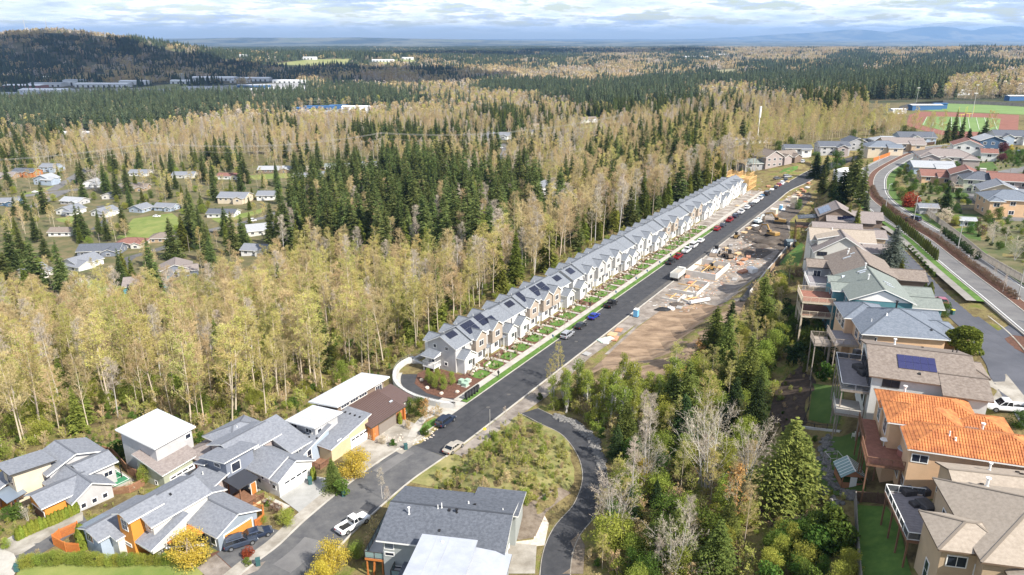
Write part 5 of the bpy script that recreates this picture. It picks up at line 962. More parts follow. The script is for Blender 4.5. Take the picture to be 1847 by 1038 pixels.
VH=[(178,462,21,12,8,W_BLUE,S_DARK,'charcoal-roofed ranch house with two chimneys pipes beside the forked road',2.8,'gx'),(233,448,15,10,4,W_OFF,S_RED,'low cream house with pinkish brown roof right of the charcoal-roofed ranch',2.7,'hip'),(296,438,16,10,8,W_TAN,S_BROWN,'low brown house among trees at the end of the side road',2.7,'hip'),(126,486,13,14,-25,W_WHITE,S_GREY,'white-gabled grey-roofed house left of the road fork',2.8,'gy'),(44,503,13,10,-20,W_OFF,S_GREY,'grey-roofed house at the left edge behind a big fir',2.6,'gy'),(262,528,17,12,16,W_TEAL,S_TAUPE,'brown-roofed house with dark teal walls on the bright lawn',3.4,'gx'),(318,500,14,13,22,W_BLUE,S_TAUPE,'brown-roofed wing house behind the tall fir on the lawn',3.2,'gy'),(177,391,12,12,-20,W_WHITE,S_GREY,'white garage-fronted house with grey gable beside a dark fir',2.8,'gy'),(116,388,13,12,-15,W_WHITE,S_GREY,'white house with open dark garage left of the tall fir',2.8,'gy'),(245,384,11,10,-18,W_PALEBLUE,S_GREY,'small pale blue gabled house on the grass',2.7,'gy'),(295,381,14,9,-10,W_PALEBLUE,S_GREY,'blue-grey house with two small front gables',2.7,'gx'),(418,368,20,13,-6,W_CREAM,S_GREY,'large cream house with grey roof and two tall gables',4.4,'gx'),(398,393,18,10,-4,W_WHITE,S_DARK,'white-walled low house with charcoal roof in front of the cream one',2.6,'gx'),(108,427,13,9,2,W_WHITE,S_BROWN,'white house with brown roof among conifers',2.7,'gx'),(163,338,14,10,0,W_WHITE,S_PALE,'white house with pale roof by the junction',2.8,'gy'),(76,334,15,11,-12,W_PALEBLUE,S_PALE,'pale blue two-storey house with white roof beside the red car',4.8,'gy'),(42,320,20,11,-8,W_RUST,S_DARK,'dark red house with grey dormers at the upper left',4.6,'gx'),(88,311,16,11,-5,W_PALEBLUE,S_GREY,'grey-blue house behind the white-roofed one',4.6,'gx'),(6,324,16,11,0,W_TAN,S_TAUPE,'tan house at the left picture edge in the valley',2.8,'gx'),(8,372,18,10,5,W_NAVY,S_GREY,'blue-sided house at the left edge beside the fir',2.8,'gx'),(413,324,19,9,-3,W_WHITE,S_RED,'white house with red-brown roof on the upper valley lane',2.8,'gx'),(497,312,30,11,2,W_BROWN,S_PALE,'long ranch house with very pale roof',2.8,'gx'),(608,306,21,9,4,W_WHITE,S_GREEN,'white house with grey-green roof on the upper meadow',2.8,'gx'),(666,303,22,10,0,W_WHITE,S_GREY,'white house with grey roof and front wing by the meadow',2.8,'gx'),(665,320,30,10,-2,W_OFF,S_GREY,'long grey-roofed house at the conifer grove edge',2.8,'gx'),(598,321,18,9,0,W_LGREY,S_GREY,'grey low house between two tall firs',2.6,'gx'),(553,324,22,10,0,W_WHITE,S_GREY,'low white house with mottled grey roof',2.6,'gx'),(476,424,17,13,25,W_OFF,S_PALE,'pale-roofed house half hidden by a fir beside the valley road',2.8,'gx'),(480,362,13,11,0,W_WHITE,S_GREY,'white gabled house beside the brick-coloured yard',3.6,'gx'),(458,462,14,10,-10,W_WHITE,S_GREY,'white house glimpsed between the bare trees',3.0,'gx'),(195,360,9,8,0,W_OFF,S_DARK,'small dark-gabled house beside the valley road',2.8,'gy'),(126,370,16,10,-15,W_LGREY,S_PALE,'house with pale blue-grey roof behind the open garage',2.6,'gx'),(240,345,20,10,5,W_TAN,S_BROWN,'brown-roofed house with red yard wall behind tall trees',2.6,'gx'),(250,318,16,10,0,W_OFF,S_GREY,'grey-roofed house behind the yellow-green tree',2.8,'gx'),(330,322,18,10,0,W_OFF,S_GREY,'pale house glimpsed behind the yellow-leaved trees',2.8,'gx'),(995,352,14,15,14,W_WHITE,S_PALE,'white gabled house alone in the clearing behind the terrace',4.0,'gy'),(898,252,26,13,-18,W_WHITE,S_GREY,'large white-gabled house in the woods at the top centre',4.4,'gx'),(866,254,20,11,-8,W_OFF,S_GREY,'grey-roofed house left of the large white-gabled one',3.2,'gx'),(963,248,17,11,5,W_OFF,S_GREY,'grey-roofed house among tan trees right of the white-gabled one',3.2,'gy'),(1063,222,22,13,20,W_WHITE,S_BROWN,'white house with brown roof at the edge of the yellow meadow',4.0,'gx'),(962,232,15,10,0,W_WHITE,S_TAN,'small cream-roofed house behind the grey-roofed one',3.0,'gx')]
for v in VH:
 w_,d_=v[2],v[3]
 wing=(w_*0.62,-w_*0.14,w_*0.95,d_*0.5,v[8]-0.15,'gy')if v[9]!='gy' and w_>13 else((w_*0.55,-1.5,w_*1.2,d_*0.55,v[8]-0.3,'gx')if v[9]=='gy' and w_>11 else None)
 simple(*v[:7],v[7].replace('chimneys pipes','pale flues'),v[8],v[9],0.4,wing,GV,garage=(v[0]in(177,116)))
 x,y=T(v[0],v[1]);mask_line([(x,y),(x*1.0,y+0.1)],w_*0.75);vx,vy=x/math.hypot(x,y),y/math.hypot(x,y);mask_line([(x,y),(x-vx*34,y-vy*34)],w_*0.45)
GI='industrial sheds in the far valley'
WP=mat('pale_shed_wall',(0.66,0.67,0.68),0.7);WBLU=mat('blue_shed_wall',(0.05,0.13,0.28),0.7);RWH=mat('white_shed_roof',(0.80,0.80,0.81),0.5);RGR=mat('grey_shed_roof',(0.38,0.40,0.43),0.6);WRED=mat('dull_red_wall',(0.32,0.16,0.14),0.8)
FARH=[(38,160,95,40,7,WRED,RWH,'long white-roofed shed with dull red front at far left'),(80,157,85,35,8,WP,RGR,'grey-roofed shed beside the dull red one'),(133,155,55,30,14,WP,RGR,'tall pale box-shaped warehouse'),(182,158,140,30,9,WP,RWH,'very long white-roofed warehouse'),(240,153,75,30,9,WP,RWH,'white-roofed warehouse beside the green field'),(20,178,95,50,8,WRED,RGR,'wide grey shed with red trim nearest on the far left'),(75,170,110,40,9,WP,RWH,'broad white shed in front of the dark firs'),(60,182,60,20,6,WBLU,WP,'small shed with bright blue wall'),(330,152,70,30,9,WP,RWH,'white shed right of the green field'),(383,146,130,40,9,WP,RWH,'wide pale warehouse in the middle of the estate'),(322,143,20,20,15,WP,RWH,'narrow tall white tower-like shed'),(430,150,50,30,8,WP,RGR,'mid grey shed left of the long white one'),(458,147,90,35,9,WP,RWH,'long white warehouse at the right of the estate'),(520,150,95,25,7,WP,RWH,'low white shed row with parked trailers'),(358,163,75,20,8,WP,RGR,'grey flat shed half behind the firs'),(455,160,80,30,8,WBLU,RGR,'grey shed with dark front behind the fir row'),(438,166,60,20,6,WP,RWH,'low white shed near the fir row'),(513,166,95,30,7,WP,RWH,'broad pale shed at the right end behind dark trees'),(648,201,60,22,7,WP,RWH,'white flat shed beside the tall hedge'),(575,200,50,16,7,WBLU,WBLU,'blue-roofed shed near the tan trees'),(610,198,30,14,7,WBLU,WBLU,'small blue shed right of the blue-roofed one'),(548,203,26,16,7,WBLU,WBLU,'smallest blue shed left of the others'),(135,247,40,14,5,WP,RWH,'pale long roof between dark trees at the left'),(10,250,30,16,6,WP,RWH,'white workshop at the left edge among trees'),(690,112,90,30,8,WP,RWH,'cluster shed white in the distant clearing'),(735,108,50,30,8,WP,RWH,'small white farm shed far away'),(558,108,55,20,10,WP,RWH,'white farmhouse among fields far away'),(840,97,70,20,9,WP,RWH,'distant white building in the dark woods, left one'),(1040,90,80,20,9,WP,RWH,'distant white building on the plateau'),(1255,107,120,30,12,WP,RWH,'long pale distant building in the right woods'),(1303,103,90,20,14,WP,RWH,'pale distant block right of the long pale one'),(1735,172,22,14,6,WP,RWH,'white pavilion beyond the sports ground'),(1018,142,34,18,6,WP,RWH,'white house in the tan woods upper centre'),(1845,182,30,10,5,WBLU,RWH,'blue and white hut beside the ball field'),(1672,199,28,9,4.5,WBLU,RWH,'white-roofed blue grandstand hut beside the ball field'),(1696,197,12,6,5,WBLU,WBLU,'small blue press box beside the grandstand hut'),(1622,206,12,8,4,WP,RWH,'small white hut at the corner of the ball field'),(440,103,40,20,8,WP,RWH,'white farm building beneath the ridge'),(88,143,55,20,7,WP,RGR,'grey barn beside the brown meadow')]
for px_,py_,w_,d_,hh,wm,rm,lab in FARH:
 x,y=T(px_,py_);z=h1(x,y);o=empty('warehouse' if w_>34 else 'shed_building',(x,y,z),math.radians((px_*7+py_)%9-4),lab,'warehouse' if w_>34 else 'building',GI if px_<620 else None)
 obj('wall',MB().box(-w_/2,0,-3,w_/2,d_,hh),wm,o)
 R=MB().loft([[(-w_/2-.6,-.6,hh),(-w_/2-.6,d_+.6,hh),(-w_/2-.6,d_/2,hh+d_*0.07)],[(w_/2+.6,-.6,hh),(w_/2+.6,d_+.6,hh),(w_/2+.6,d_/2,hh+d_*0.07)]]);obj('roof',R,rm,o)
 if w_>30:
  for k in range(int(w_/14)):obj('loading_door',MB().box(-w_/2+6+k*14,-0.12,0,-w_/2+11+k*14,-0.02,hh*0.6),DARKTRIM,o)
 if y<1900:mask_line([(x,y),(x,y+1)],w_*0.6)
 FIELDS.append([(x-w_*0.6,y-140),(x+w_*0.6,y-140),(x+w_*0.6,y+d_+10),(x-w_*0.6,y+d_+10)]if y>1200 else[(x-w_*0.6,y-25),(x+w_*0.6,y-25),(x+w_*0.6,y+d_+5),(x-w_*0.6,y+d_+5)])
 # vehicles
def paint(name,c,metal=0.35):return mat(name,c,0.28,metal=metal,spec=0.6,coat=0.6)
TYRE=mat('tyre_rubber',(0.02,0.02,0.02),0.85);RIM=mat('wheel_rim',(0.45,0.46,0.48),0.35,metal=0.8);LAMPW=mat('headlamp_lens',(0.75,0.77,0.8),0.1);LAMPR=mat('tail_lamp',(0.35,0.02,0.02),0.2);CGL=mat('car_glass',(0.012,0.015,0.02),0.05,spec=0.9)
COLR=dict(navy=(0.022,0.035,0.07),silver=(0.42,0.43,0.46),dark=(0.03,0.032,0.036),blue=(0.015,0.04,0.36),black=(0.014,0.014,0.016),red=(0.40,0.012,0.018),white=(0.78,0.78,0.78),grey=(0.13,0.14,0.155),slate=(0.05,0.065,0.10),pink=(0.42,0.10,0.13),beige=(0.5,0.45,0.38))
def car_parts(kind,col):
 P_=paint('paint_'+col,COLR[col],0.0 if col=='white' else 0.35)
 L_,W_,zs,zr=dict(sedan=(4.7,.92,.92,1.42),suv=(4.8,.96,1.08,1.74),pickup=(5.7,.99,1.12,1.84),van=(5.2,1.0,1.15,2.05))[kind];h=L_/2
 def ring(x,w,zb,zt,wt=None):wt=wt or w*.93;return[(x,-w*.9,zb),(x,-w,zb+.18),(x,-w,zt-.16),(x,-wt,zt),(x,wt,zt),(x,w,zt-.16),(x,w,zb+.18),(x,w*.9,zb)]
 b=MB()
 if kind=='pickup':
  b.loft([ring(-h,W_*.95,.5,zs-.02),ring(-h+.15,W_,.38,zs),ring(-h+.35,W_,.36,zs)]);b.loft([ring(-.42,W_,.32,zs),ring(.9,W_,.32,zs),ring(1.15,W_,.32,zs-.02),ring(h-.25,W_*.97,.34,zs-.13),ring(h,W_*.86,.45,zs-.3)])
  b.box(-h+.3,-W_,.42,-.4,-W_+.16,zs);b.box(-h+.3,W_-.16,.42,-.4,W_,zs);b.box(-h+.3,-W_+.16,.42,-.4,W_-.16,.62)
 else:b.loft([ring(-h,W_*.86,.45,zs-.12),ring(-h+.18,W_*.97,.3,zs),ring(-h*.3,W_,.24,zs+.02),ring(h*.35,W_,.24,zs),ring(h-.3,W_*.96,.3,zs-.16),ring(h,W_*.84,.42,zs-.32)])
 c0,c1,r0,r1=dict(sedan=(-1.75,1.05,-1.15,.3),suv=(-2.25,1.05,-2.05,.35),pickup=(-.42,1.5,-.3,.75),van=(-2.5,1.7,-2.45,1.0))[kind];ct=W_*.8
 g=MB().loft([[(c0,-W_*.92,zs-.03),(c1,-W_*.9,zs-.05),(c1,W_*.9,zs-.05),(c0,W_*.92,zs-.03)],[(r0,-ct,zr-.07),(r1,-ct,zr-.07),(r1,ct,zr-.07),(r0,ct,zr-.07)]])
 r=MB().loft([[(r0-.04,-ct-.03,zr-.09),(r1+.05,-ct-.03,zr-.09),(r1+.05,ct+.03,zr-.09),(r0-.04,ct+.03,zr-.09)],[(r0+.06,-ct+.08,zr),(r1-.08,-ct+.08,zr),(r1-.08,ct-.08,zr),(r0+.06,ct-.08,zr)]])
 for sg in(-1,1):
  r.beam((c0+.02,sg*W_*.915,zs-.03),(r0+.02,sg*(ct+.01),zr-.08),.09,.06);r.beam((c1-.02,sg*W_*.895,zs-.05),(r1,sg*(ct+.01),zr-.08),.08,.06)
  for q in(.36,.68)if kind!='pickup' else(.5,):x0=c0+(c1-c0)*q;x1=r0+(r1-r0)*q;r.beam((x0,sg*W_*.92,zs-.03),(x1,sg*(ct+.012),zr-.08),.07,.05)
 out=[('body',b.mesh('body',P_),(0,0,0),0),('window',g.mesh('window',CGL),(0,0,0),0),('roof',r.mesh('roof',P_),(0,0,0),0)]
 wr=.36 if kind=='sedan' else .4;wm=MB().tube((0,-.11,0),(0,.11,0),wr,n=12).mesh('wheel',TYRE);rm=MB().tube((0,-.125,0),(0,.125,0),wr*.6,n=8).mesh('rim',RIM)
 for x in(-h*.62,h*.64):
  for sg in(-1,1):out.append(('wheel',wm,(x,sg*(W_-.07),wr),('rim',rm)))
 hl=MB().box(-.04,-.17,-.07,.05,.17,.07).mesh('headlight',LAMPW);tl=MB().box(-.05,-.12,-.1,.04,.12,.1).mesh('taillight',LAMPR)
 for sg in(-1,1):out.append(('headlight',hl,(h-.02,sg*W_*.66,zs-.42),0));out.append(('taillight',tl,(-h+.01,sg*W_*.72,zs-.3),0))
 if kind=='pickup':out.append(('cargo_bed',MB().box(-h+.32,-W_+.17,.62,-.45,W_-.17,.66).mesh('cargo_bed',TYRE),(0,0,0),0))
 if kind=='suv':out.append(('roof_rail',MB().beam((-1.8,-ct+.05,zr+.05),(.1,-ct+.05,zr+.05),.05).beam((-1.8,ct-.05,zr+.05),(.1,ct-.05,zr+.05),.05).mesh('roof_rail',BLACK),(0,0,0),0))
 return out
def car(kind,col,xy,deg,label,z=None,group=None,name=None):
 key=('car',kind,col);parts=cached(key,lambda:car_parts(kind,col));x,y=xy;z=h1(x,y)+.09 if z is None else z
 r=empty(name or{'sedan':'parked_car','suv':'parked_car','pickup':'pickup_truck','van':'van'}[kind],(x,y,z),math.radians(deg),label,{'sedan':'car','suv':'car','pickup':'pickup truck','van':'van'}[kind],group)
 for n_,me,loc,sub in parts:
  o=bpy.data.objects.new(n_,me);COL.objects.link(o);o.parent=r;o.location=loc
  if sub:q=bpy.data.objects.new(sub[0],sub[1]);COL.objects.link(q);q.parent=o
 return r
GC='vehicles parked along the terrace kerb'
def kerb(px,py,kind,col,label,n=1.15,flip=0):
 x,y=P(px,py,0.1);s_=float((np.array([x,y])-E0)@EU);car(kind,col,SN(s_,n),U_DEG+180*flip,label,.07,GC)
for a in((811,766,'suv','navy','navy blue SUV parked at the kerb by the concrete apron'),(1021,607,'suv','silver','silver SUV parked first in the row by the nearest lawns'),(1047,590,'sedan','dark','dark grey sedan between the silver SUV and the bright blue car'),(1074,574,'sedan','blue','bright blue sedan at the terrace kerb'),(1102,552,'pickup','black','black pickup truck alone at the kerb beyond the blue car'),(1210,475,'pickup','dark','dark pickup with loaded bed just beyond the dump truck'),(1223,466,'pickup','red','red pickup between the loaded dark pickup and a white one'),(1240,455,'pickup','white','white pickup behind the two red and dark trucks'),(1254,446,'van','white','white van between white pickup and white sedan'),(1267,437,'sedan','white','white sedan last of the three white vehicles in a row'),(1299,416,'suv','red','red SUV parked alone in front of a dark car'),(1308,409,'sedan','slate','dark blue car right behind the lone red SUV'),(1321,400,'pickup','red','larger red pickup opposite the digging machines'),(1333,393,'suv','navy','navy SUV just past the larger red pickup'),(1346,386,'pickup','white','white pickup between the navy SUV and another white one'),(1357,378,'suv','white','white SUV before the dark one near the unplanted yards'),(1365,373,'suv','grey','dark grey SUV beside the long white trailer'),(1386,362,'pickup','white','white pickup just past the long white trailer'),(1402,354,'van','black','black van loaded high, near the end of the street'),(1418,342,'sedan','dark','dark car nearest of the cluster at the street bend'),(1424,338,'suv','red','small red SUV in the cluster at the street bend'),(1430,334,'suv','white','white SUV in the cluster at the street bend'),(1436,330,'pickup','slate','dark blue pickup last in the cluster at the bend')):kerb(*a)
tr=empty('flat_trailer',(*SN(float((np.array(P(1375,368))-E0)@EU),1.15),.07),ANG_U,'long white low trailer parked between dark SUV and white pickup','trailer',GC)
obj('load_bed',MB().box(-3,-1,.6,3,1,1.1),WHITE,tr)
for x in(-1.2,-.3):
 for sg in(-1,1):obj('wheel',MB().tube((x,sg*1.02,.38),(x,sg*.8,.38),.38,n=10),TYRE,tr)
car('sedan','grey',T(1402,324),20,'grey car parked beside the timber frame building');car('suv','silver',T(1420,321),15,'silver SUV parked on the paved corner beyond the timber frame');car('suv','white',T(1448,294),60,'white SUV beside the white boxy house')
car('suv','slate',P(434,981,.3),30,'slate blue boxy SUV outside the orange garage door, nearer of two',.1);car('sedan','navy',P(463,966,.3),30,'navy hatchback beside the boxy SUV outside the orange garage',.1);car('suv','silver',P(315,856,0),-25,'silver car outside the sage garage wing',h1(*P(315,856))+.12)
car('pickup','white',P(637,950,.1),50,'white crew-cab pickup with dark bed cover at the near kerb',.07);car('sedan','beige',P(818,811,.1),57,'pale car half hidden behind the roadside shrubs',.07)
car('pickup','white',T(1815,742),168,'white pickup with roof rack on the drive of the tile-roofed house');car('suv','navy',P(1647,399,14.2),122,'dark blue SUV driving on the boulevard',14.3);car('sedan','slate',T(1646,277),190,'dark car driving at the far end of the boulevard');car('sedan','pink',T(1697,548),76,'pink-red car parked between hedge and ridge road')
GN_=None
for px_,py_,k,c,d,lab in((1783,287,'suv','white',10,'long white vehicle on the drive before the blue house'),(1836,277,'suv','slate',60,'blue-grey SUV at the top of the lane'),(1781,328,'suv','pink',5,'reddish car in the middle of the lane head'),(1817,325,'suv','silver',150,'silver car at the right side of the lane'),(1826,334,'sedan','dark',155,'dark car next to the silver one on the lane'),(98,333,'sedan','red',5,'red car before the pale blue valley house'),(104,326,'van','white',0,'white van beside the red car in the valley'),(64,348,'sedan','white',10,'white boat-like car on the grass by the junction'),(116,391,'sedan','grey',-20,'car standing inside the open valley garage'),(165,472,'suv','dark',-20,'dark car beside the white-gabled valley house'),(283,392,'sedan','white',5,'white car on the lawn of the two-gabled valley house'),(455,400,'van','white',15,'white van beside the valley road'),(905,268,'sedan','white',70,'white car on the lane by the large white-gabled house')):car(k,c,T(px_,py_),d,lab)
# dump truck
def wheelset(r,xs,w,rad=.52):
 for x in xs:
  for sg in(-1,1):o=obj('wheel',MB().tube((x,sg*w,rad),(x,sg*(w-.42),rad),rad,n=12),TYRE,r);obj('rim',MB().tube((x,sg*(w+.01),rad),(x,sg*(w-.1),rad),rad*.55,n=8),RIM,o)
TW=paint('truck_white',(0.72,0.70,0.64),0);sT=float((np.array(P(1231,503))-E0)@EU);r=empty('dump_truck',SNZ(sT,8.6,.07),ANG_U,'white dump truck with gravel-filled body parked across the right kerb','dump truck')
obj('cab',MB().loft([[(2.0,-1.15,.9),(4.0,-1.1,.9),(4.0,1.1,.9),(2.0,1.15,.9)],[(2.0,-1.15,2.1),(3.9,-1.1,1.9),(3.9,1.1,1.9),(2.0,1.15,2.1)],[(2.0,-1.05,2.8),(3.1,-1.0,2.8),(3.1,1.0,2.8),(2.0,1.05,2.8)]]),TW,r);obj('windscreen',MB().loft([[(3.25,-.95,2.05),(3.88,-.95,2.0),(3.88,.95,2.0),(3.25,.95,2.05)],[(3.1,-.9,2.7),(3.2,-.9,2.7),(3.2,.9,2.7),(3.1,.9,2.7)]]),CGL,r)
obj('bonnet',MB().loft([[(3.9,-.9,.9),(5.1,-.8,.9),(5.1,.8,.9),(3.9,.9,.9)],[(3.9,-.9,1.9),(5.0,-.75,1.7),(5.0,.75,1.7),(3.9,.9,1.9)]]),TW,r);obj('chassis',MB().box(-4.2,-.5,.7,5.0,.5,1.0),BLACK,r)
q=MB();x0,x1=-4.2,1.8
q.box(x0,-1.25,1.05,x1,1.25,1.2);q.box(x0,-1.3,1.05,x1,-1.2,2.6);q.box(x0,1.2,1.05,x1,1.3,2.6);q.box(x0,-1.2,1.05,x0+.1,1.2,2.5);q.box(x1-.1,-1.2,1.05,x1,1.2,2.9)
for k in range(6):q.box(x0+.3+k,-1.36,1.1,x0+.42+k,1.36,2.6)
for k in range(6):q.box(x0+.3+k,-1.19,1.3,x0+.42+k,1.19,1.31)
obj('dump_body',q,TW,r);obj('gravel_load',MB().blob((-1.2,0,1.7),2.9,1.15,.75,12,6,.1),mat('tan_gravel',(.42,.31,.2),.95,(.5,.4,.28),3,.6),r);wheelset(r,(-3.5,-2.3,-1.1,4.1),1.2)
for sg in(-1,1):obj('headlight',MB().box(5.05,sg*.6-.12,1.1,5.13,sg*.6+.12,1.3),LAMPW,r);obj('exhaust_stack',MB().tube((1.9,sg*1.15,1.0),(1.9,sg*1.15,3.1),.08,n=8),ALU,r)
# diggers
YEL=paint('machine_yellow',(0.36,0.22,0.07),0.1);DIRTY=mat('dirty_steel',(0.17,0.13,0.10),.7,(.24,.18,.13),3)
def digger(px,py,deg,label,arm=1.0,col=None,s=1.0):
 col=col or YEL;x,y=T(px,py);r=empty('excavator',(x,y,h1(x,y)+.1),math.radians(deg),label,'excavator','excavators in the dug earth');r.scale=(s,s,s)
 for sg in(-1,1):
  ring=[[(px_,sg*1.35-.3,pz)for px_,pz in((-1.9,.1),(1.9,.1),(2.25,.5),(1.9,.9),(-1.9,.9),(-2.25,.5))],[(px_,sg*1.35+.3,pz)for px_,pz in((-1.9,.1),(1.9,.1),(2.25,.5),(1.9,.9),(-1.9,.9),(-2.25,.5))]];obj('track',MB().loft(ring),TYRE,r)
 obj('undercarriage',MB().box(-1,-1.05,.35,1,1.05,.8).tube((0,0,.8),(0,0,1.05),.7,n=10),DIRTY,r)
 obj('engine_house',MB().loft([[(-2.6,-1.3,1.05),(1.3,-1.3,1.05),(1.3,1.3,1.05),(-2.6,1.3,1.05)],[(-2.6,-1.3,2.0),(.1,-1.3,2.1),(.1,1.3,2.1),(-2.6,1.3,2.0)],[(-2.3,-1.1,2.25),(-.2,-1.1,2.25),(-.2,1.1,2.25),(-2.3,1.1,2.25)]]),col,r)
 cb=obj('cab',MB().loft([[(.1,.3,1.05),(1.7,.3,1.05),(1.7,1.3,1.05),(.1,1.3,1.05)],[(.1,.35,2.8),(1.4,.35,2.8),(1.4,1.25,2.8),(.1,1.25,2.8)]]),col,r);obj('window',MB().loft([[(.25,.28,1.7),(1.62,.28,1.7),(1.62,1.32,1.7),(.25,1.32,1.7)],[(.25,.32,2.6),(1.48,.32,2.6),(1.48,1.28,2.6),(.25,1.28,2.6)]]),CGL,cb)
 p=[(1.1,-.1,1.5),(3.0*arm,-.1,4.1),(5.6*arm,-.1,3.6)];obj('boom',MB().beam(p[0],p[1],.4,.6).beam(p[1],p[2],.38,.55),col,r);a=obj('arm',MB().beam((5.2*arm,-.1,3.9),(6.3*arm,-.1,1.3),.3,.4),DIRTY,r);obj('ram',MB().tube((1.6,.15,1.4),(3.3*arm,.15,3.6),.09,n=6).tube((3.2*arm,-.1,4.4),(5.1*arm,-.1,4.1),.09,n=6),ALU,r)
 obj('bucket',MB().loft([[(6.5*arm,-.6,1.3),(6.5*arm,.5,1.3),(6.0*arm,.5,1.0),(6.0*arm,-.6,1.0)],[(6.2*arm,-.6,.35),(6.2*arm,.5,.35),(5.5*arm,.5,.5),(5.5*arm,-.6,.5)]]),DIRTY,r);return r
digger(1392,428,118,'tan yellow excavator nearest, its boom reaching over the dark pit');digger(1405,404,150,'second tan excavator behind the dark pit');digger(1368,404,40,'small white and teal excavator by the kerb',.8,paint('machine_white',(.6,.66,.66),0),.8)
def loader(px,py,deg,label,c,s=1.0):
 x,y=T(px,py);r=empty('loader',(x,y,h1(x,y)+.1),math.radians(deg),label,'loader','small machines along the site kerb');r.scale=(s,s,s);wheelset(r,(-.9,.9),.95,.45);obj('body',MB().loft([[(-1.6,-.6,.5),(1.0,-.6,.5),(1.0,.6,.5),(-1.6,.6,.5)],[(-1.5,-.6,1.3),(.2,-.6,1.2),(.2,.6,1.2),(-1.5,.6,1.3)]]),c,r)
 cb=obj('cab',MB().box(-.7,-.5,1.25,-.6,.5,2.2).box(.2,-.5,1.2,.3,-.42,2.2).box(.2,.42,1.2,.3,.5,2.2).box(-.75,-.55,2.2,.35,.55,2.28),BLACK,r)
 for sg in(-1,1):obj('lift_arm',MB().beam((-1.3,sg*.75,1.4),(.9,sg*.75,1.2),.12,.2).beam((.9,sg*.75,1.2),(1.7,sg*.75,.4),.12,.2),c,r)
 obj('bucket',MB().loft([[(1.6,-.9,.1),(1.6,.9,.1),(2.4,.9,.1),(2.4,-.9,.1)],[(1.6,-.9,.8),(1.6,.9,.8),(1.75,.9,.8),(1.75,-.9,.8)]]),DIRTY,r)
loader(1328,430,60,'yellow skid steer loader at the kerb, nearest the red SUV',YEL);loader(1290,460,240,'white and black loader at the edge of the site',paint('loader_white',(.6,.6,.6),0),1.4);loader(1313,466,100,'brown muddy loader among the stacked materials',DIRTY,1.3);loader(1281,488,200,'tan telehandler beside the foundation',YEL,1.0)
# street furniture, fences, site materials, garden things
STEELP=mat('galvanised_pole',(0.50,0.48,0.45),0.5,metal=0.4)
def gz(x,y):return h1(x,y)
def boxobj(name,px,py,w,d,h,m,label,cat,deg=0,group=None,lid=None):
 x,y=T(px,py);r=empty(name,(x,y,gz(x,y)+.06),math.radians(deg),label,cat,group);obj('body',MB().loft([[(-w/2,-d/2,0),(w/2,-d/2,0),(w/2,d/2,0),(-w/2,d/2,0)],[(-w/2*.98,-d/2*.98,h),(w/2*.98,-d/2*.98,h),(w/2*.98,d/2*.98,h),(-w/2*.98,d/2*.98,h)]]),m,r)
 if lid:obj('lid',MB().box(-w/2-.04,-d/2-.04,h,w/2+.04,d/2+.04,h+.08),lid,r)
 return r
for i,(px_,py_,lab)in enumerate(((1835,541,'tall street lamp nearest, at the tip of the brown median'),(1726,457,'street lamp in the median behind the walking person'),(1647,404,'street lamp in the median beside the dark blue SUV'),(1597,378,'street lamp in the median where the boulevard curves'),(1648,282,'street lamp beside the far car on the boulevard'),(1679,262,'farthest street lamp on the boulevard'),(1584,298,'street lamp at the outer side of the boulevard bend'))):
 x,y=T(px_,py_);r=empty('street_lamp',(x,y,gz(x,y)),math.radians(20),lab,'street lamp','street lamps of the boulevard');hh=9.0;obj('pole',MB().tube((0,0,0),(0,0,hh),.13,.08,8),STEELP,r);obj('arm',MB().tube((0,0,hh-.1),(.9,0,hh+.1),.05,.04,6),STEELP,r);obj('lamp_head',MB().box(.6,-.14,hh+.05,1.3,.14,hh+.18),ALU,r);obj('base',MB().tube((0,0,0),(0,0,.5),.28,.24,8),CONC,r)
def pole(px_,py_,hh,label,cat='utility pole',cross=False,m=None,r0=.12,name='utility_pole'):
 x,y=T(px_,py_);r=empty(name,(x,y,gz(x,y)-.2),0,label,cat);obj('pole',MB().tube((0,0,0),(0,0,hh),r0,r0*.7,7),m or WOODG,r)
 if cross:obj('cross_arm',MB().box(-1.4,-.06,hh-1.2,1.4,.06,hh-1.0),WOODG,r)
 return r
pole(884,790,6.2,'grey street post with small arm beside the mound shrubs','street lamp',m=STEELP,r0=.07,name='street_lamp');s_=T(880,793);r=empty('warning_sign',(s_[0]-.6,s_[1]+.2,gz(*s_)),0,'yellow diamond warning sign beside the grey post','sign');obj('post',MB().tube((0,0,0),(0,0,2.2),.04,n=6),STEELP,r);q=MB();q.loft([[(0,-.02,1.7),(.4,-.02,2.1),(0,-.02,2.5),(-.4,-.02,2.1)],[(0,.02,1.7),(.4,.02,2.1),(0,.02,2.5),(-.4,.02,2.1)]]);obj('sign_plate',q,mat('sign_yellow',(.8,.55,.03),.5),r)
r=pole(1366,252,25,'white cell mast with thick cylindrical top above the brown building','mast',m=WHITE,r0=.4,name='mast');obj('antenna_shroud',MB().tube((0,0,17),(0,0,25.4),.85,n=12),WHITE,r)
for a in((1190,700,0),):pass
for px_,py_,hh,lab in((183,455,11,'white utility pole in the bright valley garden'),(1818,331,8,'timber pole beside the lane of the right neighbourhood'),(330,452,9,'thin pale pole before the firs of the valley'),(342,456,10,'thicker timber pole right of the thin pale one'),(933,288,11,'timber pole on the lane by the white-gabled house'),(575,372,9,'thin pole by the valley road end')):pole(px_,py_,hh,lab,cross=False)
pp=[T(-330,345),T(278,312),T(690,292),T(1120,262)];tops=[]
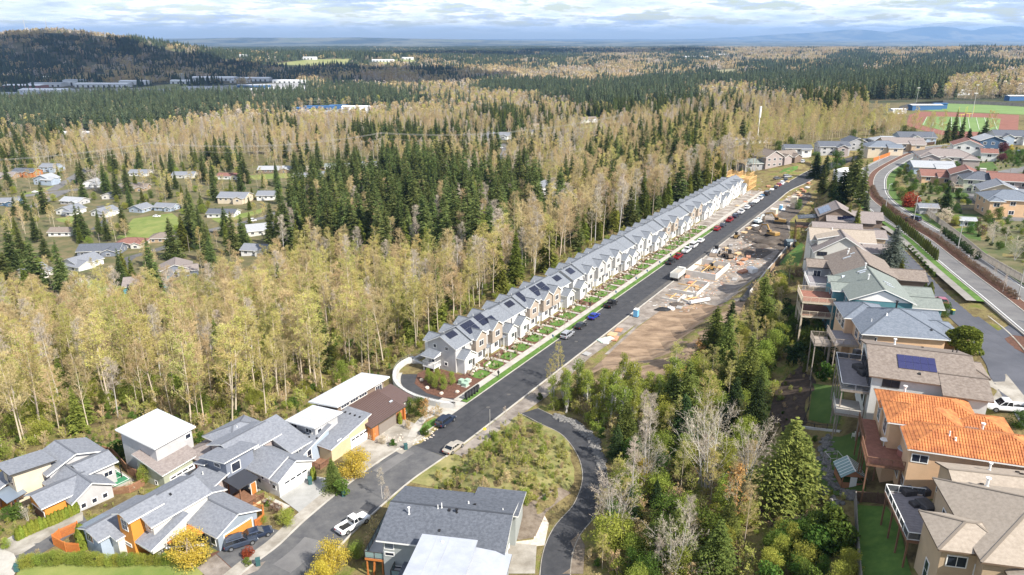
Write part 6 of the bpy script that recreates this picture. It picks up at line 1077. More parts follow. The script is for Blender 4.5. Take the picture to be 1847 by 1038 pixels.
for i,(x,y)in enumerate(pp):
 z=gz(x,y);d=np.subtract(pp[min(i+1,3)],pp[max(i-1,0)]);d=d/np.linalg.norm(d);nx,ny=-d[1],d[0];hh=26
 if 0<i:
  r=empty('power_pole',(x,y,z-.3),math.atan2(ny,nx),['','timber power pole with cross arm above the yellow-green valley trees','power pole rising behind the tall grove','power pole beside the yellow meadow'][i],'power pole','power line poles');obj('pole',MB().tube((0,0,0),(0,0,hh+1),.28,.18,7),WOODG,r);obj('cross_arm',MB().box(-4.2,-.12,hh-.2,4.2,.12,hh+.1),WOODG,r)
 tops.append((x,y,z+hh,nx,ny))
for k,off in enumerate((-4,0,4,-4.0)):
 m_=MB();dz=-4.5 if k==3 else 0
 for a,b in zip(tops[:-1],tops[1:]):
  L_=math.hypot(b[0]-a[0],b[1]-a[1]);pr=None
  for j in range(17):
   t=j/16;x=(a[0]+a[3]*off)*(1-t)+(b[0]+b[3]*off)*t;y=(a[1]+a[4]*off)*(1-t)+(b[1]+b[4]*off)*t;z=a[2]*(1-t)+b[2]*t-L_*.035*4*t*(1-t)+dz;c_=(x,y,z)
   if pr:m_.tube(pr,c_,.06,n=3,cap=False)
   pr=c_
 tag(obj('power_cable',m_,STEELP),['left outermost power cable across the valley','middle power cable across the valley','far power cable across the valley','lowest power cable slung below the others'][k],'cable')
BIN=mat('bin_teal',(.04,.10,.10),.5);BINY=mat('bin_yellow_lid',(.7,.6,.05),.5)
for px_,py_,lab,l_ in((732,811,'dark teal bin at the pavement by the stained drive',BIN),(620,895,'dark teal bin at the pavement left of the big hedge',BIN),(466,1020,'dark teal bin on the pavement in front of the red shrub',BIN),(559,872,'green bin against the white garage',BIN),(560,874,'second bin behind the one against the white garage',BIN),(32,1030,'green bin on the pale paved circle',BIN),(1717,568,'bin with yellow lid beside the ridge road',BINY)):boxobj('wheelie_bin',px_,py_,.6,.7,1.0,BIN,lab,'bin',20,None,l_)
for k in range(5):
 x,y=SN(-3.6+k*1.0,-1.0);r=empty('mailbox_unit',(x,y,.12),ANG_U,['black mailbox unit nearest the apron, first of five','black mailbox unit second of five from the apron','black mailbox unit in the middle of five','black mailbox unit fourth of five from the apron','black mailbox unit farthest from the apron of five'][k],'mailbox','row of black mailbox units');obj('pedestal',MB().box(-.15,-.15,0,.15,.15,.6),BLACK,r);obj('body',MB().box(-.42,-.25,.6,.42,.25,1.65),BLACK,r)
 for j in range(3):obj('mailbox_door',MB().box(-.38+.26*j,-.27,.68,-.15+.26*j,-.252,1.58),mat('mailbox_grey',(.05,.05,.055),.4),r)
GU=mat('utility_green',(.30,.42,.33),.6)
for s_,n_,h_,lab in((1.8,-6.2,1.1,'pale green utility cabinet, tallest of the three in the mulch'),(1.4,-4.8,.8,'pale green utility cabinet nearest the pavement in the mulch'),(3.2,-5.6,.7,'low pale green utility cabinet beside the first lawn')):
 x,y=SN(s_,n_);r=empty('utility_cabinet',(x,y,.1),ANG_U,lab,'utility cabinet');obj('base',MB().box(-.75,-.65,0,.75,.65,.12),CONC,r);obj('body',MB().box(-.55,-.45,.12,.55,.45,h_),GU,r)
for s_,n_,k in((34,-2.3,0),(73,-2.6,1),(88,-2.5,2),(97,-2.5,3),(108,-2.5,4),(118,-2.4,5)):
 x,y=SN(s_,n_+1.2);r=empty('yard_sign',(x,y,.1),ANG_U+1.2,'small blue yard sign on the planting strip, number '+['one','two','three','four','five','six'][k]+' from the near end','sign','small blue yard signs');obj('post',MB().tube((0,0,0),(0,0,1.1),.03,n=5),WHITE,r);obj('sign_plate',MB().box(-.3,-.02,.7,.3,.02,1.3),mat('sign_blue',(.08,.2,.38),.5),r)
for s_,n_ in((-4,4.6),(3,5.2),(36,4.4),(70,4.8),(112,4.2)):x,y=SN(s_,n_);tag(obj('manhole_cover',MB().tube((x,y,.05),(x,y,.083),.42,n=14),mat('cast_iron',(.09,.085,.08),.6)),kind='structure')
def fence(pts,hh,m,label,name='garden_fence',bay=2.4,world=False,gap=0.02,bw=0.14,cat='fence',group=None,low=None):
 w_=pts if world else[T(*p)for p in pts];x0,y0=w_[0];r=empty(name,(x0,y0,gz(x0,y0)),0,label,cat,group);z00=gz(x0,y0);d=dense([(a,b)for a,b in w_],bay)
 for(ax,ay),(bx,by)in zip(d[:-1],d[1:]):
  za,zb=gz(ax,ay)-z00,gz(bx,by)-z00;L_=math.hypot(bx-ax,by-ay);n=max(1,int(L_/(bw+gap)));q=MB();ux,uy=(bx-ax)/L_,(by-ay)/L_
  for k in range(n):
   t0,t1=k/n,(k+bw/(bw+gap))/n;e=random.uniform(-.02,.02);q.beam((ax-x0+(bx-ax)*(t0+t1)/2,ay-y0+(by-ay)*(t0+t1)/2,za+(zb-za)*t0+.05),(ax-x0+(bx-ax)*(t0+t1)/2,ay-y0+(by-ay)*(t0+t1)/2,za+(zb-za)*t0+hh+e),L_/n*(bw/(bw+gap))if abs(ux)>abs(uy)else .03,.03 if abs(ux)>abs(uy)else L_/n*(bw/(bw+gap)))
  tag(obj('fence_boards',q,m,r),kind='stuff');obj('post',MB().box(ax-x0-.06,ay-y0-.06,za-.2,ax-x0+.06,ay-y0+.06,za+hh+.1),m,r);obj('rail',MB().beam((ax-x0,ay-y0,za+hh*.85),(bx-x0,by-y0,zb+hh*.85),.05,.1),m,r)
 mask_line(w_,1.5);return r
WF=mat('reddish_fence_boards',(.30,.15,.085),.8,(.38,.21,.13),3,.2);WG2=mat('grey_fence_boards',(.25,.225,.20),.85,(.33,.30,.27),3,.2);WO2=mat('orange_fence_boards',(.60,.22,.06),.75,(.52,.17,.045),3,.2);WD2=mat('dark_brown_fence',(.12,.075,.055),.85,(.17,.11,.08),3,.2)
fence([(150,812),(183,818),(205,825),(232,855),(262,872)],1.8,WF,'reddish board fence behind the green sport court');fence([(205,893),(235,890),(262,876)],1.5,WF,'low reddish fence between sport court and orange bay house');fence([(98,982),(110,972),(142,958),(146,968)],1.7,WO2,'bright orange board fence behind the grassy hedge, left');fence([(98,984),(120,996),(146,998)],1.7,WO2,'bright orange board fence facing the street hedge');fence([(441,936),(446,948),(462,955),(476,944),(476,928),(458,922)],1.7,WO2,'orange slatted enclosure beside the orange garage',gap=.08)
fence([(221,800),(231,808)],1.6,WF,'short red fence beside the tan house, behind two round shrubs')
fence([(1541,905),(1543,960),(1551,1060)],1.7,WG2,'weathered fence along the left side of the bottom lawn');fence([(1541,905),(1580,908),(1628,916)],1.7,WD2,'brown fence between the bottom lawn and the greenhouse garden')
fence([(1655,370),(1690,402),(1730,432),(1775,470),(1847,512),(1900,540)],1.9,WG2,'long grey fence along the right side of the boulevard');fence([(1700,381),(1771,378)],1.8,WG2,'grey fence behind the pale green house lawn');fence([(1715,404),(1768,402)],1.5,WD2,'dark fence across the middle of the right gardens');fence([(1575,292),(1605,281)],1.9,WO2,'orange fence section at the outer bend of the boulevard');fence([(1605,281),(1655,265),(1700,258)],1.9,WD2,'dark brown fence along the far boulevard');fence([(1700,258),(1760,252)],1.9,WG2,'grey fence continuing the brown one by the cypresses')
fence([(1362,525),(1400,478),(1438,428)],1.6,mat('tan_fence',(.42,.30,.20),.8),'tan board fence between excavation and the bright lawn',bay=3);fence([(1462,690),(1458,740),(1447,768)],1.1,MATS['dark_trim'],'thin black fence around the walled lawn',gap=.3,bw=.03);fence([(1447,768),(1515,776)],1.1,MATS['dark_trim'],'black railing on top of the garden retaining wall',gap=.25,bw=.03)
def wall(pts,z0,z1,t,m,label,name='retaining_wall',cat='retaining wall',world=False):
 w_=pts if world else[T(*p)for p in pts];L0=[(x,y,gz(x,y))for x,y in w_];a,b=offset(L0,-t/2),offset(L0,t/2);rr_=[[(p[0],p[1],p[2]+z0),(q[0],q[1],q[2]+z0),(q[0],q[1],q[2]+z1),(p[0],p[1],p[2]+z1)]for p,q in zip(a,b)];mask_line(w_,1.2);return tag(obj(name,MB().loft(rr_),m),label,cat)
wall([(1447,771),(1480,775),(1516,779)],-3,.25,.35,CWALL,'stained concrete retaining wall below the walled lawn')
def boulders(pts,n,rr_,label,m=None,sp=.5):
 w_=dense([T(*p)for p in pts],.3);mb=MB()
 for i in range(n):x,y=random.choice(w_);x+=random.gauss(0,sp);y+=random.gauss(0,sp);s=random.uniform(.6,1.2)*rr_;mb.blob((x,y,gz(x,y)+s*.3),s,s*.85,s*.7,6,4,.22)
 tag(obj('rockery_stones',mb,m or STONEW),label,'stones',None,'stuff')
boulders([(1492,790),(1488,830),(1500,870),(1530,893),(1545,903)],230,.38,'row of dark rockery stones along the greenhouse garden',sp=.45);boulders([(1475,880),(1488,900),(1510,910)],70,.4,'second dark row of rockery stones');boulders([(1003,752),(1035,765),(1065,790),(1082,825),(1088,850)],320,.42,'rough stone wall on the outer side of the private drive',MATS['grey_rockery_stone'],.4);boulders([(1003,750),(1040,764),(1075,797),(1086,840)],200,.4,'upper course of the rough stone wall by the drive',sp=.3)
boulders([(712,790),(745,800),(768,792),(782,776)],60,.22,'pale edging stones around the planted corner bed',ROCKM,.5);boulders([(700,790),(690,785),(720,812)],40,.2,'pale stones around the bed beside the stained drive',ROCKM,.6)
# building site
CC=mat('raw_concrete',(.50,.47,.43),.9,(.58,.55,.51),.6,.2,6)
def foundation(px_,py_,deg,w,d,label,hh=1.6,parts=(1,1,1,1)):
 x,y=T(px_,py_);r=empty('concrete_foundation',(x,y,gz(x,y)-.2),math.radians(deg),label,'foundation','poured foundations on the building site');t=.25
 for(a,b,c,e),on in zip(((0,0,w,t),(0,d-t,w,d),(0,t,t,d-t),(w-t,t,w,d-t)),parts):
  if on:obj('foundation_wall',MB().box(a,b,-.5,c,e,hh),CC,r)
 obj('formwork',MB().beam((w*.5,t,hh-.1),(w*.5,d-t,hh-.1),.08,.3).beam((t,d*.5,hh-.1),(w-t,d*.5,hh-.1),.08,.3),LUMBER,r);obj('floor_slab',MB().box(t,t,-.2,w-t,d-t,.06),MATS['rough_slab']if 'rough_slab' in MATS else mat('rough_slab',(.34,.27,.22),.9,(.44,.38,.32),1),r);return r
foundation(1290,507,58,15,9.5,'poured concrete basement walls with timber bracing, centre of the site',2.2);foundation(1256,536,58,12,8,'lower L-shaped concrete walls in front of the braced basement',1.3,(1,0,1,1));foundation(1222,546,58,6,5,'small white-topped footing walls near the bare slope',.9,(1,0,1,0));foundation(1243,548,30,5,4,'short concrete footing beside the tarpaulin',.8,(0,1,1,0))
wall([(1352,535),(1372,508),(1398,478),(1418,452)],-1,1.5,.3,CC,'long low concrete wall between excavation and tan fence');wall([(1340,545),(1360,515),(1385,485)],-1,.3,1.6,MATS['dark_trim'],'strip of black sheeting laid along the low concrete wall','black_sheeting','tarpaulin')
STK=[mat('stack_lumber',(.56,.40,.24),.8,(.46,.31,.17),2),mat('stack_brick',(.42,.19,.11),.85,(.50,.27,.18),2),mat('stack_white',(.68,.68,.67),.6),mat('stack_blue',(.12,.27,.45),.6),mat('stack_orange',(.40,.21,.12),.8),mat('stack_grey',(.33,.32,.31),.8)]
def stack(px_,py_,deg,w,d,layers,m,label,name='material_stack',cat='stack'):
 x,y=T(px_,py_);r=empty(name,(x,y,gz(x,y)+.12),math.radians(deg),label,cat,'materials lying on the building site');hb=.22
 for i in range(layers):
  n=max(2,int(d/.5));
  for k in range(n):e=random.uniform(-.08,.08);obj('plank' if m is STK[0]else 'bundle',MB().box(-w/2+e,-d/2+k*d/n+.02,i*hb,w/2+e,-d/2+(k+1)*d/n-.02,(i+1)*hb-.015),m,r)
 return r
SL=['small stack of {} {}'.format(a,b)for a in('tan lumber','reddish blocks','white sheets','blue wrapped goods','orange panels','grey slabs')for b in('beside the braced basement','along the right kerb','behind the loaders','on the gravel by the excavation','near the tan containers','by the unplanted yards','in front of the dump truck','at the top of the bare slope')]
spots=[(1262,497,0,3),(1245,512,1,2),(1275,480,4,1),(1300,484,0,2),(1335,478,1,3),(1342,470,4,2),(1350,465,1,2),(1330,460,0,3),(1310,452,0,4),(1318,445,5,3),(1340,492,1,3),(1325,505,5,1),(1257,520,0,1),(1280,470,5,2),(1368,400,2,2),(1350,414,0,3),(1342,421,0,2),(1362,408,2,1),(1412,380,2,2),(1398,390,4,2),(1422,373,5,2),(1442,354,4,3),(1450,347,4,4),(1456,340,2,3),(1436,361,2,3),(1446,343,1,3),(1458,332,4,3),(1440,350,0,3),(1384,350,0,3),(1376,353,3,2),(1392,343,2,2),(1401,338,0,3),(1372,360,1,2),(1386,338,4,3),(1410,333,2,2),(1420,329,0,2),(1345,365,1,1),(1330,372,0,1),(1104,606,0,2),(1116,597,4,1),(1108,612,1,1),(1093,618,2,1),(1058,640,5,1),(1225,556,5,1),(1240,500,1,1),(1231,528,0,1),(1286,497,1,1)]
cnt={}
for px_,py_,mi,ly in spots:
 c_=cnt.get(mi,0);cnt[mi]=c_+1;zone_i=(0 if 1240<px_<1300 and py_>490 else 1 if 1330<px_<1375 and 395<py_<430 else 2 if 1300<=px_<1345 and 440<py_<470 else 3 if 1330<=px_<1360 and py_>=460 else 4 if px_>1395 and py_>340 and px_<1465 else 5 if px_<1425 and py_<380 else 6 if py_>590 else 7)
 lab=SL[mi*8+[0,1,2,3,4,5,7,6][zone_i]];stack(px_,py_,U_DEG+random.uniform(-25,25),random.uniform(1.8,3.6),random.uniform(1.1,2.0),ly,STK[mi],lab if zone_i!=6 else lab.replace('at the top of the bare slope','beside the kerb below the bare slope'))
rub=MB();rr2=random.Random(9)
for i in range(2600):
 px_,py_=rr2.choice([(1275,500),(1300,480),(1335,470),(1345,480),(1255,530),(1440,350),(1380,350),(1300,460),(1230,540),(1360,440)]);x,y=P(px_+rr2.gauss(0,27),py_+rr2.gauss(0,10),.4)
 if np.min(np.hypot(_ml[:,0]-x,_ml[:,1]-y))<6.2 or 0<float((np.array([x,y])-E0)@EN)<8.7 and float((np.array([x,y])-E0)@EU)<262:continue
 z=gz(x,y);s=rr2.uniform(.08,.3);rub.box(x,y,z,x+s*rr2.uniform(.6,4),y+s,z+s*.6,rr2.randrange(5))
tag(obj('site_rubble',rub,[STK[0],STK[1],STK[2],STK[5],DIRTY]),'scattered offcuts, blocks and scraps over the building site','rubble',None,'stuff')
hp=MB()
for px_,py_,s in((1385,438,3.2),(1398,432,2.4),(1372,445,2),(1350,455,1.6),(1375,415,2.5),(1345,510,1.4),(1220,550,1.3)):x,y=T(px_,py_);hp.blob((x,y,gz(x,y)),s*1.7,s*1.3,s*.45,12,6,.15)
tag(obj('soil_heaps',hp,SOIL,smooth=True),'low dark heaps of dug soil around the pit','soil heap',None,'stuff')
CT=mat('tan_container',(.62,.54,.42),.6)
for px_,py_,lab in((1395,388,'tan storage container nearest the excavators'),(1432,366,'tan storage container farther up the kerb')):r=boxobj('storage_container',px_,py_,3.6,2.6,2.6,CT,lab,'container',U_DEG,'tan storage containers');obj('door',MB().box(-1.84,-1.1,.15,-1.8,1.1,2.4),mat('container_door',(.5,.44,.34),.6),r)
def toilet(px_,py_,lab):
 x,y=T(px_,py_);r=empty('portable_toilet',(x,y,gz(x,y)+.1),ANG_U+math.pi,lab,'portable toilet','blue portable toilets');obj('cabin',MB().box(-.6,-.6,.1,.6,.6,2.1),mat('toilet_blue',(.16,.40,.62),.5),r);obj('roof',MB().loft([[(-.65,-.65,2.1),(.65,-.65,2.1),(.65,.65,2.1),(-.65,.65,2.1)],[(-.4,-.4,2.35),(.4,-.4,2.35),(.4,.4,2.35),(-.4,.4,2.35)]]),WHITE,r);obj('door',MB().box(-.66,-.4,.15,-.605,.4,1.95),mat('toilet_door',(.62,.70,.76),.5),r);obj('skid',MB().box(-.7,-.7,0,.7,.7,.1),BLACK,r)
toilet(1147,572,'blue portable toilet by the kerb above the bare slope');toilet(1408,379,'blue portable toilet between the two tan containers')
tp=MB();x,y=T(1196,560);tp.blob((x,y,gz(x,y)+.1),2.4,1.2,.7,9,5,.25,0);tp.blob((x+2.2,y+.6,gz(x,y)+.2),1.4,.9,.6,8,5,.25,1);o=tag(obj('covered_heap',tp,[BLACK,STK[2]]),'heap under black and white sheeting at the top of the bare slope','covered heap')
tp=MB();x,y=T(1262,548);tp.tube((x-3,y-1.2,gz(x,y)+.8),(x+3,y+1.6,gz(x,y)+.8),.55,n=10);tag(obj('membrane_roll',tp,STK[2]),'big white roll lying beside the lower concrete walls','roll')
for px_,py_,lab in((1093,614,'pale green sheets lying flat beside the kerb'),):x,y=T(px_,py_);tag(obj('panel_sheets',MB().box(-2.2,-1,.15,2.2,1,.3).box(-2.1,-.9,.3,2.0,.9,.36),mat('pale_green_sheet',(.55,.68,.58),.6),None,(x,y,gz(x,y)),ANG_U-.5),lab,'sheets')
wb=boxobj('white_block',1356,492,2.2,3.2,1.6,WHITE,'plain white crate beside the long low concrete wall','crate',20);x,y=T(1521,327);wt=empty('white_tent',(x,y,gz(x,y)),.3,'white square marquee tent among dark trees beyond the site','tent');obj('tent_wall',MB().box(-3.4,-3,0,3.4,3,4.6),WHITE,wt);obj('roof',MB().loft([[(-3.7,-3.3,4.6),(3.7,-3.3,4.6),(3.7,3.3,4.6),(-3.7,3.3,4.6)],[(-1.8,-.2,6),(1.8,-.2,6),(1.8,.2,6),(-1.8,.2,6)]]),WHITE,wt);obj('opening',MB().box(-.6,-3.06,1,1.4,-3.01,3.2),CURTAIN,wt);mask_line([(x,y),(x,y+1)],6);mask_line([(x,y),(x*.94,y*.94)],5)
for px_,py_ in((1462,316),(1468,315)):pole(px_,py_,6,'left pale post at the street bend' if px_<1465 else 'right pale post at the street bend','post',m=WHITE,r0=.12,name='post')
x,y=T(1409,476);r=empty('garden_shed',(x,y,gz(x,y)),.1,'small dark blue-grey shed on the bright lawn below the ridge','shed');x2,y2=T(1424,445);r.location=(x2,y2,gz(x2,y2));obj('wall',MB().box(-1.6,-1.3,0,1.6,1.3,2.2),mat('shed_blue',(.05,.075,.10),.6),r);obj('roof',MB().loft([[(-1.8,-1.5,2.2),(1.8,-1.5,2.2),(1.8,1.5,2.2),(-1.8,1.5,2.2)],[(-1.8,-.05,2.8),(1.8,-.05,2.8),(1.8,.05,2.8),(-1.8,.05,2.8)]]),mat('shed_roof',(.12,.15,.17),.6),r);obj('door',MB().box(-.5,-1.34,.1,.5,-1.3,1.9),WHITE,r)
x,y=T(1530,868);r=empty('greenhouse',(x,y,gz(x,y)),math.radians(-8),'small timber greenhouse with glass-panel roof and white door','greenhouse');w,d,h=1.5,1.9,1.9;WR=mat('cedar_frame',(.36,.17,.09),.8)
obj('frame',MB().box(-w,-d,0,w,-d+.08,.9).box(-w,d-.08,0,w,d,.9).box(-w,-d,0,-w+.08,d,.9).box(w-.08,-d,0,w,d,.9).box(-w,-d,.9,-w+.1,-d+.1,h).box(w-.1,-d,.9,w,-d+.1,h).box(-w,d-.1,.9,-w+.1,d,h).box(w-.1,d-.1,.9,w,d,h).face([(-w,-d,h),(w,-d,h),(0,-d,h+1.0)]).face([(w,d,h),(-w,d,h),(0,d,h+1.0)]),WR,r);obj('door',MB().box(-.45,-d-.04,0,.45,-d,1.85),WHITE,r)
for sg in(-1,1):
 for k in range(6):y0=-d-.2+k*(2*d+.4)/6;y1=y0+(2*d+.4)/6-.08;z=h+1.06;obj('glass_panel',MB().loft([[(0,y0,z),(0,y1,z),(sg*(w+.3),y1,h-.15),(sg*(w+.3),y0,h-.15)],[(0,y0,z-.03),(0,y1,z-.03),(sg*(w+.3),y1,h-.18),(sg*(w+.3),y0,h-.18)]]),mat('greenhouse_glass',(.22,.32,.32),.12,spec=.8),r);obj('glazing_bar',MB().beam((0,y1+.04,z+.01),(sg*(w+.3),y1+.04,h-.14),.07,.05),WHITE,r)
obj('ridge_bar',MB().box(-.06,-d-.25,h+1.04,.06,d+.25,h+1.12),WHITE,r);fr_=empty('plant_frame',(x-.6,y+4.0,gz(x,y)),.05,'open white pipe frame behind the greenhouse','plant frame');q=MB()
for(a,b)in(((-1,-1),(1,-1)),((1,-1),(1,1)),((1,1),(-1,1)),((-1,1),(-1,-1))):q.tube((*a,1.9),(*b,1.9),.04,n=5).tube((*a,0),(*a,1.9),.04,n=5)
obj('pipes',q,STEELP,fr_)
def on(H_world,z):return H_world
def deckthing(px_,py_,z,name,label,cat,fn,deg=0):x,y=P(px_,py_,z);r=empty(name,(x,y,z),math.radians(deg),label,cat);fn(r);return r
def tub(r):obj('tub_wall',MB().tube((0,0,0),(0,0,.95),1.05,n=24),mat('tub_side',(.30,.12,.09),.6),r);obj('cover',MB().tube((0,0,.95),(0,0,1.06),1.1,1.05,24),mat('tub_cover',(.33,.34,.36),.5),r)
deckthing(1633,822,18.22,'hot_tub','round hot tub with grey cover on the red deck','hot tub',tub)
def umb(r):obj('shade',MB().tube((0,0,1.0),(0,0,1.12),.55,.5,16),WHITE,r);obj('leg',MB().tube((0,0,0),(0,0,1.0),.05,n=6),WHITE,r)
deckthing(1593,805,18.22,'round_table','small round white table at the rail of the red deck','table',umb)
CV=mat('dark_cover',(.05,.045,.045),.8,(.08,.075,.075),2)
def cov(w,d,h):return lambda r:obj('cover',MB().loft([[(-w,-d,0),(w,-d,0),(w,d,0),(-w,d,0)],[(-w,-d,h*.8),(w,-d,h*.8),(w,d,h*.8),(-w,d,h*.8)],[(-w*.75,-d*.7,h),(w*.75,-d*.7,h),(w*.75,d*.7,h),(-w*.75,d*.7,h)]]),CV,r)
for px_,py_,z,w,d,h,lab in((1637,890,17.82,.8,.7,.8,'covered round seat at the rail corner of the grey deck'),(1651,912,17.82,.55,.55,.5,'low dark fire table in the middle of the grey deck'),(1670,916,17.82,.8,1.1,.8,'large covered dining set against the wall of the grey deck'),(1668,892,17.82,.45,.5,.9,'covered barbecue at the back of the grey deck'),(1549,667,20.22,.7,.9,.9,'big dark covered seat on the curved deck'),(1556,676,20.22,.6,.7,.8,'smaller covered seat beside the big one on the curved deck'),(1545,640,20.22,.5,.5,1.0,'covered grill on the curved deck'),(1592,765,18.22,.6,.6,1.0,'covered grill on the red deck under the tile eaves')):deckthing(px_,py_,z,'covered_furniture',lab,'covered furniture',cov(w,d,h),10)
def lawnchair(r):obj('seat',MB().box(-.35,-.35,.35,.35,.3,.42),WHITE,r);obj('backrest',MB().beam((0,.3,.35),(0,.55,1.05),.65,.06),WHITE,r);[obj('leg',MB().box(x,y,0,x+.07,y+.07,.38),WHITE,r)for x in(-.35,.28)for y in(-.35,.25)]
for px_,py_,lab in((1540,791,'left white lawn chair beside the peach house wall'),(1545,788,'right white lawn chair beside the peach house wall')):x,y=T(px_,py_);r=empty('lawn_chair',(x,y,gz(x,y)+.1),2.6,lab,'chair');lawnchair(r)
x,y=T(220,862);r=empty('basketball_hoop',(x,y,gz(x,y)),math.radians(200),'black basketball hoop on a pole at the sport court','basketball hoop');obj('pole',MB().tube((0,0,0),(0,0,3.0),.09,n=8).tube((0,0,2.9),(.9,0,3.1),.07,n=6),BLACK,r);obj('backboard',MB().box(.9,-.9,2.7,.95,.9,3.7),mat('board_dark',(.1,.09,.09),.4),r);obj('rim',MB().tube((1.15,0,3.0),(1.15,0,3.03),.23,n=12),DOORO,r)
for px_,py_,lab in((1733,214,'yellow goal post on the near edge of the turf'),(1748,212,'second goal post in front of the press box')):x,y=T(px_,py_);r=empty('goal_post',(x,y,gz(x,y)),.1,lab,'goal post');obj('post',MB().tube((0,0,0),(0,0,3),.15,n=6),BINY,r);obj('crossbar',MB().tube((-2.9,0,3),(2.9,0,3),.12,n=6).tube((-2.9,0,3),(-2.9,0,9),.1,n=6).tube((2.9,0,3),(2.9,0,9),.1,n=6),BINY,r)
for px_,py_,hh,lab in((1652,190,18,'light mast at the near left of the ball field'),(1757,190,20,'light mast behind the press box'),(1632,175,17,'light mast behind the tan trees by the ball field'),(1752,215,20,'tall pale mast on the edge of the red track')):x,y=T(px_,py_);r=empty('light_mast',(x,y,gz(x,y)),0,lab,'light mast','light masts of the sports ground');obj('pole',MB().tube((0,0,0),(0,0,hh),.25,.15,7),STEELP,r);obj('lamp_rack',MB().box(-1.4,-.15,hh-.6,1.4,.15,hh+.4),STEELP,r)
fence([(1622,199),(1650,191),(1700,187),(1790,190),(1860,194)],3.2,MATS['worn_asphalt'],'tall dark outfield fence around the ball field',bay=12,bw=2.0,gap=.2)
for px_,lab in((140,'left of two thin radio masts on the hilltop'),(175,'right of two thin radio masts on the hilltop')):x=(px_-923.5)/1330*3300;y=3120;r=empty('radio_mast',(x,y,h1(x,y)),0,lab,'radio mast');obj('lattice',MB().tube((0,0,0),(0,0,62),1.3,.5,4),STEELP,r)
def person(px_,py_,top,bot,label,z=None,deg=0,hat=None):
 x,y=T(px_,py_);z=gz(x,y)+.1 if z is None else z;J=[(0,0,.95),(0,0,1.22),(0,0,1.45),(0,0,1.55),(0.02,0,1.7),(0,.1,.9),(.14,.1,.5),(-.08,.1,.08),(.1,.1,.04),(0,-.1,.9),(-.1,-.1,.5),(-.3,-.1,.1),(-.14,-.1,.04),(0,.19,1.42),(-.08,.25,1.14),(.08,.27,.92),(0,-.19,1.42),(.1,-.25,1.14),(.22,-.26,.95)]
 E_=[(0,1),(1,2),(2,3),(3,4),(0,5),(5,6),(6,7),(7,8),(0,9),(9,10),(10,11),(11,12),(2,13),(13,14),(14,15),(2,16),(16,17),(17,18)];Rr=[.14,.13,.15,.06,.1,.09,.065,.045,.04,.09,.065,.045,.04,.06,.045,.035,.06,.045,.035]
 me=bpy.data.meshes.new('person');me.from_pydata(J,E_,[]);r=bpy.data.objects.new('person',me);COL.objects.link(r);r.location=(x,y,z);r.rotation_euler=(0,0,math.radians(deg));tag(r,label,'person');m_=r.modifiers.new('skin','SKIN')
 for v_,rad in zip(me.skin_vertices[0].data,Rr):v_.radius=(rad,rad)
 me.skin_vertices[0].data[0].use_root=True;r.modifiers.new('smooth','SUBSURF').levels=1;me.materials.append(bot);obj('jacket',MB().loft([[(math.cos(a)*.17,math.sin(a)*.23,.88)for a in[k*.785 for k in range(8)]],[(math.cos(a)*.18,math.sin(a)*.25,1.2)for a in[k*.785 for k in range(8)]],[(math.cos(a)*.14,math.sin(a)*.24,1.46)for a in[k*.785 for k in range(8)]],[(math.cos(a)*.07,math.sin(a)*.08,1.54)for a in[k*.785 for k in range(8)]]]),top,r,smooth=True)
 obj('head',MB().blob((.02,0,1.68),.095,.08,.125,10,8,0),mat('skin_tone',(.5,.32,.24),.6),r,smooth=True);obj('hair' if not hat else 'hard_hat',MB().blob((0,0,1.74),.11,.1,.08,10,6,0),hat or mat('dark_hair',(.05,.035,.025),.8),r,smooth=True)
person(1745,472,mat('white_jacket',(.65,.68,.72),.8),mat('blue_trousers',(.06,.08,.16),.8),'person in a pale jacket and blue trousers walking on the boulevard',deg=120);person(899,681,mat('black_jacket',(.03,.03,.03),.8),mat('dark_trousers',(.03,.035,.05),.8),'person in dark clothes on the pavement by the first townhouse',deg=58);person(1327,474,mat('orange_vest',(.85,.2,.02),.7),MATS['dark_trousers'],'worker in orange vest and hard hat on the building site',deg=30,hat=WHITE);person(1064,556,MATS['black_jacket'],MATS['dark_trousers'],'person in dark clothes on the pavement beside the blue car',deg=58)
person(1302,478,MATS['orange_vest'],MATS['dark_trousers'],'worker in orange vest beside the material stacks',deg=200,hat=WHITE)
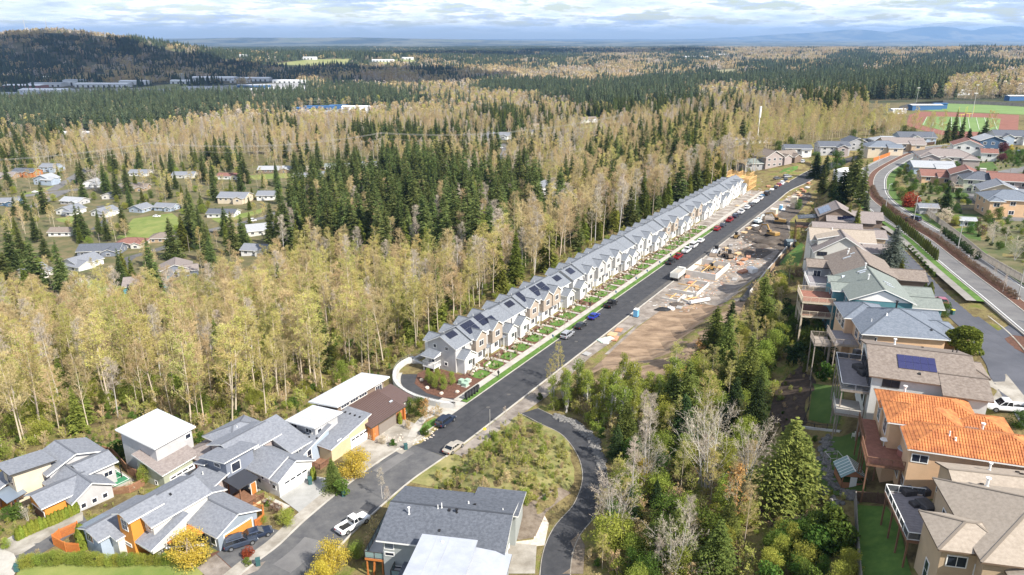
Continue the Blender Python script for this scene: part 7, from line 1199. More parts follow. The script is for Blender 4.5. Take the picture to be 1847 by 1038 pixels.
# tree kit
def leafmat(name,col,col2,rand=0.25,tr=0.35,hue=0.03):
 m=bpy.data.materials.new(name);m.use_nodes=True;t=m.node_tree;t.nodes.clear();Nn=t.nodes.new;Lk=t.links.new
 g=Nn('ShaderNodeNewGeometry');oi=Nn('ShaderNodeObjectInfo')
 mx=Nn('ShaderNodeMix');mx.data_type='RGBA';mx.inputs[6].default_value=(*col,1);mx.inputs[7].default_value=(*col2,1);Lk(g.outputs['Random Per Island'],mx.inputs[0])
 hs=Nn('ShaderNodeHueSaturation');mr=Nn('ShaderNodeMapRange');mr.inputs[3].default_value=1-rand;mr.inputs[4].default_value=1+rand;Lk(oi.outputs['Random'],mr.inputs[0]);Lk(mr.outputs[0],hs.inputs['Value'])
 ml=Nn('ShaderNodeMath');ml.operation='MULTIPLY';ml.inputs[1].default_value=17.3;fr=Nn('ShaderNodeMath');fr.operation='FRACT';Lk(oi.outputs['Random'],ml.inputs[0]);Lk(ml.outputs[0],fr.inputs[0])
 mh=Nn('ShaderNodeMapRange');mh.inputs[3].default_value=0.5-hue;mh.inputs[4].default_value=0.5+hue;Lk(fr.outputs[0],mh.inputs[0]);Lk(mh.outputs[0],hs.inputs['Hue'])
 Lk(mx.outputs[2],hs.inputs['Color']);d=Nn('ShaderNodeBsdfDiffuse');tl=Nn('ShaderNodeBsdfTranslucent');ms=Nn('ShaderNodeMixShader');ms.inputs[0].default_value=tr
 Lk(hs.outputs[0],d.inputs[0]);Lk(hs.outputs[0],tl.inputs[0]);Lk(d.outputs[0],ms.inputs[1]);Lk(tl.outputs[0],ms.inputs[2]);o=Nn('ShaderNodeOutputMaterial');Lk(ms.outputs[0],o.inputs[0]);MATS[name]=m;return m
TRUNK_PALE=leafmat('pale_bark',(0.40,0.33,0.25),(0.53,0.45,0.35),0.2,0.0,0.01);TRUNK_DARK=leafmat('dark_bark',(0.11,0.085,0.065),(0.17,0.135,0.10),0.2,0.0,0.01);TRUNK_GREY=leafmat('grey_bark',(0.44,0.41,0.38),(0.56,0.53,0.49),0.15,0,0.01)
L_TAN=leafmat('tan_twigs',(0.42,0.315,0.155),(0.57,0.455,0.255),0.2,0.25,0.015);L_PINK=leafmat('pinkish_twigs',(0.42,0.35,0.275),(0.57,0.50,0.41),0.15,0.2,0.015)
L_YEL=leafmat('yellow_catkins',(0.42,0.38,0.10),(0.56,0.53,0.17),0.2,0.35,0.02);L_YG=leafmat('yellow_green_buds',(0.34,0.36,0.08),(0.50,0.50,0.15),0.2,0.4,0.02)
L_FIR=leafmat('fir_needles',(0.066,0.096,0.030),(0.155,0.180,0.058),0.3,0.15,0.02);L_FIR2=leafmat('blue_fir_needles',(0.046,0.066,0.038),(0.100,0.118,0.060),0.3,0.15,0.02);L_CED=leafmat('cedar_sprays',(0.115,0.145,0.03),(0.215,0.235,0.05),0.3,0.25,0.02)
L_SPR=leafmat('spring_leaves',(0.22,0.26,0.045),(0.38,0.41,0.09),0.2,0.45,0.025);L_BUSH=leafmat('bush_leaves',(0.06,0.11,0.022),(0.13,0.19,0.04),0.3,0.3,0.03);L_DKB=leafmat('dark_bush_leaves',(0.03,0.055,0.022),(0.07,0.10,0.035),0.3,0.2,0.02);L_FOR=leafmat('yellow_blossom',(0.50,0.37,0.05),(0.63,0.53,0.11),0.08,0.4,0.01)
L_ARB=leafmat('arborvitae_sprays',(0.16,0.20,0.03),(0.27,0.30,0.05),0.15,0.25,0.015);L_OLV=leafmat('olive_sprays',(0.085,0.105,0.03),(0.14,0.155,0.045),0.2,0.25,0.015);L_RED=leafmat('red_leaves',(0.25,0.045,0.025),(0.38,0.08,0.045),0.15,0.3,0.01);L_PLUM=leafmat('plum_leaves',(0.11,0.035,0.045),(0.22,0.09,0.10),0.15,0.3,0.01);L_BRN=leafmat('brown_twigs',(0.17,0.11,0.075),(0.28,0.19,0.13),0.2,0.15,0.015);L_PINKB=leafmat('pale_blossom',(0.55,0.46,0.36),(0.68,0.62,0.46),0.1,0.4,0.01)
class TM:
 def __init__(s):s.v=[];s.f=[];s.m=[];s.n=0
 def tube(s,pts,rs,n=4,mi=0):
  i=s.n;k=len(pts)
  for j,(p,r)in enumerate(zip(pts,rs)):
   d=np.subtract(pts[min(j+1,k-1)],pts[max(j-1,0)]);d=d/(np.linalg.norm(d)+1e-9);a=np.cross(d,(0.3,0.9,0.1));a/=np.linalg.norm(a)+1e-9;b=np.cross(d,a)
   for q in range(n):t=2*math.pi*q/n;s.v.append(tuple(np.add(p,(a*math.cos(t)+b*math.sin(t))*r)))
  s.n+=k*n
  for j in range(k-1):
   for q in range(n):s.f.append((i+j*n+q,i+j*n+(q+1)%n,i+(j+1)*n+(q+1)%n,i+(j+1)*n+q));s.m.append(mi)
 def quad(s,c,u,v,mi=0):
  s.v+=[tuple(c-u-v),tuple(c+u-v),tuple(c+u+v),tuple(c-u+v)];i=s.n;s.n+=4;s.f.append((i,i+1,i+2,i+3));s.m.append(mi)
 def tri(s,a,b,c,mi=0):
  s.v+=[tuple(a),tuple(b),tuple(c)];i=s.n;s.n+=3;s.f.append((i,i+1,i+2));s.m.append(mi)
 def mesh(s,name,mats):
  me=bpy.data.meshes.new(name);me.from_pydata(s.v,[],s.f)
  for m in mats:me.materials.append(m)
  if any(s.m):me.polygons.foreach_set('material_index',s.m)
  me.update();return me
def rv(R):v=R.normal(size=3);return v/(np.linalg.norm(v)+1e-9)
def leafq(tm,c,size,R,mi=0,up=0.0):
 u=rv(R);n=rv(R);n[2]+=up;v=np.cross(u,n);v/=np.linalg.norm(v)+1e-9;tm.quad(np.asarray(c),u*size*R.uniform(.6,1.2),v*size*R.uniform(.5,1.0),mi)
def g_bare(h,seed,spread=0.24,low=0.38,np_=26,buds=700,bs=0.13,multi=1,up=0.75,r0=None,twigs=5):
 """trunk mesh (trunk and main limbs) and crown mesh (side branches, twigs, catkins)"""
 R=np.random.default_rng(seed);a=TM();c=TM();tips=[]
 for ms in range(multi):
  lean=R.normal(size=2)*(0.035 if multi==1 else 0.11);base=np.array([R.normal()*0.25*(multi>1),R.normal()*0.25*(multi>1),-0.6]);hh=h*(1 if ms==0 else R.uniform(.75,.98))
  tp=[base+np.array([lean[0]*t*hh+0.12*math.sin(5*t+seed),lean[1]*t*hh+0.12*math.cos(4*t+seed),t*(hh+0.6)])for t in np.linspace(0,1,8)];rr0=r0 or h*0.0085
  a.tube(tp,[rr0*(1-0.92*t)+0.012 for t in np.linspace(0,1,8)],5)
  for i in range(np_//multi+1):
   t=low+(1-low)*(i+R.uniform(0,.8))/(np_//multi+1);t=min(t,.985);k=t*7;j=int(k);p0=tp[j]+(tp[min(j+1,7)]-tp[j])*(k-j)
   an=R.uniform(0,6.283);ln=h*spread*(1.15-0.75*((t-low)/(1-low))**1.3)*R.uniform(.7,1.15);el=up*R.uniform(.75,1.2);d=np.array([math.cos(an)*math.cos(el),math.sin(an)*math.cos(el),math.sin(el)])
   pts=[p0+d*ln*q+np.array([0,0,0.16*ln*q*q])for q in(0,.35,.7,1)];rb=rr0*0.34*(1.15-t);a.tube(pts,[rb,rb*.7,rb*.45,.008],3)
   for s_ in range(6):
    q=R.uniform(.25,1);pb=p0+d*ln*q+np.array([0,0,0.16*ln*q*q]);d2=d*0.8+rv(R)*0.75;d2[2]=abs(d2[2])*.8+.15;d2/=np.linalg.norm(d2);l2=ln*R.uniform(.28,.5);pe=pb+d2*l2
    c.tube([pb,pb+d2*l2*.5+np.array([0,0,-.02*l2]),pe],[.022,.015,.008],3)
    for w_ in range(twigs):
     f=R.uniform(.2,1);pt=pb+d2*l2*f;d3=d2*0.7+rv(R)*.8;d3[2]+=.25;d3/=np.linalg.norm(d3);l3=R.uniform(.5,1.1)*h/20;sd=np.cross(d3,rv(R));sd/=np.linalg.norm(sd)+1e-9;c.quad(pt+d3*l3*.5,d3*l3*.5,sd*.017,0);tips.append(pt+d3*l3*R.uniform(.4,1.0))
 tips=np.array(tips);idx=R.integers(0,len(tips),buds)
 for i in idx:leafq(c,tips[i]+R.normal(size=3)*.12*h/20,bs*R.uniform(.6,1.2),R,1)
 return a,c
def g_fir(h,seed,wd=0.15,whorls=30,droop=0.35,low=0.10,dens=7,sz=1.0,top=1.0):
 R=np.random.default_rng(seed);a=TM();c=TM();a.tube([(0,0,-.6),(0.05,0,h*.5),(0,0,h)],[h*.013,h*.008,.02],5)
 for i in range(whorls):
  t=low+(1-low)*(i/whorls)**0.92;z=h*t;rad=h*wd*(1-((t-low)/(1-low))**1.25)*top+0.25;nb=max(3,int(dens*(0.55+0.6*(1-t))))
  for b in range(nb):
   if R.random()<0.06:continue
   an=R.uniform(0,6.283);L_=rad*R.uniform(.72,1.2);ca,sa=math.cos(an),math.sin(an);d=np.array([ca,sa,0.0]);s_=np.array([-sa,ca,0.0]);zz=z+R.uniform(-.4,.4)
   for k in range(5):
    q=(k+.6)/5;p=d*L_*q+np.array([0,0,zz+L_*(0.12*q-droop*q*q)]);wv=L_*.30*(1.15-q)*sz+.16
    for sg in(-1,1):
     e=p+(s_*sg*wv+d*wv*.75+np.array([0,0,-wv*R.uniform(.1,.55)]));w2=d*wv*.34;w3=np.array([0,0,wv*R.uniform(-.12,.28)]);c.quad((p+e)/2,(e-p)/2,w2+w3,0)
   p=d*L_+np.array([0,0,zz+L_*(.12-droop)]);c.tri(p-d*.1+s_*.16,p-d*.1-s_*.16,p+d*.35*sz+np.array([0,0,.05]),0)
 c.tri(np.array([.12,0,h-.6]),np.array([-.12,.05,h-.6]),np.array([0,0,h+.5]),0);return a,c
def g_leafy(h,seed,rx=0.3,low=0.25,n=2200,ls=0.16,blobs=16,trunk=True,multi=1,top=1.0,fill=0.55):
 R=np.random.default_rng(seed);a=TM();c=TM();cen=[]
 for b in range(blobs):
  t=R.uniform(0,1);rad=h*rx*math.sin(math.pi*min(max(.12+.8*t,0),1))**.7*R.uniform(.2,.85);an=R.uniform(0,6.283);cen.append((rad*math.cos(an),rad*math.sin(an),h*(low+(1-low)*(t*.88+.04)),h*rx*R.uniform(.32,.55)))
 if trunk:
  for ms in range(multi):
   a.tube([(R.normal()*.1*multi,R.normal()*.1*multi,-.5),(R.normal()*.05*h*(multi>1),R.normal()*.05*h*(multi>1),h*.45),(R.normal()*.03*h,R.normal()*.03*h,h*.9)],[h*.013,h*.009,.02],5)
  for x,y,z,r in cen:a.tube([(x*.1,y*.1,z-h*.22),(x*.6,y*.6,z-h*.07),(x,y,z)],[h*.005,h*.0035,.012],3)
 for i in range(n):
  x,y,z,r=cen[R.integers(0,blobs)];d=rv(R);q=R.uniform(fill,1.08)**.8;p=np.array([x,y,z])+d*r*q*np.array([1,1,.8]);p[2]=max(p[2],0.03);leafq(c,p,ls*R.uniform(.6,1.25),R,0)
 return a,c
def g_column(h,seed,r=0.32,n=700,ls=0.11,power=0.6):
 R=np.random.default_rng(seed);a=TM();c=TM();a.tube([(0,0,-.4),(0,0,h*.85)],[.07,.02],4)
 for i in range(n):
  t=R.uniform(0,1);rad=r*(math.sin(math.pi*min(.16+.84*t,1))**power)*(1+.12*math.sin(t*23+seed))*R.uniform(.72,1.05);an=R.uniform(0,6.283);p=np.array([rad*math.cos(an),rad*math.sin(an),h*t+.02]);u=np.array([0,0,1.0])+rv(R)*.35;u/=np.linalg.norm(u);n_=np.array([math.cos(an),math.sin(an),.2])+rv(R)*.4;v=np.cross(u,n_);v/=np.linalg.norm(v)+1e-9;c.quad(p,u*ls*R.uniform(.8,1.5),v*ls*.6,0)
 return a,c
PROTO={}
def proto(kind,variants,trunkm,leafm,part='crown'):
 out=[]
 for(a,c)in variants:
  jn=TM();jn.v=a.v+c.v;jn.n=a.n+c.n;jn.f=list(a.f)+[tuple(i+a.n for i in f)for f in c.f];jn.m=[0]*len(a.f)+[1+k for k in c.m]
  out.append((a.mesh('trunk',[trunkm]),c.mesh(part,leafm),jn,[trunkm]+leafm))
 PROTO[kind]=out
class _Lazy:pass
def joined(kind,i):
 e=PROTO[kind][i]
 if len(e)==4:e=e+(e[2].mesh(kind,e[3]),);PROTO[kind][i]=e
 return e[4]
_t0=__import__("time").time()
B1=[g_bare(20,s,.17,.40,25,1300,.065,twigs=9)for s in(1,2,3)];B2=[g_bare(19,s,0.22,0.34,27,1400,.065,twigs=9)for s in(4,5)]
proto('alder',B1+B2,TRUNK_PALE,[L_TAN,L_TAN]);proto('alder_yellow',[g_bare(19,s,0.19,0.32,22,2600,0.078,twigs=7)for s in(6,7,8)],TRUNK_PALE,[L_TAN,L_YEL]);proto('alder_green',[g_bare(18,s,0.2,0.26,22,2800,0.078,twigs=7)for s in(9,10)],TRUNK_PALE,[L_TAN,L_YG])
proto('birch',[g_bare(20,s,0.15,0.42,24,150,0.07,up=.95,twigs=9)for s in(11,12)],TRUNK_GREY,[L_PINK,L_PINK]);proto('maple',[g_bare(15,s,0.42,0.16,44,250,.1,5,0.85,.14,7)for s in(13,14)],TRUNK_GREY,[L_PINK,L_PINK])
proto('fir',[g_fir(26,21,.20,36,.3,.08,9,.95),g_fir(26,22,.17,38,.3,.1,9,.95),g_fir(24,23,.23,34,.35,.06,9,.95),g_fir(27,24,.16,40,.4,.1,9,.95)],TRUNK_DARK,[L_FIR]);proto('fir_blue',[g_fir(24,25,.2,30,.3,.06),g_fir(22,26,.17,28)],TRUNK_DARK,[L_FIR2])
proto('cedar',[g_fir(20,27,.19,30,.55,.05,8,1.25),g_fir(19,28,.16,28,.6,.08,8,1.2)],TRUNK_DARK,[L_CED])
proto('fir_close',[g_fir(12,31,.36,44,.26,.05,13,.40),g_fir(13,32,.30,46,.32,.06,13,.40)],TRUNK_DARK,[leafmat('yellow_green_fir_sprays',(0.10,0.135,0.035),(0.22,0.25,0.065),.2,.25,.02)]);proto('hemlock',[g_fir(11,33,.3,42,.5,.05,12,.42),g_fir(10,34,.26,40,.45,.05,12,.42)],TRUNK_DARK,[L_DKB])  # near firs carry their own yellow-green needle colour, hemlocks a darker green
proto('sapling',[g_leafy(9,s,.17,.3,2200,.075,26,True,3,fill=.2)for s in(41,42,43)],TRUNK_GREY,[L_SPR]);proto('leafy',[g_leafy(7,s,.40,.12,4400,.088,30,fill=.35)for s in(44,45)],TRUNK_DARK,[L_SPR]);proto('leafy_dark',[g_leafy(6,s,.45,.06,4000,.088,28,fill=.4)for s in(46,47)],TRUNK_DARK,[L_BUSH])
proto('shrub_green',[g_leafy(3,s,.5,.02,1300,.07,14,True,3)for s in(51,52)],TRUNK_PALE,[L_SPR]);proto('shrub_tan',[g_bare(3.4,s,.42,.05,26,420,.075,4,.95,.03,4)for s in(53,54)],TRUNK_PALE,[L_TAN,L_TAN]);proto('shrub_yellow',[g_bare(3.2,s,.45,.04,26,900,.085,4,.95,.03,4)for s in(55,56)],TRUNK_PALE,[L_TAN,L_YG])
proto('bush',[g_leafy(2.2,s,.52,.0,1100,.085,10,False,1,1,.8)for s in(57,58)],TRUNK_DARK,[L_BUSH]);proto('bush_dark',[g_leafy(2.2,s,.52,.0,1100,.085,10,False,1,1,.8)for s in(59,60)],TRUNK_DARK,[L_DKB])
proto('forsythia',[g_leafy(4.5,61,.46,.08,6000,.058,40,True,4,fill=.2),g_leafy(4,62,.42,.1,4600,.058,32,True,4,fill=.2)],TRUNK_PALE,[L_FOR]);proto('arborvitae',[g_column(2.4,63,.42),g_column(2.4,64,.45)],TRUNK_DARK,[L_ARB],'foliage');proto('column_dark',[g_column(4,65,.62,900,.14),g_column(4,66,.7,900,.14)],TRUNK_DARK,[L_OLV],'foliage')
proto('red_tree',[g_leafy(4.6,67,.6,.1,2600,.13,22)],TRUNK_DARK,[L_RED]);proto('plum_tree',[g_leafy(5.5,68,.5,.15,2400,.14,22)],TRUNK_DARK,[L_PLUM]);proto('blossom',[g_leafy(3.6,69,.5,.15,1800,.09,18,True,2)],TRUNK_GREY,[L_PINKB]);proto('bramble',[g_bare(2.4,70,.6,.02,30,500,.08,5,.8,.02,5)],TRUNK_DARK,[L_BRN,L_BRN]);proto('grey_spruce',[g_fir(12,71,.36,46,.2,.03,14,.36)],TRUNK_DARK,[leafmat('grey_spruce_needles',(0.10,0.125,0.10),(0.20,0.23,0.185),.1,.15,.01)]);proto('orange_haze',[g_bare(9,72,.3,.2,26,1200,.11)],TRUNK_PALE,[L_TAN,leafmat('orange_buds',(0.42,0.22,0.07),(0.52,0.33,0.12),.15,.3,.01)])
proto('round_shrub',[g_leafy(4.4,73,.55,.0,9000,.105,12,False,1,1,.8)],TRUNK_DARK,[leafmat('laurel_leaves',(0.085,0.12,0.02),(0.19,0.22,0.04),.1,.25,.01)])
_protos_root={}
def plant(name,kind,x,y,z=None,h=None,rz=None,label=None,cat='tree',group=None,wide=1.0,base_h=None,v=None):
 """one tree: an empty with trunk and crown (meshes shared between alike trees)"""
 i=(v if v is not None else random.randrange(len(PROTO[kind])))%len(PROTO[kind]);e=PROTO[kind][i];H0=KH[kind];s=(h or H0)/H0;z=h1(x,y)if z is None else z
 o=bpy.data.objects.new(name,None);COL.objects.link(o);o.location=(x,y,z-0.05);o.scale=(s*wide,s*wide,s);o.rotation_euler=(0,0,random.uniform(0,6.28)if rz is None else rz);o.empty_display_size=.5;tag(o,label,cat,group)
 if len(e[0].vertices)and kind not in('bush','bush_dark','round_shrub'):t=bpy.data.objects.new('trunk',e[0]);COL.objects.link(t);t.parent=o
 c=bpy.data.objects.new('crown' if cat in('tree','conifer')else 'foliage',e[1]);COL.objects.link(c);c.parent=o;return o
KH=dict(alder=20,alder_yellow=19,alder_green=18,birch=20,maple=15,fir=26,fir_blue=24,cedar=20,fir_close=12,hemlock=11,sapling=9,leafy=7,leafy_dark=6,shrub_green=3,shrub_tan=3.4,shrub_yellow=3.2,bush=2.2,bush_dark=2.2,forsythia=4.5,arborvitae=2.4,column_dark=4,red_tree=4.6,plum_tree=5.5,blossom=3.6,bramble=2.4,grey_spruce=12,orange_haze=9,round_shrub=4.4)
for k_ in KH:KH[k_]=float(KH[k_])
# masses beyond 300 of a kind: one object each, points that carry the same tree meshes
def mass(name,meshes,pts,label,cat):
 """pts: (x, y, z, scale, rot, variant)"""
 if not len(pts):return
 pts=np.array(pts,float);me=bpy.data.meshes.new(name);me.vertices.add(len(pts));me.vertices.foreach_set('co',pts[:,:3].ravel().astype(np.float32))
 for nm,col,ty in(('tree_scale',3,'FLOAT'),('tree_turn',4,'FLOAT'),('tree_pick',5,'INT')):
  a=me.attributes.new(nm,ty,'POINT');a.data.foreach_set('value',pts[:,col].astype(np.int32 if ty=='INT' else np.float32))
 me.update();o=bpy.data.objects.new(name,me);COL.objects.link(o);tag(o,label,cat,None,'stuff')
 c=bpy.data.collections.new(name+'_kinds')
 for i,m_ in enumerate(meshes):q=bpy.data.objects.new('%s_kind_%02d'%(name,i),m_);c.objects.link(q)
 g=bpy.data.node_groups.new(name+'_scatter','GeometryNodeTree');g.interface.new_socket('Geometry',in_out='INPUT',socket_type='NodeSocketGeometry');g.interface.new_socket('Geometry',in_out='OUTPUT',socket_type='NodeSocketGeometry')
 n=g.nodes.new;l=g.links.new;gi=n('NodeGroupInput');go=n('NodeGroupOutput');ci=n('GeometryNodeCollectionInfo');ci.inputs['Collection'].default_value=c;ci.inputs['Separate Children'].default_value=True;ci.inputs['Reset Children'].default_value=True
 ip=n('GeometryNodeInstanceOnPoints');ip.inputs['Pick Instance'].default_value=True
 def na(nm,ty):a=n('GeometryNodeInputNamedAttribute');a.data_type=ty;a.inputs['Name'].default_value=nm;return a.outputs['Attribute']
 cx=n('ShaderNodeCombineXYZ');l(na('tree_turn','FLOAT'),cx.inputs[2]);l(gi.outputs[0],ip.inputs['Points']);l(ci.outputs[0],ip.inputs['Instance']);l(na('tree_pick','INT'),ip.inputs['Instance Index']);l(cx.outputs[0],ip.inputs['Rotation']);l(na('tree_scale','FLOAT'),ip.inputs['Scale']);l(ip.outputs[0],go.inputs[0])
 o.modifiers.new('scatter','NODES').node_group=g;return o
 # single trees and garden plants
def at(px_,py_):return T(px_,py_)
def pl(name,kind,px_,py_,h,label,cat='tree',group=None,wide=1.0,v=None):
 x,y=at(px_,py_);return plant(name,kind,x,y,None,h,None,label,cat,group,wide,v=v)
def row(name,kind,pts,n,h,label,cat='hedge plant',group=None,wide=1.0,world=False,ends=('first','last')):
 w_=pts if world else px_poly(pts);cum=[0]
 for a,b in zip(w_[:-1],w_[1:]):cum.append(cum[-1]+math.hypot(b[0]-a[0],b[1]-a[1]))
 for i in range(n):
  d=cum[-1]*i/max(1,n-1);j=max(k for k in range(len(cum))if cum[k]<=d+1e-6);j=min(j,len(w_)-2);t=(d-cum[j])/max(1e-6,cum[j+1]-cum[j]);x=w_[j][0]+(w_[j+1][0]-w_[j][0])*t;y=w_[j][1]+(w_[j+1][1]-w_[j][1])*t
  plant(name,kind,x,y,None,h*random.uniform(.9,1.1),None,label,cat,group,wide)
pl('spruce_tree','grey_spruce',1606,492,12.5,'big grey-green spruce between the grey-green roof and the ridge road');pl('cypress_tree','cedar',1622,505,6,'yellowish cypress at the foot of the big grey-green spruce',wide=1.3)
pl('laurel_tree','round_shrub',1746,640,5.2,'large rounded glossy green tree beside the solar-panel house','tree',wide=1.25);pl('cypress_tree','column_dark',1664,548,4.6,'left of the dark columnar cypresses beside the grey roof','tree');pl('cypress_tree','column_dark',1674,546,4.6,'right of the dark columnar cypresses beside the grey roof','tree')
pl('laurel_shrub','leafy_dark',1690,568,3,'dark round shrub beside the pink-red car','shrub');pl('laurel_shrub','leafy_dark',1703,572,3.2,'bigger dark shrub right of the pink-red car','shrub');pl('heather_shrub','forsythia',1681,572,1.4,'low yellow shrub between drive and dark shrubs','shrub');pl('juniper_shrub','leafy_dark',1836,770,2.4,'olive shrub on the right beyond the tile roofs','shrub',wide=1.6)
row('arborvitae','column_dark',[(1590,385),(1620,410),(1655,440),(1688,472)],34,3.4,'olive columnar arborvitae in the hedge between ridge road and boulevard','hedge plant','arborvitae hedge along the boulevard',.75);row('boxwood_ball','bush',[(1640,450),(1665,478),(1684,500)],9,1.2,'yellowish low shrub at the foot of the columnar hedge','shrub','low shrubs below the columnar hedge')
row('hedge_shrub','bramble',[(1833,540),(1811,524),(1769,493),(1727,461),(1688,431),(1657,412),(1613,384),(1582,358),(1573,340)],110,1.5,'leafless dark red-brown shrub in the boulevard median','shrub','red-brown shrubs in the boulevard median',1.0)
pl('street_tree','birch',1790,508,4.5,'young bare street tree in the median near the walking person');pl('street_tree','birch',1808,528,4.2,'young bare street tree near the tip of the median');pl('street_tree','birch',1752,480,4.5,'young bare street tree in the median middle');pl('street_tree','birch',1694,436,4.5,'young bare street tree beyond the second lamp')
for px_,py_,h_,k,lab in((1482,352,15,'fir','dark fir left of the white tent'),(1500,362,17,'fir','tall dark fir above the solar gable house'),(1515,372,14,'hemlock','rounded dark evergreen behind the solar gable house'),(1538,362,24,'fir','tallest dark fir beside the boulevard bend'),(1552,372,17,'fir','dark fir right of the tallest one'),(1530,345,16,'fir','dark fir behind the white tent'),(1560,385,10,'fir_blue','grey-green young fir beside the ridge road'),(1528,412,9,'cedar','olive cypress beside the taupe roof'),(1543,420,9.5,'cedar','second olive cypress beside the taupe roof'),(1470,322,13,'hemlock','dark evergreen at the street bend'),(1488,318,12,'hemlock','dark evergreen behind the street bend'),(1508,308,10,'leafy_dark','green bushy tree behind the tent'),(1470,300,8,'leafy_dark','green bushy tree above the street corner'),(1706,258,17,'fir','left of the dark firs before the red track'),(1718,256,20,'fir','tallest of the dark firs before the red track'),(1732,256,17,'fir','right of the dark firs before the red track'),(1745,262,10,'hemlock','low rounded evergreen right of the firs'),(1762,262,9,'hemlock','dark rounded evergreen beside the blue house'),(1780,250,17,'alder_yellow','yellow-tan tree before the red track'),(1790,248,15,'alder','tan tree right of the yellow one before the track'),(1774,252,15,'fir','fir among the tan trees before the track'),(1704,382,10,'hemlock','tall dark cypress in front of the brown gable house'),(1440,378,4.5,'leafy_dark','round green bush at the top of the excavation'),(1432,440,5.5,'leafy','bright green upright shrub by the blue-grey shed')):pl({'fir':'fir_tree','fir_blue':'fir_tree','hemlock':'evergreen_tree','cedar':'cypress_tree'}.get(k,'garden_tree'),k,px_,py_,h_,lab,'tree',None,(.9 if h_>15 else 1.2)if k in('fir','hemlock')else 1.0)
pl('maple_shrub','red_tree',1640,374,5.4,'bright red-leaved tree beside the grey garden shed');pl('plum_tree','plum_tree',1807,278,6,'dark plum-leaved tree beside the blue house');pl('plum_tree','plum_tree',1806,293,4.4,'smaller pink-purple tree below the dark plum tree');pl('forsythia_shrub','forsythia',1824,272,3.4,'yellow shrub before the white gabled houses','shrub');pl('blossom_tree','blossom',1703,402,4.6,'cream blossoming tree in the right gardens');pl('garden_tree','leafy',1722,408,3.6,'yellow-green shrub beside the cream blossom tree');pl('garden_tree','blossom',1770,358,4.0,'pale blossom tree before the pale green house')
for px_,py_,h_,k,lab in((1620,320,4,'leafy_dark','green shrub at the left of the shrub bank by the boulevard'),(1634,312,4,'leafy','yellow-green shrub in the bank by the boulevard'),(1645,308,3.6,'forsythia','yellow shrub in the bank by the boulevard'),(1655,302,3.4,'leafy_dark','green shrub at the top of the bank by the boulevard'),(1614,345,4.2,'leafy_dark','clipped yellow-green hedge block beside the white shed'),(1625,362,5,'leafy_dark','big dark shrub left of the red-leaved tree'),(1640,350,3,'bush','low green shrub behind the red-leaved tree'),(1690,372,3,'bush_dark','dark round bush beside the tall cypress'),(1678,398,5,'maple','bare tree behind the grey shed'),(1790,440,6,'maple','bare spreading tree in front of the slate hip roof'),(1812,448,6,'birch','bare upright tree right of the spreading one'),(1830,470,6,'maple','bare brown tree at the right edge by the fence'),(1750,420,3.5,'leafy_dark','dark shrub behind the fence beside the tiny shed'),(1770,425,3,'bramble','brown shrub before the slate hip roof house'),(1843,330,6,'hemlock','dark evergreen at the right edge of the lane'),(1700,276,4,'shrub_yellow','yellow-olive shrub bank above the taupe house'),(1722,270,4,'shrub_yellow','yellow-olive shrub right of the bank above the taupe house')):pl('garden_tree' if h_>3.6 else 'garden_shrub',k,px_,py_,h_,lab,'tree' if h_>3.6 else 'shrub')
row('garden_hedge','bush_dark',[(1700,420),(1725,440),(1760,468)],12,2.0,'dark hedge shrub along the inner side of the boulevard fence','shrub','hedge along the boulevard fence');row('garden_hedge','column_dark',[(1690,262),(1730,252)],12,3,'dark clipped hedge plant behind the far fence','hedge plant','clipped hedge behind the far fence')
pl('deodar_tree','fir_close',1415,912,14,'large yellow-green cedar with layered boughs in the clearing',wide=1.15,v=0);pl('deodar_tree','fir_close',1440,905,10,'smaller greyish cedar beside the large layered one',v=1);pl('maple_tree','maple',1270,880,14,'big many-stemmed bare tree in the middle of the green wood',v=0);pl('maple_tree','maple',1345,868,10,'smaller bare tree right of the many-stemmed one',v=1);pl('maple_tree','maple',1110,980,10,'bare multi-stemmed tree beside the private drive',v=1);pl('maple_tree','maple',1215,1050,9,'bare multi-stemmed tree at the bottom edge',v=0);pl('maple_tree','maple',1160,890,9,'bare branching tree above the drive bend',v=1)
pl('alder_tree','birch',1140,920,12,'tall bare leaning tree left of the yellow-budded one');pl('willow_tree','forsythia',1162,880,6,'yellow-budded tree in the wood above the drive');pl('alder_tree','orange_haze',1320,945,9,'tan-twigged small tree in the clearing',wide=.8);pl('alder_tree','alder',1340,985,9,'bare tan tree below the clearing')
for px_,py_,h_,k,lab in((1478,640,3.2,'bush_dark','clipped dark round shrub nearest the curved deck'),(1495,655,3,'bush_dark','second clipped round shrub by the curved deck'),(1470,668,4.0,'bush','large rounded green shrub at the corner of the walled lawn'),(1488,685,3.4,'bush','rounded green shrub behind the walled lawn'),(1510,690,3.2,'bush','green shrub below the curved deck corner'),(1440,590,3.0,'forsythia','orange-yellow flowering shrub in the dark garden'),(1455,570,4.5,'column_dark','dark narrow cypress by the teal house'),(1462,575,4.5,'column_dark','second dark narrow cypress by the teal house'),(1450,555,4,'shrub_tan','leafless orange-brown shrub under the cream decks'),(1478,590,4,'bramble','brown bramble under the cream decks'),(1425,500,2.5,'bramble','brown hedge shrub before the bright lawn'),(1400,505,2.5,'bramble','brown clipped shrub at the lawn corner'),(1440,500,2.6,'bramble','brown hedge shrub right of the lawn corner')):pl('garden_shrub',k,px_,py_,h_,lab,'shrub')
row('cypress_shrub','column_dark',[(1440,612),(1505,622)],12,3.2,'dark narrow cypress in the row below the grey decks','hedge plant','dark cypress row below the decks',.8)
row('ivy_shrub','leafy_dark',[(1390,1010),(1440,975),(1500,960)],9,3.6,'yellow-green ivy-like shrub in the mound beside the fence','shrub','bright shrubs of the mound beside the fence',1.2)
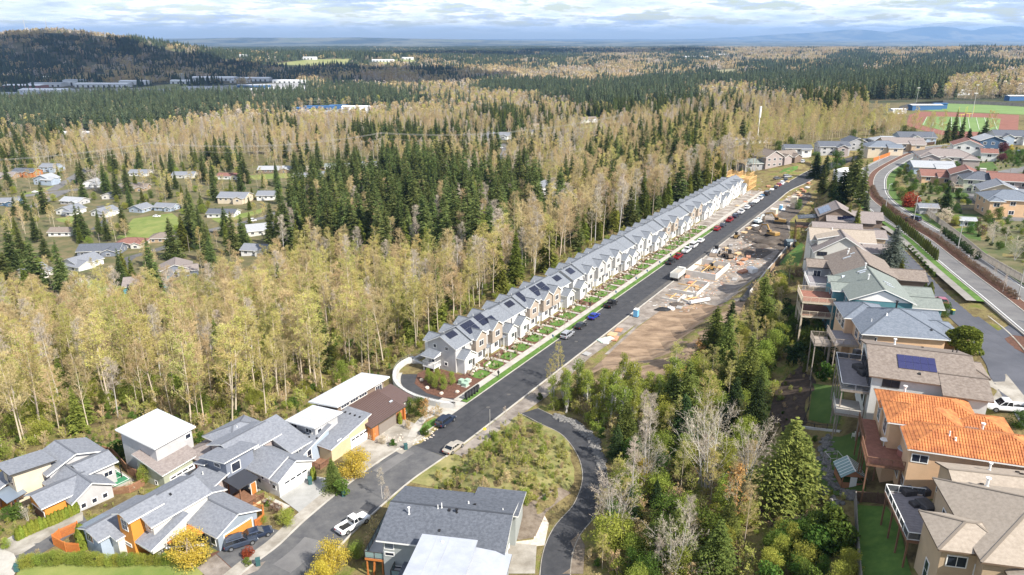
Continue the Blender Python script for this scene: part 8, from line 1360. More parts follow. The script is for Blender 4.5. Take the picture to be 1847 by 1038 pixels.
pl('forsythia_tree','forsythia',641,858,5.2,'large brilliant yellow tree beside the cream house',wide=1.25,v=0);pl('spruce_tree','fir_close',602,885,5.6,'bushy blue-green spruce left of the brilliant yellow tree',v=1,wide=1.1);pl('garden_shrub','bush',616,893,2.6,'light green clipped shrub at the foot of the spruce','shrub',v=0);pl('arborvitae','arborvitae',564,868,2.6,'left thin arborvitae against the white garage','tree',wide=.7);pl('arborvitae','arborvitae',568,866,2.6,'right thin arborvitae against the white garage','tree',wide=.7)
pl('yellow_tree','forsythia',345,1020,5.6,'golden yellow tree at the left end of the forecourt',wide=1.1,v=0);pl('yellow_tree','forsythia',602,1030,5.4,'golden yellow tree left of the foreground house',v=0);pl('yellow_tree','forsythia',580,1060,4.8,'second golden tree at the bottom edge',v=1);pl('garden_shrub','leafy',517,950,3.4,'light green leafy shrub in the bed by the drive','shrub');pl('garden_shrub','red_tree',447,1005,1.6,'dark red low shrub at the pavement bed','shrub');pl('garden_shrub','bush',446,1020,1.2,'small bright green shrub at the pavement bed','shrub');pl('garden_shrub','leafy',475,945,1.6,'yellow-green shrub beside the orange enclosure','shrub')
row('arborvitae','arborvitae',[(34,975),(60,962),(100,946),(140,926)],17,2.1,'bright yellow-green arborvitae in the low hedge before the left-most house','hedge plant','low arborvitae hedge before the left-most house',1.1);pl('garden_shrub','arborvitae',152,990,4.2,'taller green conifer shrub at the corner of the orange fence','shrub',wide=1.2)
row('hedge_shrub','leafy',[(45,1024),(110,1018),(200,1021),(315,1018)],22,2.1,'feathery yellow-green shrub in the long hedge at the bottom left','hedge plant','feathery hedge at the bottom left',1.1)
for px_,py_,h_,k,lab in((172,830,3.2,'bush','rounded green conifer left of the sport court'),(212,822,2.8,'bush','first round shrub beside the tan house'),(222,836,3.0,'bush','second round shrub beside the tan house'),(263,872,3.6,'leafy','yellow-green shrub between court and silver car'),(366,800,2.4,'bush','round green shrub at the door of the tan house'),(18,940,2.6,'leafy_dark','green shrub at the left edge'),(35,935,2.4,'bush','round green shrub before the left-most house'),(62,925,2.0,'forsythia','small yellow shrub at the orange wall'),(50,940,2.6,'maple','small bare tree before the left-most house'),(12,990,1.8,'leafy','low yellow-green shrub at the left edge lane'),(236,885,1.6,'blossom','pale blossoming shrub by the sport court'),(722,765,2.6,'arborvitae','yellow-green narrow shrubs beside the brown metal roof house'),(740,745,3.4,'leafy_dark','dark green shrub in the corner bed'),(768,768,5.5,'orange_haze','tan-orange young tree in the corner bed'),(757,750,4.0,'leafy_dark','green conifer shrub below the curved wall'),(790,750,2.6,'shrub_tan','tan shrub below the curved wall'),(768,785,1.8,'bush','bright green shrub at the front of the corner bed'),(735,775,2.2,'shrub_tan','bare shrub in the corner bed'),(710,805,1.4,'bush','small green shrub in the bed by the stained drive'),(690,800,1.6,'blossom','grey-white shrub in the bed by the stained drive'),(672,792,1.6,'blossom','second grey-white shrub by the stained drive'),(700,930,5,'birch','thin bare tree by the white pickup'),(690,900,5.5,'birch','bare roadside tree above the white pickup'),(500,925,1.6,'bramble','brown shrub beside the grey drive'),(645,1010,3.2,'leafy','olive shrub left of the glass balcony')):pl('garden_tree' if h_>3.5 else 'garden_shrub',k,px_,py_,h_,lab,'tree' if h_>3.5 else 'shrub')
pl('street_tree','alder_green',1005,690,9,'thin budding tree at the right kerb opposite the first townhouse',wide=.9);pl('street_tree','alder_green',992,704,7,'second thin budding tree at the right kerb',wide=.9);pl('street_tree','birch',910,768,4,'bare sapling by the grey street post');pl('bed_shrub','bush',975,722,1.6,'green shrub at the kerb end','shrub')
for i,(s_,n_)in enumerate(((-1.2,-13.0),(-2.2,-11.4),(-3.0,-9.6),(-2.8,-7.6),(0.2,-11.5),(-1.0,-9.0),(0.4,-7.6))):x,y=SN(s_,n_);plant('young_tree','leafy',x,y,.1,3.2,None,'young upright olive tree in the mulch bed at the terrace end','tree','young trees in the mulch bed',.7)
yb=[];rr3=random.Random(4)
for s_ in np.arange(6,166,.55):
 for q in range(2):yb.append((*SN(s_+rr3.uniform(-.3,.3),rr3.choice([rr3.uniform(-8.2,-6.6),rr3.uniform(-6.8,-3.7)])),.08,rr3.uniform(.1,.24),rr3.uniform(0,6),rr3.choice([0,0,1,2])))
mass('yard_planting',[joined(k,i)for k in('bush','blossom','shrub_tan','leafy_dark')for i in((0,)if k!='x' else())],yb,'small shrubs and flowers planted in the terrace yards','planting')
for s_ in(14,27,40,53,66,79,92,105,118,131,144,157):x,y=SN(s_,-1.0);plant('street_sapling','birch',x,y,.1,3.8,None,'newly planted thin street sapling on the strip by the terrace kerb','tree','saplings on the planting strip',.8)
x,y=T(700,190);hd=MB();a,b=T(630,187),T(842,183);hd.loft([[(a[0],a[1],h1(*a)-1),(a[0],a[1]+16,h1(*a)-1),(a[0],a[1]+15,h1(*a)+13),(a[0],a[1]+2,h1(*a)+13)],[(b[0],b[1],h1(*b)-1),(b[0],b[1]+16,h1(*b)-1),(b[0],b[1]+15,h1(*b)+13),(b[0],b[1]+2,h1(*b)+13)]])
ft=TM();Rh=np.random.default_rng(8)
for i in range(5200):t=Rh.uniform();px_=a[0]+(b[0]-a[0])*t;py_=a[1]+(b[1]-a[1])*t;zz=h1(*a)*(1-t)+h1(*b)*t;leafq(ft,(px_,py_+(Rh.uniform(-1,0)if Rh.random()<.6 else Rh.uniform(0,15)),zz+(Rh.uniform(0,13)if i%5<3 else 13.2)),1.1,Rh,0)
hr=empty('tall_hedge',(0,0,0),0,'long tall dark clipped hedge across the fields at the upper centre','hedge');obj('hedge_body',hd,L_FIR2,hr);o=bpy.data.objects.new('foliage',ft.mesh('foliage',[L_FIR2]));COL.objects.link(o);o.parent=hr
for px_,py_,h_,k,lab in((20,560,30,'fir','huge fir at the left edge of the valley'),(68,520,26,'fir','fir right of the huge edge fir'),(30,500,27,'fir','fir behind the huge edge fir'),(8,610,24,'fir_blue','blue-green fir lowest at the left edge'),(75,560,14,'cedar','olive cedar below the left edge firs'),(50,530,15,'cedar','second olive cedar below the left edge firs'),(152,432,20,'fir','single dark fir beside the brown-roofed white house'),(225,424,19,'fir','single fir on the lawn in front of the two-gabled houses'),(283,548,27,'fir','tall fir standing before the brown roofs on the bright lawn'),(345,440,26,'fir','large fir group leader left of the valley road'),(365,448,24,'fir','fir right of the group leader'),(333,452,20,'cedar','olive cedar in the fir group by the valley road'),(408,425,19,'fir','fir before the cream house with two gables'),(440,452,20,'fir','fir beside the pale-roofed house'),(490,440,18,'fir','fir above the white house between bare trees'),(232,350,22,'fir','tall fir behind the valley junction'),(385,335,20,'fir','fir beside the red-brown roofed white house'),(533,312,22,'fir','fir right of the very pale ranch roof'),(575,305,26,'fir','tall fir between the ranch roofs'),(640,298,18,'fir','fir left of the white house by the meadow'),(305,350,17,'alder_yellow','glowing yellow tree above the valley houses'),(262,345,16,'alder_yellow','yellow-green tree left of the glowing yellow one'),(172,345,17,'maple','pale round-crowned bare tree by the junction'),(154,570,15,'maple','bare dark-trunked tree on the bright lawn'),(215,560,18,'birch','tall pale birch on the bright lawn'),(995,400,22,'birch','pale bare tree in front of the clearing house'),(1337,262,23,'fir','single tall fir left of the white mast'),(1285,300,16,'maple','bare pinkish tree near the brown building')):pl({'fir':'fir_tree','fir_blue':'fir_tree','cedar':'cedar_tree'}.get(k,'bare_tree'),k,px_,py_,h_,lab,'conifer' if k in('fir','cedar','fir_blue')else 'tree',None,1.2)
# woods, zone by zone
def scatter(poly,step,jit=0.45,masked_ok=False,extra=None):
 xs=[p[0]for p in poly];ys=[p[1]for p in poly];gx,gy=np.meshgrid(np.arange(min(xs),max(xs),step),np.arange(min(ys),max(ys),step));gx=gx.ravel()+RNG.uniform(-jit,jit,gx.size)*step;gy=gy.ravel()+RNG.uniform(-jit,jit,gy.size)*step
 k=inpoly(gx,gy,poly)
 if not masked_ok:k&=~masked(gx,gy)
 return gx[k],gy[k]
WOODS=[]
def zone(ppx,step,mix,hr,label,group,world=False,jit=.45):
 poly=ppx if world else px_poly(ppx);gx,gy=scatter(poly,step,jit);gz=hf(gx,gy);kinds=list(mix);pr=np.array([mix[k]for k in kinds]);pr=pr/pr.sum();ch=RNG.choice(len(kinds),len(gx),p=pr)
 for x,y,z,c in zip(gx,gy,gz,ch):
  k=kinds[c];a,b=hr.get(k,hr['*']);WOODS.append((x,y,z,RNG.uniform(a,b),k,label,group))
zone([(-260,820),(-260,600),(0,560),(110,590),(210,575),(330,560),(430,530),(520,495),(600,490),(700,505),(800,500),(880,500),(862,560),(790,610),(735,635),(690,675),(600,700),(540,730),(470,760),(370,775),(300,748),(215,760),(140,800),(60,812),(0,840)],6.1,{'alder':.30,'alder_yellow':.22,'alder_green':.19,'birch':.10,'cedar':.04,'fir':.015,'leafy':.17},{'*':(13,22),'leafy':(4,9),'cedar':(8,17),'fir':(10,20)},'in the woods left of the terrace','trees of the wood that falls away behind the houses')
zone([(862,560),(880,500),(1000,430),(1150,372),(1260,325),(1350,296),(1376,308),(1330,325),(1200,385),(1050,455),(940,520)],5.8,{'alder':.34,'alder_yellow':.14,'cedar':.2,'fir':.14,'birch':.18},{'*':(14,24),'cedar':(12,20),'fir':(15,24)},'in the woods right behind the terrace','trees of the wood right behind the terrace')
zone([(500,470),(520,415),(560,360),(660,335),(760,322),(850,335),(960,372),(1000,400),(930,450),(870,490),(700,495),(600,480)],8.0,{'fir':.66,'cedar':.2,'alder':.1,'birch':.08},{'*':(18,24),'fir':(25,36),'cedar':(17,26)},'in the tall dark grove at the centre','trees of the tall evergreen grove')
zone([(1010,425),(1000,380),(1020,330),(1100,285),(1200,250),(1300,235),(1330,270),(1240,330),(1130,380)],8.5,{'fir':.34,'cedar':.12,'alder':.3,'alder_yellow':.24},{'*':(16,24),'fir':(18,30)},'in the mixed wood beyond the terrace','trees of the mixed wood beyond the terrace')
zone([(1330,262),(1300,235),(1400,215),(1560,220),(1650,235),(1700,250),(1560,252),(1500,258),(1440,266),(1380,285)],8.0,{'alder':.4,'alder_yellow':.3,'alder_green':.2,'leafy_dark':.1},{'*':(10,18),'leafy_dark':(5,8)},'in the thicket behind the far houses','trees of the thicket behind the far houses')
zone([(-120,580),(-120,335),(20,300),(300,296),(700,290),(660,335),(560,360),(520,415),(490,480),(330,530),(110,570)],10.5,{'fir':.15,'alder':.2,'alder_yellow':.13,'cedar':.06,'leafy':.26,'leafy_dark':.2},{'*':(9,15),'fir':(15,25),'leafy':(3,6.5),'leafy_dark':(2,4.5)},'among the valley houses','trees among the valley houses')
zone([(700,310),(860,335),(1000,370),(1010,330),(1090,285),(1000,262),(840,268),(720,290)],11,{'alder':.34,'alder_yellow':.26,'fir':.2,'birch':.2},{'*':(14,22),'fir':(16,26)},'around the clearing behind the grove','trees around the clearing')
VIS=lambda r:18<r<4000
lo={'*':(6,11),'fir_close':(7,13),'hemlock':(7,12),'maple':(8,13),'leafy':(4,7),'shrub_green':(2,4),'sapling':(6,10),'leafy_dark':(4,6),'shrub_tan':(2,4)}
zone([(985,738),(1015,722),(1070,712),(1130,712),(1190,705),(1240,720),(1210,770),(1120,785),(1085,790),(1040,760),(1000,742)],2.2,{'sapling':.7,'leafy':.1,'shrub_green':.12,'shrub_tan':.08},lo,'in the sapling thicket beside the bare slope','saplings beside the bare slope')
zone([(1205,700),(1245,665),(1290,635),(1335,605),(1375,578),(1415,570),(1425,600),(1410,660),(1390,700),(1360,740),(1260,740),(1200,730)],4.2,{'fir_close':.12,'hemlock':.03,'leafy':.41,'alder_green':.26,'orange_haze':.06,'alder_yellow':.12},{**lo,'alder_green':(6,10),'alder_yellow':(6,9),'orange_haze':(5,8)},'in the dense green wood below the ridge','trees of the wood below the ridge')
zone([(1085,800),(1125,775),(1200,750),(1360,750),(1378,780),(1325,850),(1320,905),(1180,905),(1100,880)],3.6,{'fir_close':.15,'hemlock':.09,'birch':.06,'leafy':.36,'alder_green':.22,'leafy_dark':.1},{**lo,'birch':(8,12),'alder_green':(7,10)},'in the wood above the private drive','trees of the wood above the private drive')
zone([(1085,885),(1320,910),(1368,930),(1360,985),(1340,1075),(1075,1075),(1075,960)],3.9,{'fir_close':.2,'hemlock':.1,'birch':.08,'alder':.08,'leafy_dark':.18,'bramble':.1,'leafy':.26},{**lo,'birch':(6,10),'alder':(5,8),'bramble':(2,3.2),'fir_close':(6,10),'hemlock':(5,9)},'in the tangled wood at the bottom of the slope','trees of the tangled wood at the bottom of the slope')
zone([(1092,800),(1103,870),(1085,960),(1078,1060),(1120,1060),(1135,900),(1120,810)],2.6,{'shrub_green':.3,'alder_green':.25,'leafy':.3,'shrub_tan':.15},{**lo,'alder_green':(4,8),'shrub_green':(2,4)},'on the outer bank of the private drive','growth on the outer bank of the drive')
zone([(690,885),(740,830),(800,800),(870,765),(945,742),(985,768),(1030,800),(1045,850),(1030,890),(985,905),(905,918),(860,880),(740,868)],2.5,{'shrub_green':.3,'shrub_tan':.3,'shrub_yellow':.4},{'*':(.8,2.3)},'on the overgrown mound above the slate roof','shrubs of the overgrown mound')
zone([(640,900),(700,850),(790,790),(890,735),(960,718),(970,735),(900,760),(820,800),(740,870),(680,925)],2.6,{'shrub_green':.5,'shrub_tan':.3,'shrub_yellow':.2},{'*':(1.4,3.0)},'along the roadside below the mound','shrubs along the roadside')
zone([(660,1000),(655,950),(690,905),(715,880),(712,900),(680,960)],2.6,{'shrub_tan':.6,'shrub_green':.4},{'*':(1.5,3.5)},'beside the foreground house','shrubs beside the foreground house')
zone([(1400,640),(1410,560),(1440,530),(1465,560),(1500,620),(1500,680),(1462,685),(1440,660)],3.4,{'bush_dark':.4,'leafy_dark':.2,'bramble':.2,'column_dark':.12,'leafy':.08},{'*':(2,4),'leafy_dark':(3,5)},'in the gardens below the ridge houses','garden shrubs below the ridge houses')
zone([(1320,545),(1345,530),(1390,505),(1430,510),(1420,545),(1370,555)],3.2,{'leafy':.3,'alder_green':.3,'shrub_tan':.4},{'*':(3,5),'alder_green':(5,8)},'at the corner of the building site','shrubs at the corner of the site')
zone([(1375,1000),(1420,960),(1500,950),(1530,990),(1540,1070),(1375,1070)],2.3,{'leafy_dark':.25,'leafy':.5,'bush':.25},{'*':(2.6,4.4)},'in the ivy-covered thicket beside the fence','shrubs of the thicket beside the fence')
zone([(1500,930),(1540,915),(1545,1060),(1515,1060)],1.9,{'bramble':1},{'*':(1.2,2.2)},'brown bramble along the garden fence','brambles along the garden fence')
NAMES={'alder':'bare_alder','alder_yellow':'catkin_alder','alder_green':'budding_alder','birch':'bare_birch','maple':'bare_maple','fir':'fir_tree','fir_blue':'fir_tree','cedar':'cedar_tree','fir_close':'fir_tree','hemlock':'hemlock_tree','sapling':'sapling_tree','leafy':'leafy_tree','leafy_dark':'leafy_shrub','shrub_green':'green_shrub','shrub_tan':'bare_shrub','shrub_yellow':'budding_shrub','bush':'round_bush','bush_dark':'dark_bush','column_dark':'cypress_shrub','bramble':'bramble_shrub','orange_haze':'budding_tree'}
LOOK={'alder':'bare tan-twigged alder','alder_yellow':'alder hung with yellow catkins','alder_green':'alder with yellow-green buds','birch':'slender pale grey leafless tree','maple':'many-stemmed bare maple','fir':'tall dark green fir','fir_blue':'blue-green fir','cedar':'olive green drooping cedar','fir_close':'green fir with layered boughs','hemlock':'dark hemlock','sapling':'thin light green sapling','leafy':'bright yellow-green leafy tree','leafy_dark':'dense mid-green shrub','shrub_green':'light green shrub','shrub_tan':'leafless tan shrub','shrub_yellow':'yellow-green budding shrub','bush':'round green bush','bush_dark':'dark green bush','column_dark':'narrow olive cypress','bramble':'brown leafless bramble','orange_haze':'tree with orange-brown buds'}
KINDCAP={};rest={}
def fam(k):return{'alder_yellow':'alder','alder_green':'alder','birch':'alder','cedar':'fir','fir_close':'fir','hemlock':'fir','shrub_tan':'shrub_green','shrub_yellow':'shrub_green','bush':'leafy_dark','bush_dark':'leafy_dark','bramble':'leafy_dark','orange_haze':'alder'}.get(k,k)
def shown(w):
 x,y,z,h=w[:4];d=y*_C+(CH-z)*_S;u=923.5+CF*x/d;v=519+CF*((CH-z)*_C-y*_S)/d
 return 0 if(u<-25 or u>1872 or v>1120)else h/d
ZX={}
for w in WOODS:ZX.setdefault(w[5],[]).append((w[0]/w[1],math.hypot(w[0],w[1])))
ZQ={k:(np.quantile([a for a,b in v],(.2,.4,.6,.8)),np.quantile([b for a,b in v],(.33,.67)))for k,v in ZX.items()}
def spot_word(w):qx,qy=ZQ[w[5]];i=int(np.searchsorted(qx,w[0]/w[1]));j=int(np.searchsorted(qy,math.hypot(w[0],w[1])));return('front','middle','back')[j]+'-'+('left','left-centre','centre','right-centre','right')[i]
WOODS.sort(key=lambda w:-shown(w));CAP={'alder':300,'fir':300,'shrub_green':300,'leafy_dark':300,'leafy':300,'sapling':300}
for w_ in WOODS:
 x,y,z,h,k,lab,grp=w_;f=fam(k);n=KINDCAP.get(f,0)
 if n<CAP.get(f,250)and shown(w_)>0:
  KINDCAP[f]=n+1;cat='conifer' if f=='fir' else 'shrub' if f in('shrub_green','leafy_dark','column_dark')else 'tree'
  plant(NAMES[k],k,x,y,z,h,None,LOOK[k]+', '+spot_word(w_)+' '+(lab if not lab.startswith('brown')else 'along the garden fence'),cat,grp+': '+LOOK[k],RNG.uniform(.85,1.2))
 else:rest.setdefault(f,[]).append(w_)
for f,ws in rest.items():
 ks=sorted({w[4]for w in ws});meshes=[];start={}
 for k in ks:start[k]=len(meshes);meshes+=[joined(k,i)for i in range(len(PROTO[k]))]
 mass({'alder':'bare_woodland','fir':'evergreen_woodland','shrub_green':'scrub','leafy_dark':'shrubbery','leafy':'leafy_undergrowth','sapling':'sapling_thicket'}.get(f,f+'_growth'),meshes,[(x,y,z-.05,h/KH[k],RNG.uniform(0,6.28),start[k]+RNG.integers(0,len(PROTO[k])))for x,y,z,h,k,a_,b_ in ws],{'alder':'mass of bare and yellow-budding trees filling the woods','fir':'mass of evergreens standing among the bare trees','shrub_green':'low scrub covering the mound and roadside'}.get(f,'low green growth between the trees'),'woodland')
ug=[]
for poly,st in((px_poly([(-200,830),(-200,560),(330,530),(600,480),(880,500),(862,560),(760,630),(690,675),(470,755),(370,770),(210,760),(60,812)]),3.0),(px_poly([(1075,800),(1200,740),(1380,600),(1420,560),(1420,640),(1380,780),(1330,900),(1360,1060),(1060,1060)]),3.0),(px_poly([(862,560),(880,500),(1350,296),(1376,308),(940,520)]),4.5),(px_poly([(985,742),(1015,718),(1070,706),(1200,695),(1240,720),(1210,775),(1100,800),(1085,795),(1040,762)]),1.7)):
 gx,gy=scatter(poly,st);gz=hf(gx,gy)
 for x,y,z in zip(gx,gy,gz):k=RNG.choice(4,p=[.3,.3,.25,.15]);ug.append((x,y,z-.1,RNG.uniform(.5,1.1),RNG.uniform(0,6.28),k*2+RNG.integers(0,2)))
mass('undergrowth',[joined(k,i)for k in('shrub_tan','shrub_yellow','shrub_green','bush')for i in(0,1)],ug,'low tangled undergrowth beneath the trees','undergrowth')
# the woods beyond: conifer share by place
SHARE=[(50,60,.1),(200,58,.15),(100,80,.8),(250,85,.75),(330,85,.6),(500,90,.85),(430,105,.8),(120,115,.7),(350,125,.5),(500,130,.6),(200,130,.3),(50,190,.95),(150,195,.95),(350,190,.95),(250,210,.8),(500,190,.7),(600,165,.6),(650,180,.7),(700,85,.5),(650,100,.85),(800,95,.7),(900,110,.85),(1000,108,.9),(750,125,.5),(900,138,.05),(1000,140,.05),(700,155,.12),(820,165,.15),(905,160,.8),(960,160,.8),(1100,135,.2),(1200,110,.5),(1050,88,.5),(1150,80,.6),(1300,85,.3),(1250,100,.7),(1400,96,.1),(1500,90,.15),(1600,92,.2),(1700,88,.15),(1800,88,.3),(1350,84,.2),(1550,82,.3),(1450,100,.3),(1650,98,.35),(1780,98,.4),(1150,100,.2),(1400,128,.8),(1050,120,.4),(1150,118,.35),(1300,112,.3),(1420,108,.3),(1550,108,.9),(1700,108,.85),(1700,135,.85),(1500,145,.9),(1300,145,.75),(1200,165,.85),(1100,190,.85),(1200,195,.6),(1300,180,.15),(1450,180,.6),(1500,200,.65),(1400,208,.12),(1300,215,.3),(1560,225,.15),(1650,160,.8),(1750,168,.1),(1830,158,.15),(1200,232,.15),(1100,250,.12),(1000,215,.25),(1080,205,.6),(900,190,.2),(880,220,.5),(800,220,.12),(700,235,.2),(600,235,.15),(690,262,.5),(500,225,.35),(400,240,.2),(300,270,.25),(200,280,.2),(50,250,.6),(100,295,.3),(20,320,.4),(600,290,.3),(450,280,.3)]
_sh=np.array(SHARE)
def share(u,v):
 d=((u[:,None]-_sh[:,0])/3.2)**2+((v[:,None]-_sh[:,1])*1.0)**2+6;w=1/d**2;return(w*_sh[:,2]).sum(1)/w.sum(1)
def pixel(x,y,z):d=y*_C+(CH-z)*_S;return 923.5+CF*x/d,519+CF*((CH-z)*_C-y*_S)/d
def lowfir(h,seed,n=8,wd=.16):
 R=np.random.default_rng(seed);c=TM();lv=14
 for i in range(lv):
  t=.1+.86*i/lv;rad=h*wd*(1-t)**.85+.3;z=h*t
  for b in range(n):
   an=6.283*(b+R.uniform(0,.9))/n;d=np.array([math.cos(an),math.sin(an),0]);s_=np.array([-d[1],d[0],0]);r_=rad*R.uniform(.75,1.25);p=d*r_+np.array([0,0,z-r_*R.uniform(.1,.7)]);c.tri(d*r_*.1+np.array([0,0,z+R.uniform(.3,1.4)]),p+s_*r_*.30,p-s_*r_*.30,0)
 return c
def lowbare(h,seed,n=150,ls=.55,rx=.24):
 R=np.random.default_rng(seed);c=TM();c.tube([(0,0,-.5),(0,0,h*.7)],[.22,.08],3,0)
 for i in range(7):an=R.uniform(0,6.28);z=h*R.uniform(.3,.6);c.tube([(0,0,z),(math.cos(an)*h*rx*.8,math.sin(an)*h*rx*.8,z+h*.3)],[.1,.03],3,0)
 for i in range(n):t=R.uniform(0,1)**.8;rad=h*rx*math.sin(math.pi*(.12+.83*t))**.7*R.uniform(.2,1.0);an=R.uniform(0,6.28);leafq(c,(rad*math.cos(an),rad*math.sin(an),h*(.32+.68*t)),ls*R.uniform(.5,1.1),R,1)
 return c
LF=[lowfir(22,s,8,w).mesh('distant_fir',[L_FIR2])for s,w in((81,.17),(82,.15),(83,.19))];LB=[lowbare(18,s).mesh('distant_bare_tree',[TRUNK_PALE,L_TAN])for s in(84,85)];LB+=[lowbare(18,86).mesh('distant_bare_tree',[TRUNK_PALE,L_PINK]),lowbare(17,87).mesh('distant_yellow_tree',[TRUNK_PALE,L_YEL])]
def clump(seed,meshes_fn,m,n=9,span=20):
 R=np.random.default_rng(seed);t=TM()
 for i in range(n):
  q=meshes_fn(R);ox,oy=R.uniform(-span,span,2);k=R.uniform(.75,1.2);t.v+=[(x*k+ox,y*k+oy,z*k-1)for x,y,z in q.v];t.f+=[tuple(j+t.n for j in f)for f in q.f];t.m+=q.m;t.n+=q.n
 return t.mesh('distant_clump',m)
def tinyfir(R):
 c=TM();h=22
 for i in range(3):
  z=h*(.1+.28*i);r=3.8*(1-.27*i)
  for b in range(5):an=6.283*(b+R.uniform(0,.8))/5;s=np.array([math.cos(an),math.sin(an),0]);p=np.array([-s[1],s[0],0]);c.tri(np.array([0,0,z+h*.42]),s*r+p*r*.7+np.array([0,0,z]),s*r-p*r*.7+np.array([0,0,z]),0)
 return c
def tinybare(R):
 c=TM()
 for i in range(26):t=R.uniform(0,1);rad=4.6*math.sin(math.pi*(.15+.8*t))**.7*R.uniform(.3,1);an=R.uniform(0,6.28);leafq(c,(rad*math.cos(an),rad*math.sin(an),4+14*t),1.15,R,0)
 return c
CF_=[clump(s,tinyfir,[L_FIR2])for s in(91,92,93)];CB_=[clump(94,tinybare,[L_TAN],7),clump(95,tinybare,[L_PINK],7),clump(96,tinybare,[L_TAN],8)]
def bands(r0,r1,step,nf,nb,ang=40):
 pts=[];r=r0
 while r<r1:
  st=step*(1+0.0*r);n=int(2*math.radians(ang)*r/st);th=np.radians(RNG.uniform(-ang,ang,n));rr_=r+RNG.uniform(-.5,.5,n)*st;pts.append((rr_*np.sin(th),rr_*np.cos(th)));r+=st
 x=np.concatenate([p[0]for p in pts]);y=np.concatenate([p[1]for p in pts]);k=~masked(x,y)
 for fld in FIELDS:k&=~inpoly(x,y,fld)
 x,y=x[k],y[k];z=hf(x,y);u,v=pixel(x,y,z);k=(u>-60)&(u<1907);x,y,z,u,v=x[k],y[k],z[k],u[k],v[k]
 p=share(u,v);nn=np.sin(x/90+np.sin(y/140)*2)*np.cos(y/75+1.7*np.sin(x/160))*.5+np.sin(x/37)*np.sin(y/41)*.22;fir=(p+nn*.36+RNG.normal(size=len(x))*.17)>.5
 return x,y,z,fir,u,v
OWN=[px_poly(q)for q in([(-120,580),(-120,335),(20,300),(300,296),(700,290),(720,290),(840,268),(1000,262),(1090,285),(1100,285),(1200,250),(1300,235),(1400,215),(1560,220),(1650,235),(1700,250),(1560,300),(1300,330),(900,500),(500,500)],)]
x,y,z,fir,u,v=bands(520,1900,9.0,LF,LB);kk=np.ones(len(x),bool)
for o_ in OWN:kk&=~inpoly(x,y,o_)
kk&=~((u>1560)&(v>180));kk&=~((np.hypot(x,y)<640)&(v>330))
x,y,z,fir=x[kk],y[kk],z[kk],fir[kk]
rd=np.hypot(x,y);nr=rd<1050
nk=['alder','alder_yellow','birch','fir','cedar'];nm_=[];ns={}
for k in nk:ns[k]=len(nm_);nm_+=[joined(k,i)for i in range(len(PROTO[k]))]
def pick(f):
 k=(RNG.choice(['fir','fir','fir','cedar'])if f else RNG.choice(['alder','alder','alder_yellow','birch']));return k,ns[k]+RNG.integers(0,len(PROTO[k]))
q_=[]
for a,b,c,f in zip(x[nr],y[nr],z[nr],fir[nr]):k,i=pick(f);q_.append((a,b,c-.1,RNG.uniform(.62,1.12)*(1.0 if k=='fir' else .95),RNG.uniform(0,6.28),i))
mass('near_valley_woodland',nm_,q_,'belt of bare trees and firs beyond the valley houses','woodland')
mass('middle_woodland',LF+LB,[(a,b,c,RNG.uniform(.62,1.35)*(1.15 if f else .85),RNG.uniform(0,6.28),RNG.integers(0,3)if f else 3+RNG.choice(4,p=[.3,.25,.25,.2]))for a,b,c,f in zip(x[~nr],y[~nr],z[~nr],fir[~nr])],'woods of dark firs and tan bare trees across the middle distance','woodland')
x,y,z,fir,u,v=bands(1900,9000,34,CF_,CB_,38);fir=fir&(RNG.random(len(x))<.86)
mass('far_woodland',CF_+CB_,[(a,b,c,RNG.uniform(.75,1.2),RNG.uniform(0,6.28),(RNG.integers(0,3)if f else 3+RNG.integers(0,3)))for a,b,c,f in zip(x,y,z,fir)],'far woods of dark firs and pale bare trees reaching to the plain','woodland')
gc=[]
for pp_,st,sc in(([(-60,1000),(-60,800),(60,815),(210,765),(370,768),(480,745),(600,700),(690,680),(720,720),(700,800),(640,900),(520,1040),(380,1060),(-60,1060)],1.6,.42),([(1290,560),(1380,500),(1430,430),(1470,360),(1520,330),(1560,400),(1530,700),(1540,1060),(1050,1060),(1090,800),(1230,640)],2.2,.5),([(640,940),(700,860),(860,760),(980,735),(1060,820),(1060,900),(1000,920),(900,930),(740,880),(660,1040)],1.3,.38)):
 gx,gy=scatter(px_poly(pp_),st);gz_=hf(gx,gy)
 for x,y,z in zip(gx,gy,gz_):gc.append((x,y,z-.03,RNG.uniform(.35,1)*sc,RNG.uniform(0,6.28),RNG.choice(8,p=[.14,.14,.18,.16,.12,.1,.08,.08])))
mass('ground_growth',[joined(k,i)for k in('shrub_tan','shrub_yellow','shrub_green','bush')for i in(0,1)],gc,'weeds, tufts and low shrubs on the open rough ground','ground growth')
gx,gy=scatter(px_poly([(1640,352),(1625,318),(1650,305),(1700,285),(1760,268),(1900,270),(1940,420),(1920,520),(1847,505),(1760,452),(1700,405)]),4.2);gz_=hf(gx,gy)
mass('garden_planting',[joined(k,i)for k in('bush','shrub_green','leafy_dark','bush_dark')for i in(0,1)],[(x,y,z-.03,RNG.uniform(.25,.7),RNG.uniform(0,6.28),RNG.integers(0,8))for x,y,z in zip(gx,gy,gz_)],'low shrubs scattered through the gardens right of the boulevard','garden planting')
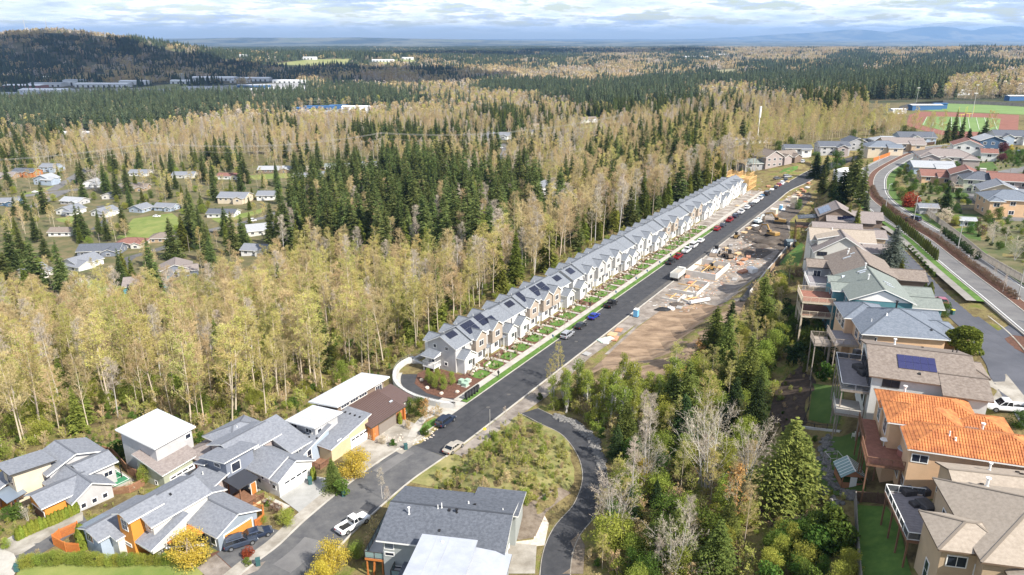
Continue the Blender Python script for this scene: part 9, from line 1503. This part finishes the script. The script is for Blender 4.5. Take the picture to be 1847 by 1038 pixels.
# the air itself
hz_me=MB().box(-34000,-1500,-96,34000,34000,372);hz_m=bpy.data.materials.new('haze_air');hz_m.use_nodes=True;t=hz_m.node_tree;t.nodes.clear()
pv=t.nodes.new('ShaderNodeVolumePrincipled');pv.inputs['Color'].default_value=(0.36,0.60,1.0,1);pv.inputs['Density'].default_value=4.6e-5;pv.inputs['Anisotropy'].default_value=0.2
oo=t.nodes.new('ShaderNodeOutputMaterial');t.links.new(pv.outputs[0],oo.inputs['Volume']);tag(obj('haze',hz_me,hz_m),kind='stuff')
cm=bpy.data.materials.new('cloud_vapour');cm.use_nodes=True;t=cm.node_tree;t.nodes.clear();a_=t.nodes.new('ShaderNodeBsdfDiffuse');a_.inputs[0].default_value=(.9,.9,.9,1);b_=t.nodes.new('ShaderNodeBsdfTranslucent');b_.inputs[0].default_value=(.9,.9,.92,1);m_=t.nodes.new('ShaderNodeMixShader');m_.inputs[0].default_value=.35;o_=t.nodes.new('ShaderNodeOutputMaterial');t.links.new(a_.outputs[0],m_.inputs[1]);t.links.new(b_.outputs[0],m_.inputs[2]);t.links.new(m_.outputs[0],o_.inputs[0])
R_=random.Random(5)
def cloud(lumps):
 mb=MB()
 for x,y,rx,ry in lumps:
  for k in range(5):mb.blob((x+R_.uniform(-.45,.45)*rx,y+R_.uniform(-.45,.45)*ry,1150+R_.uniform(0,60)),rx*R_.uniform(.5,.8),ry*R_.uniform(.5,.8),R_.uniform(90,170),12,7,.16,rng=R_)
 tag(obj('cloud',mb,cm,smooth=True),'broad cumulus cloud high over the valley woods','cloud',None,'stuff')
def shade(x,y):k=1150/math.tan(SUN_EL);return x+k*math.sin(SUN_AZ),y+k*math.cos(SUN_AZ)
cloud([(*shade(-1150,1900),560,420),(*shade(-700,2500),560,520),(*shade(-1700,2700),640,520),(*shade(-250,2350),300,300),(*shade(-1500,1700),420,300)])
cloud([(*shade(-350,4700),700,700),(*shade(700,5200),800,600),(*shade(1700,4300),420,330),(*shade(-1300,4300),600,500)])
SC.cycles.use_denoising=True
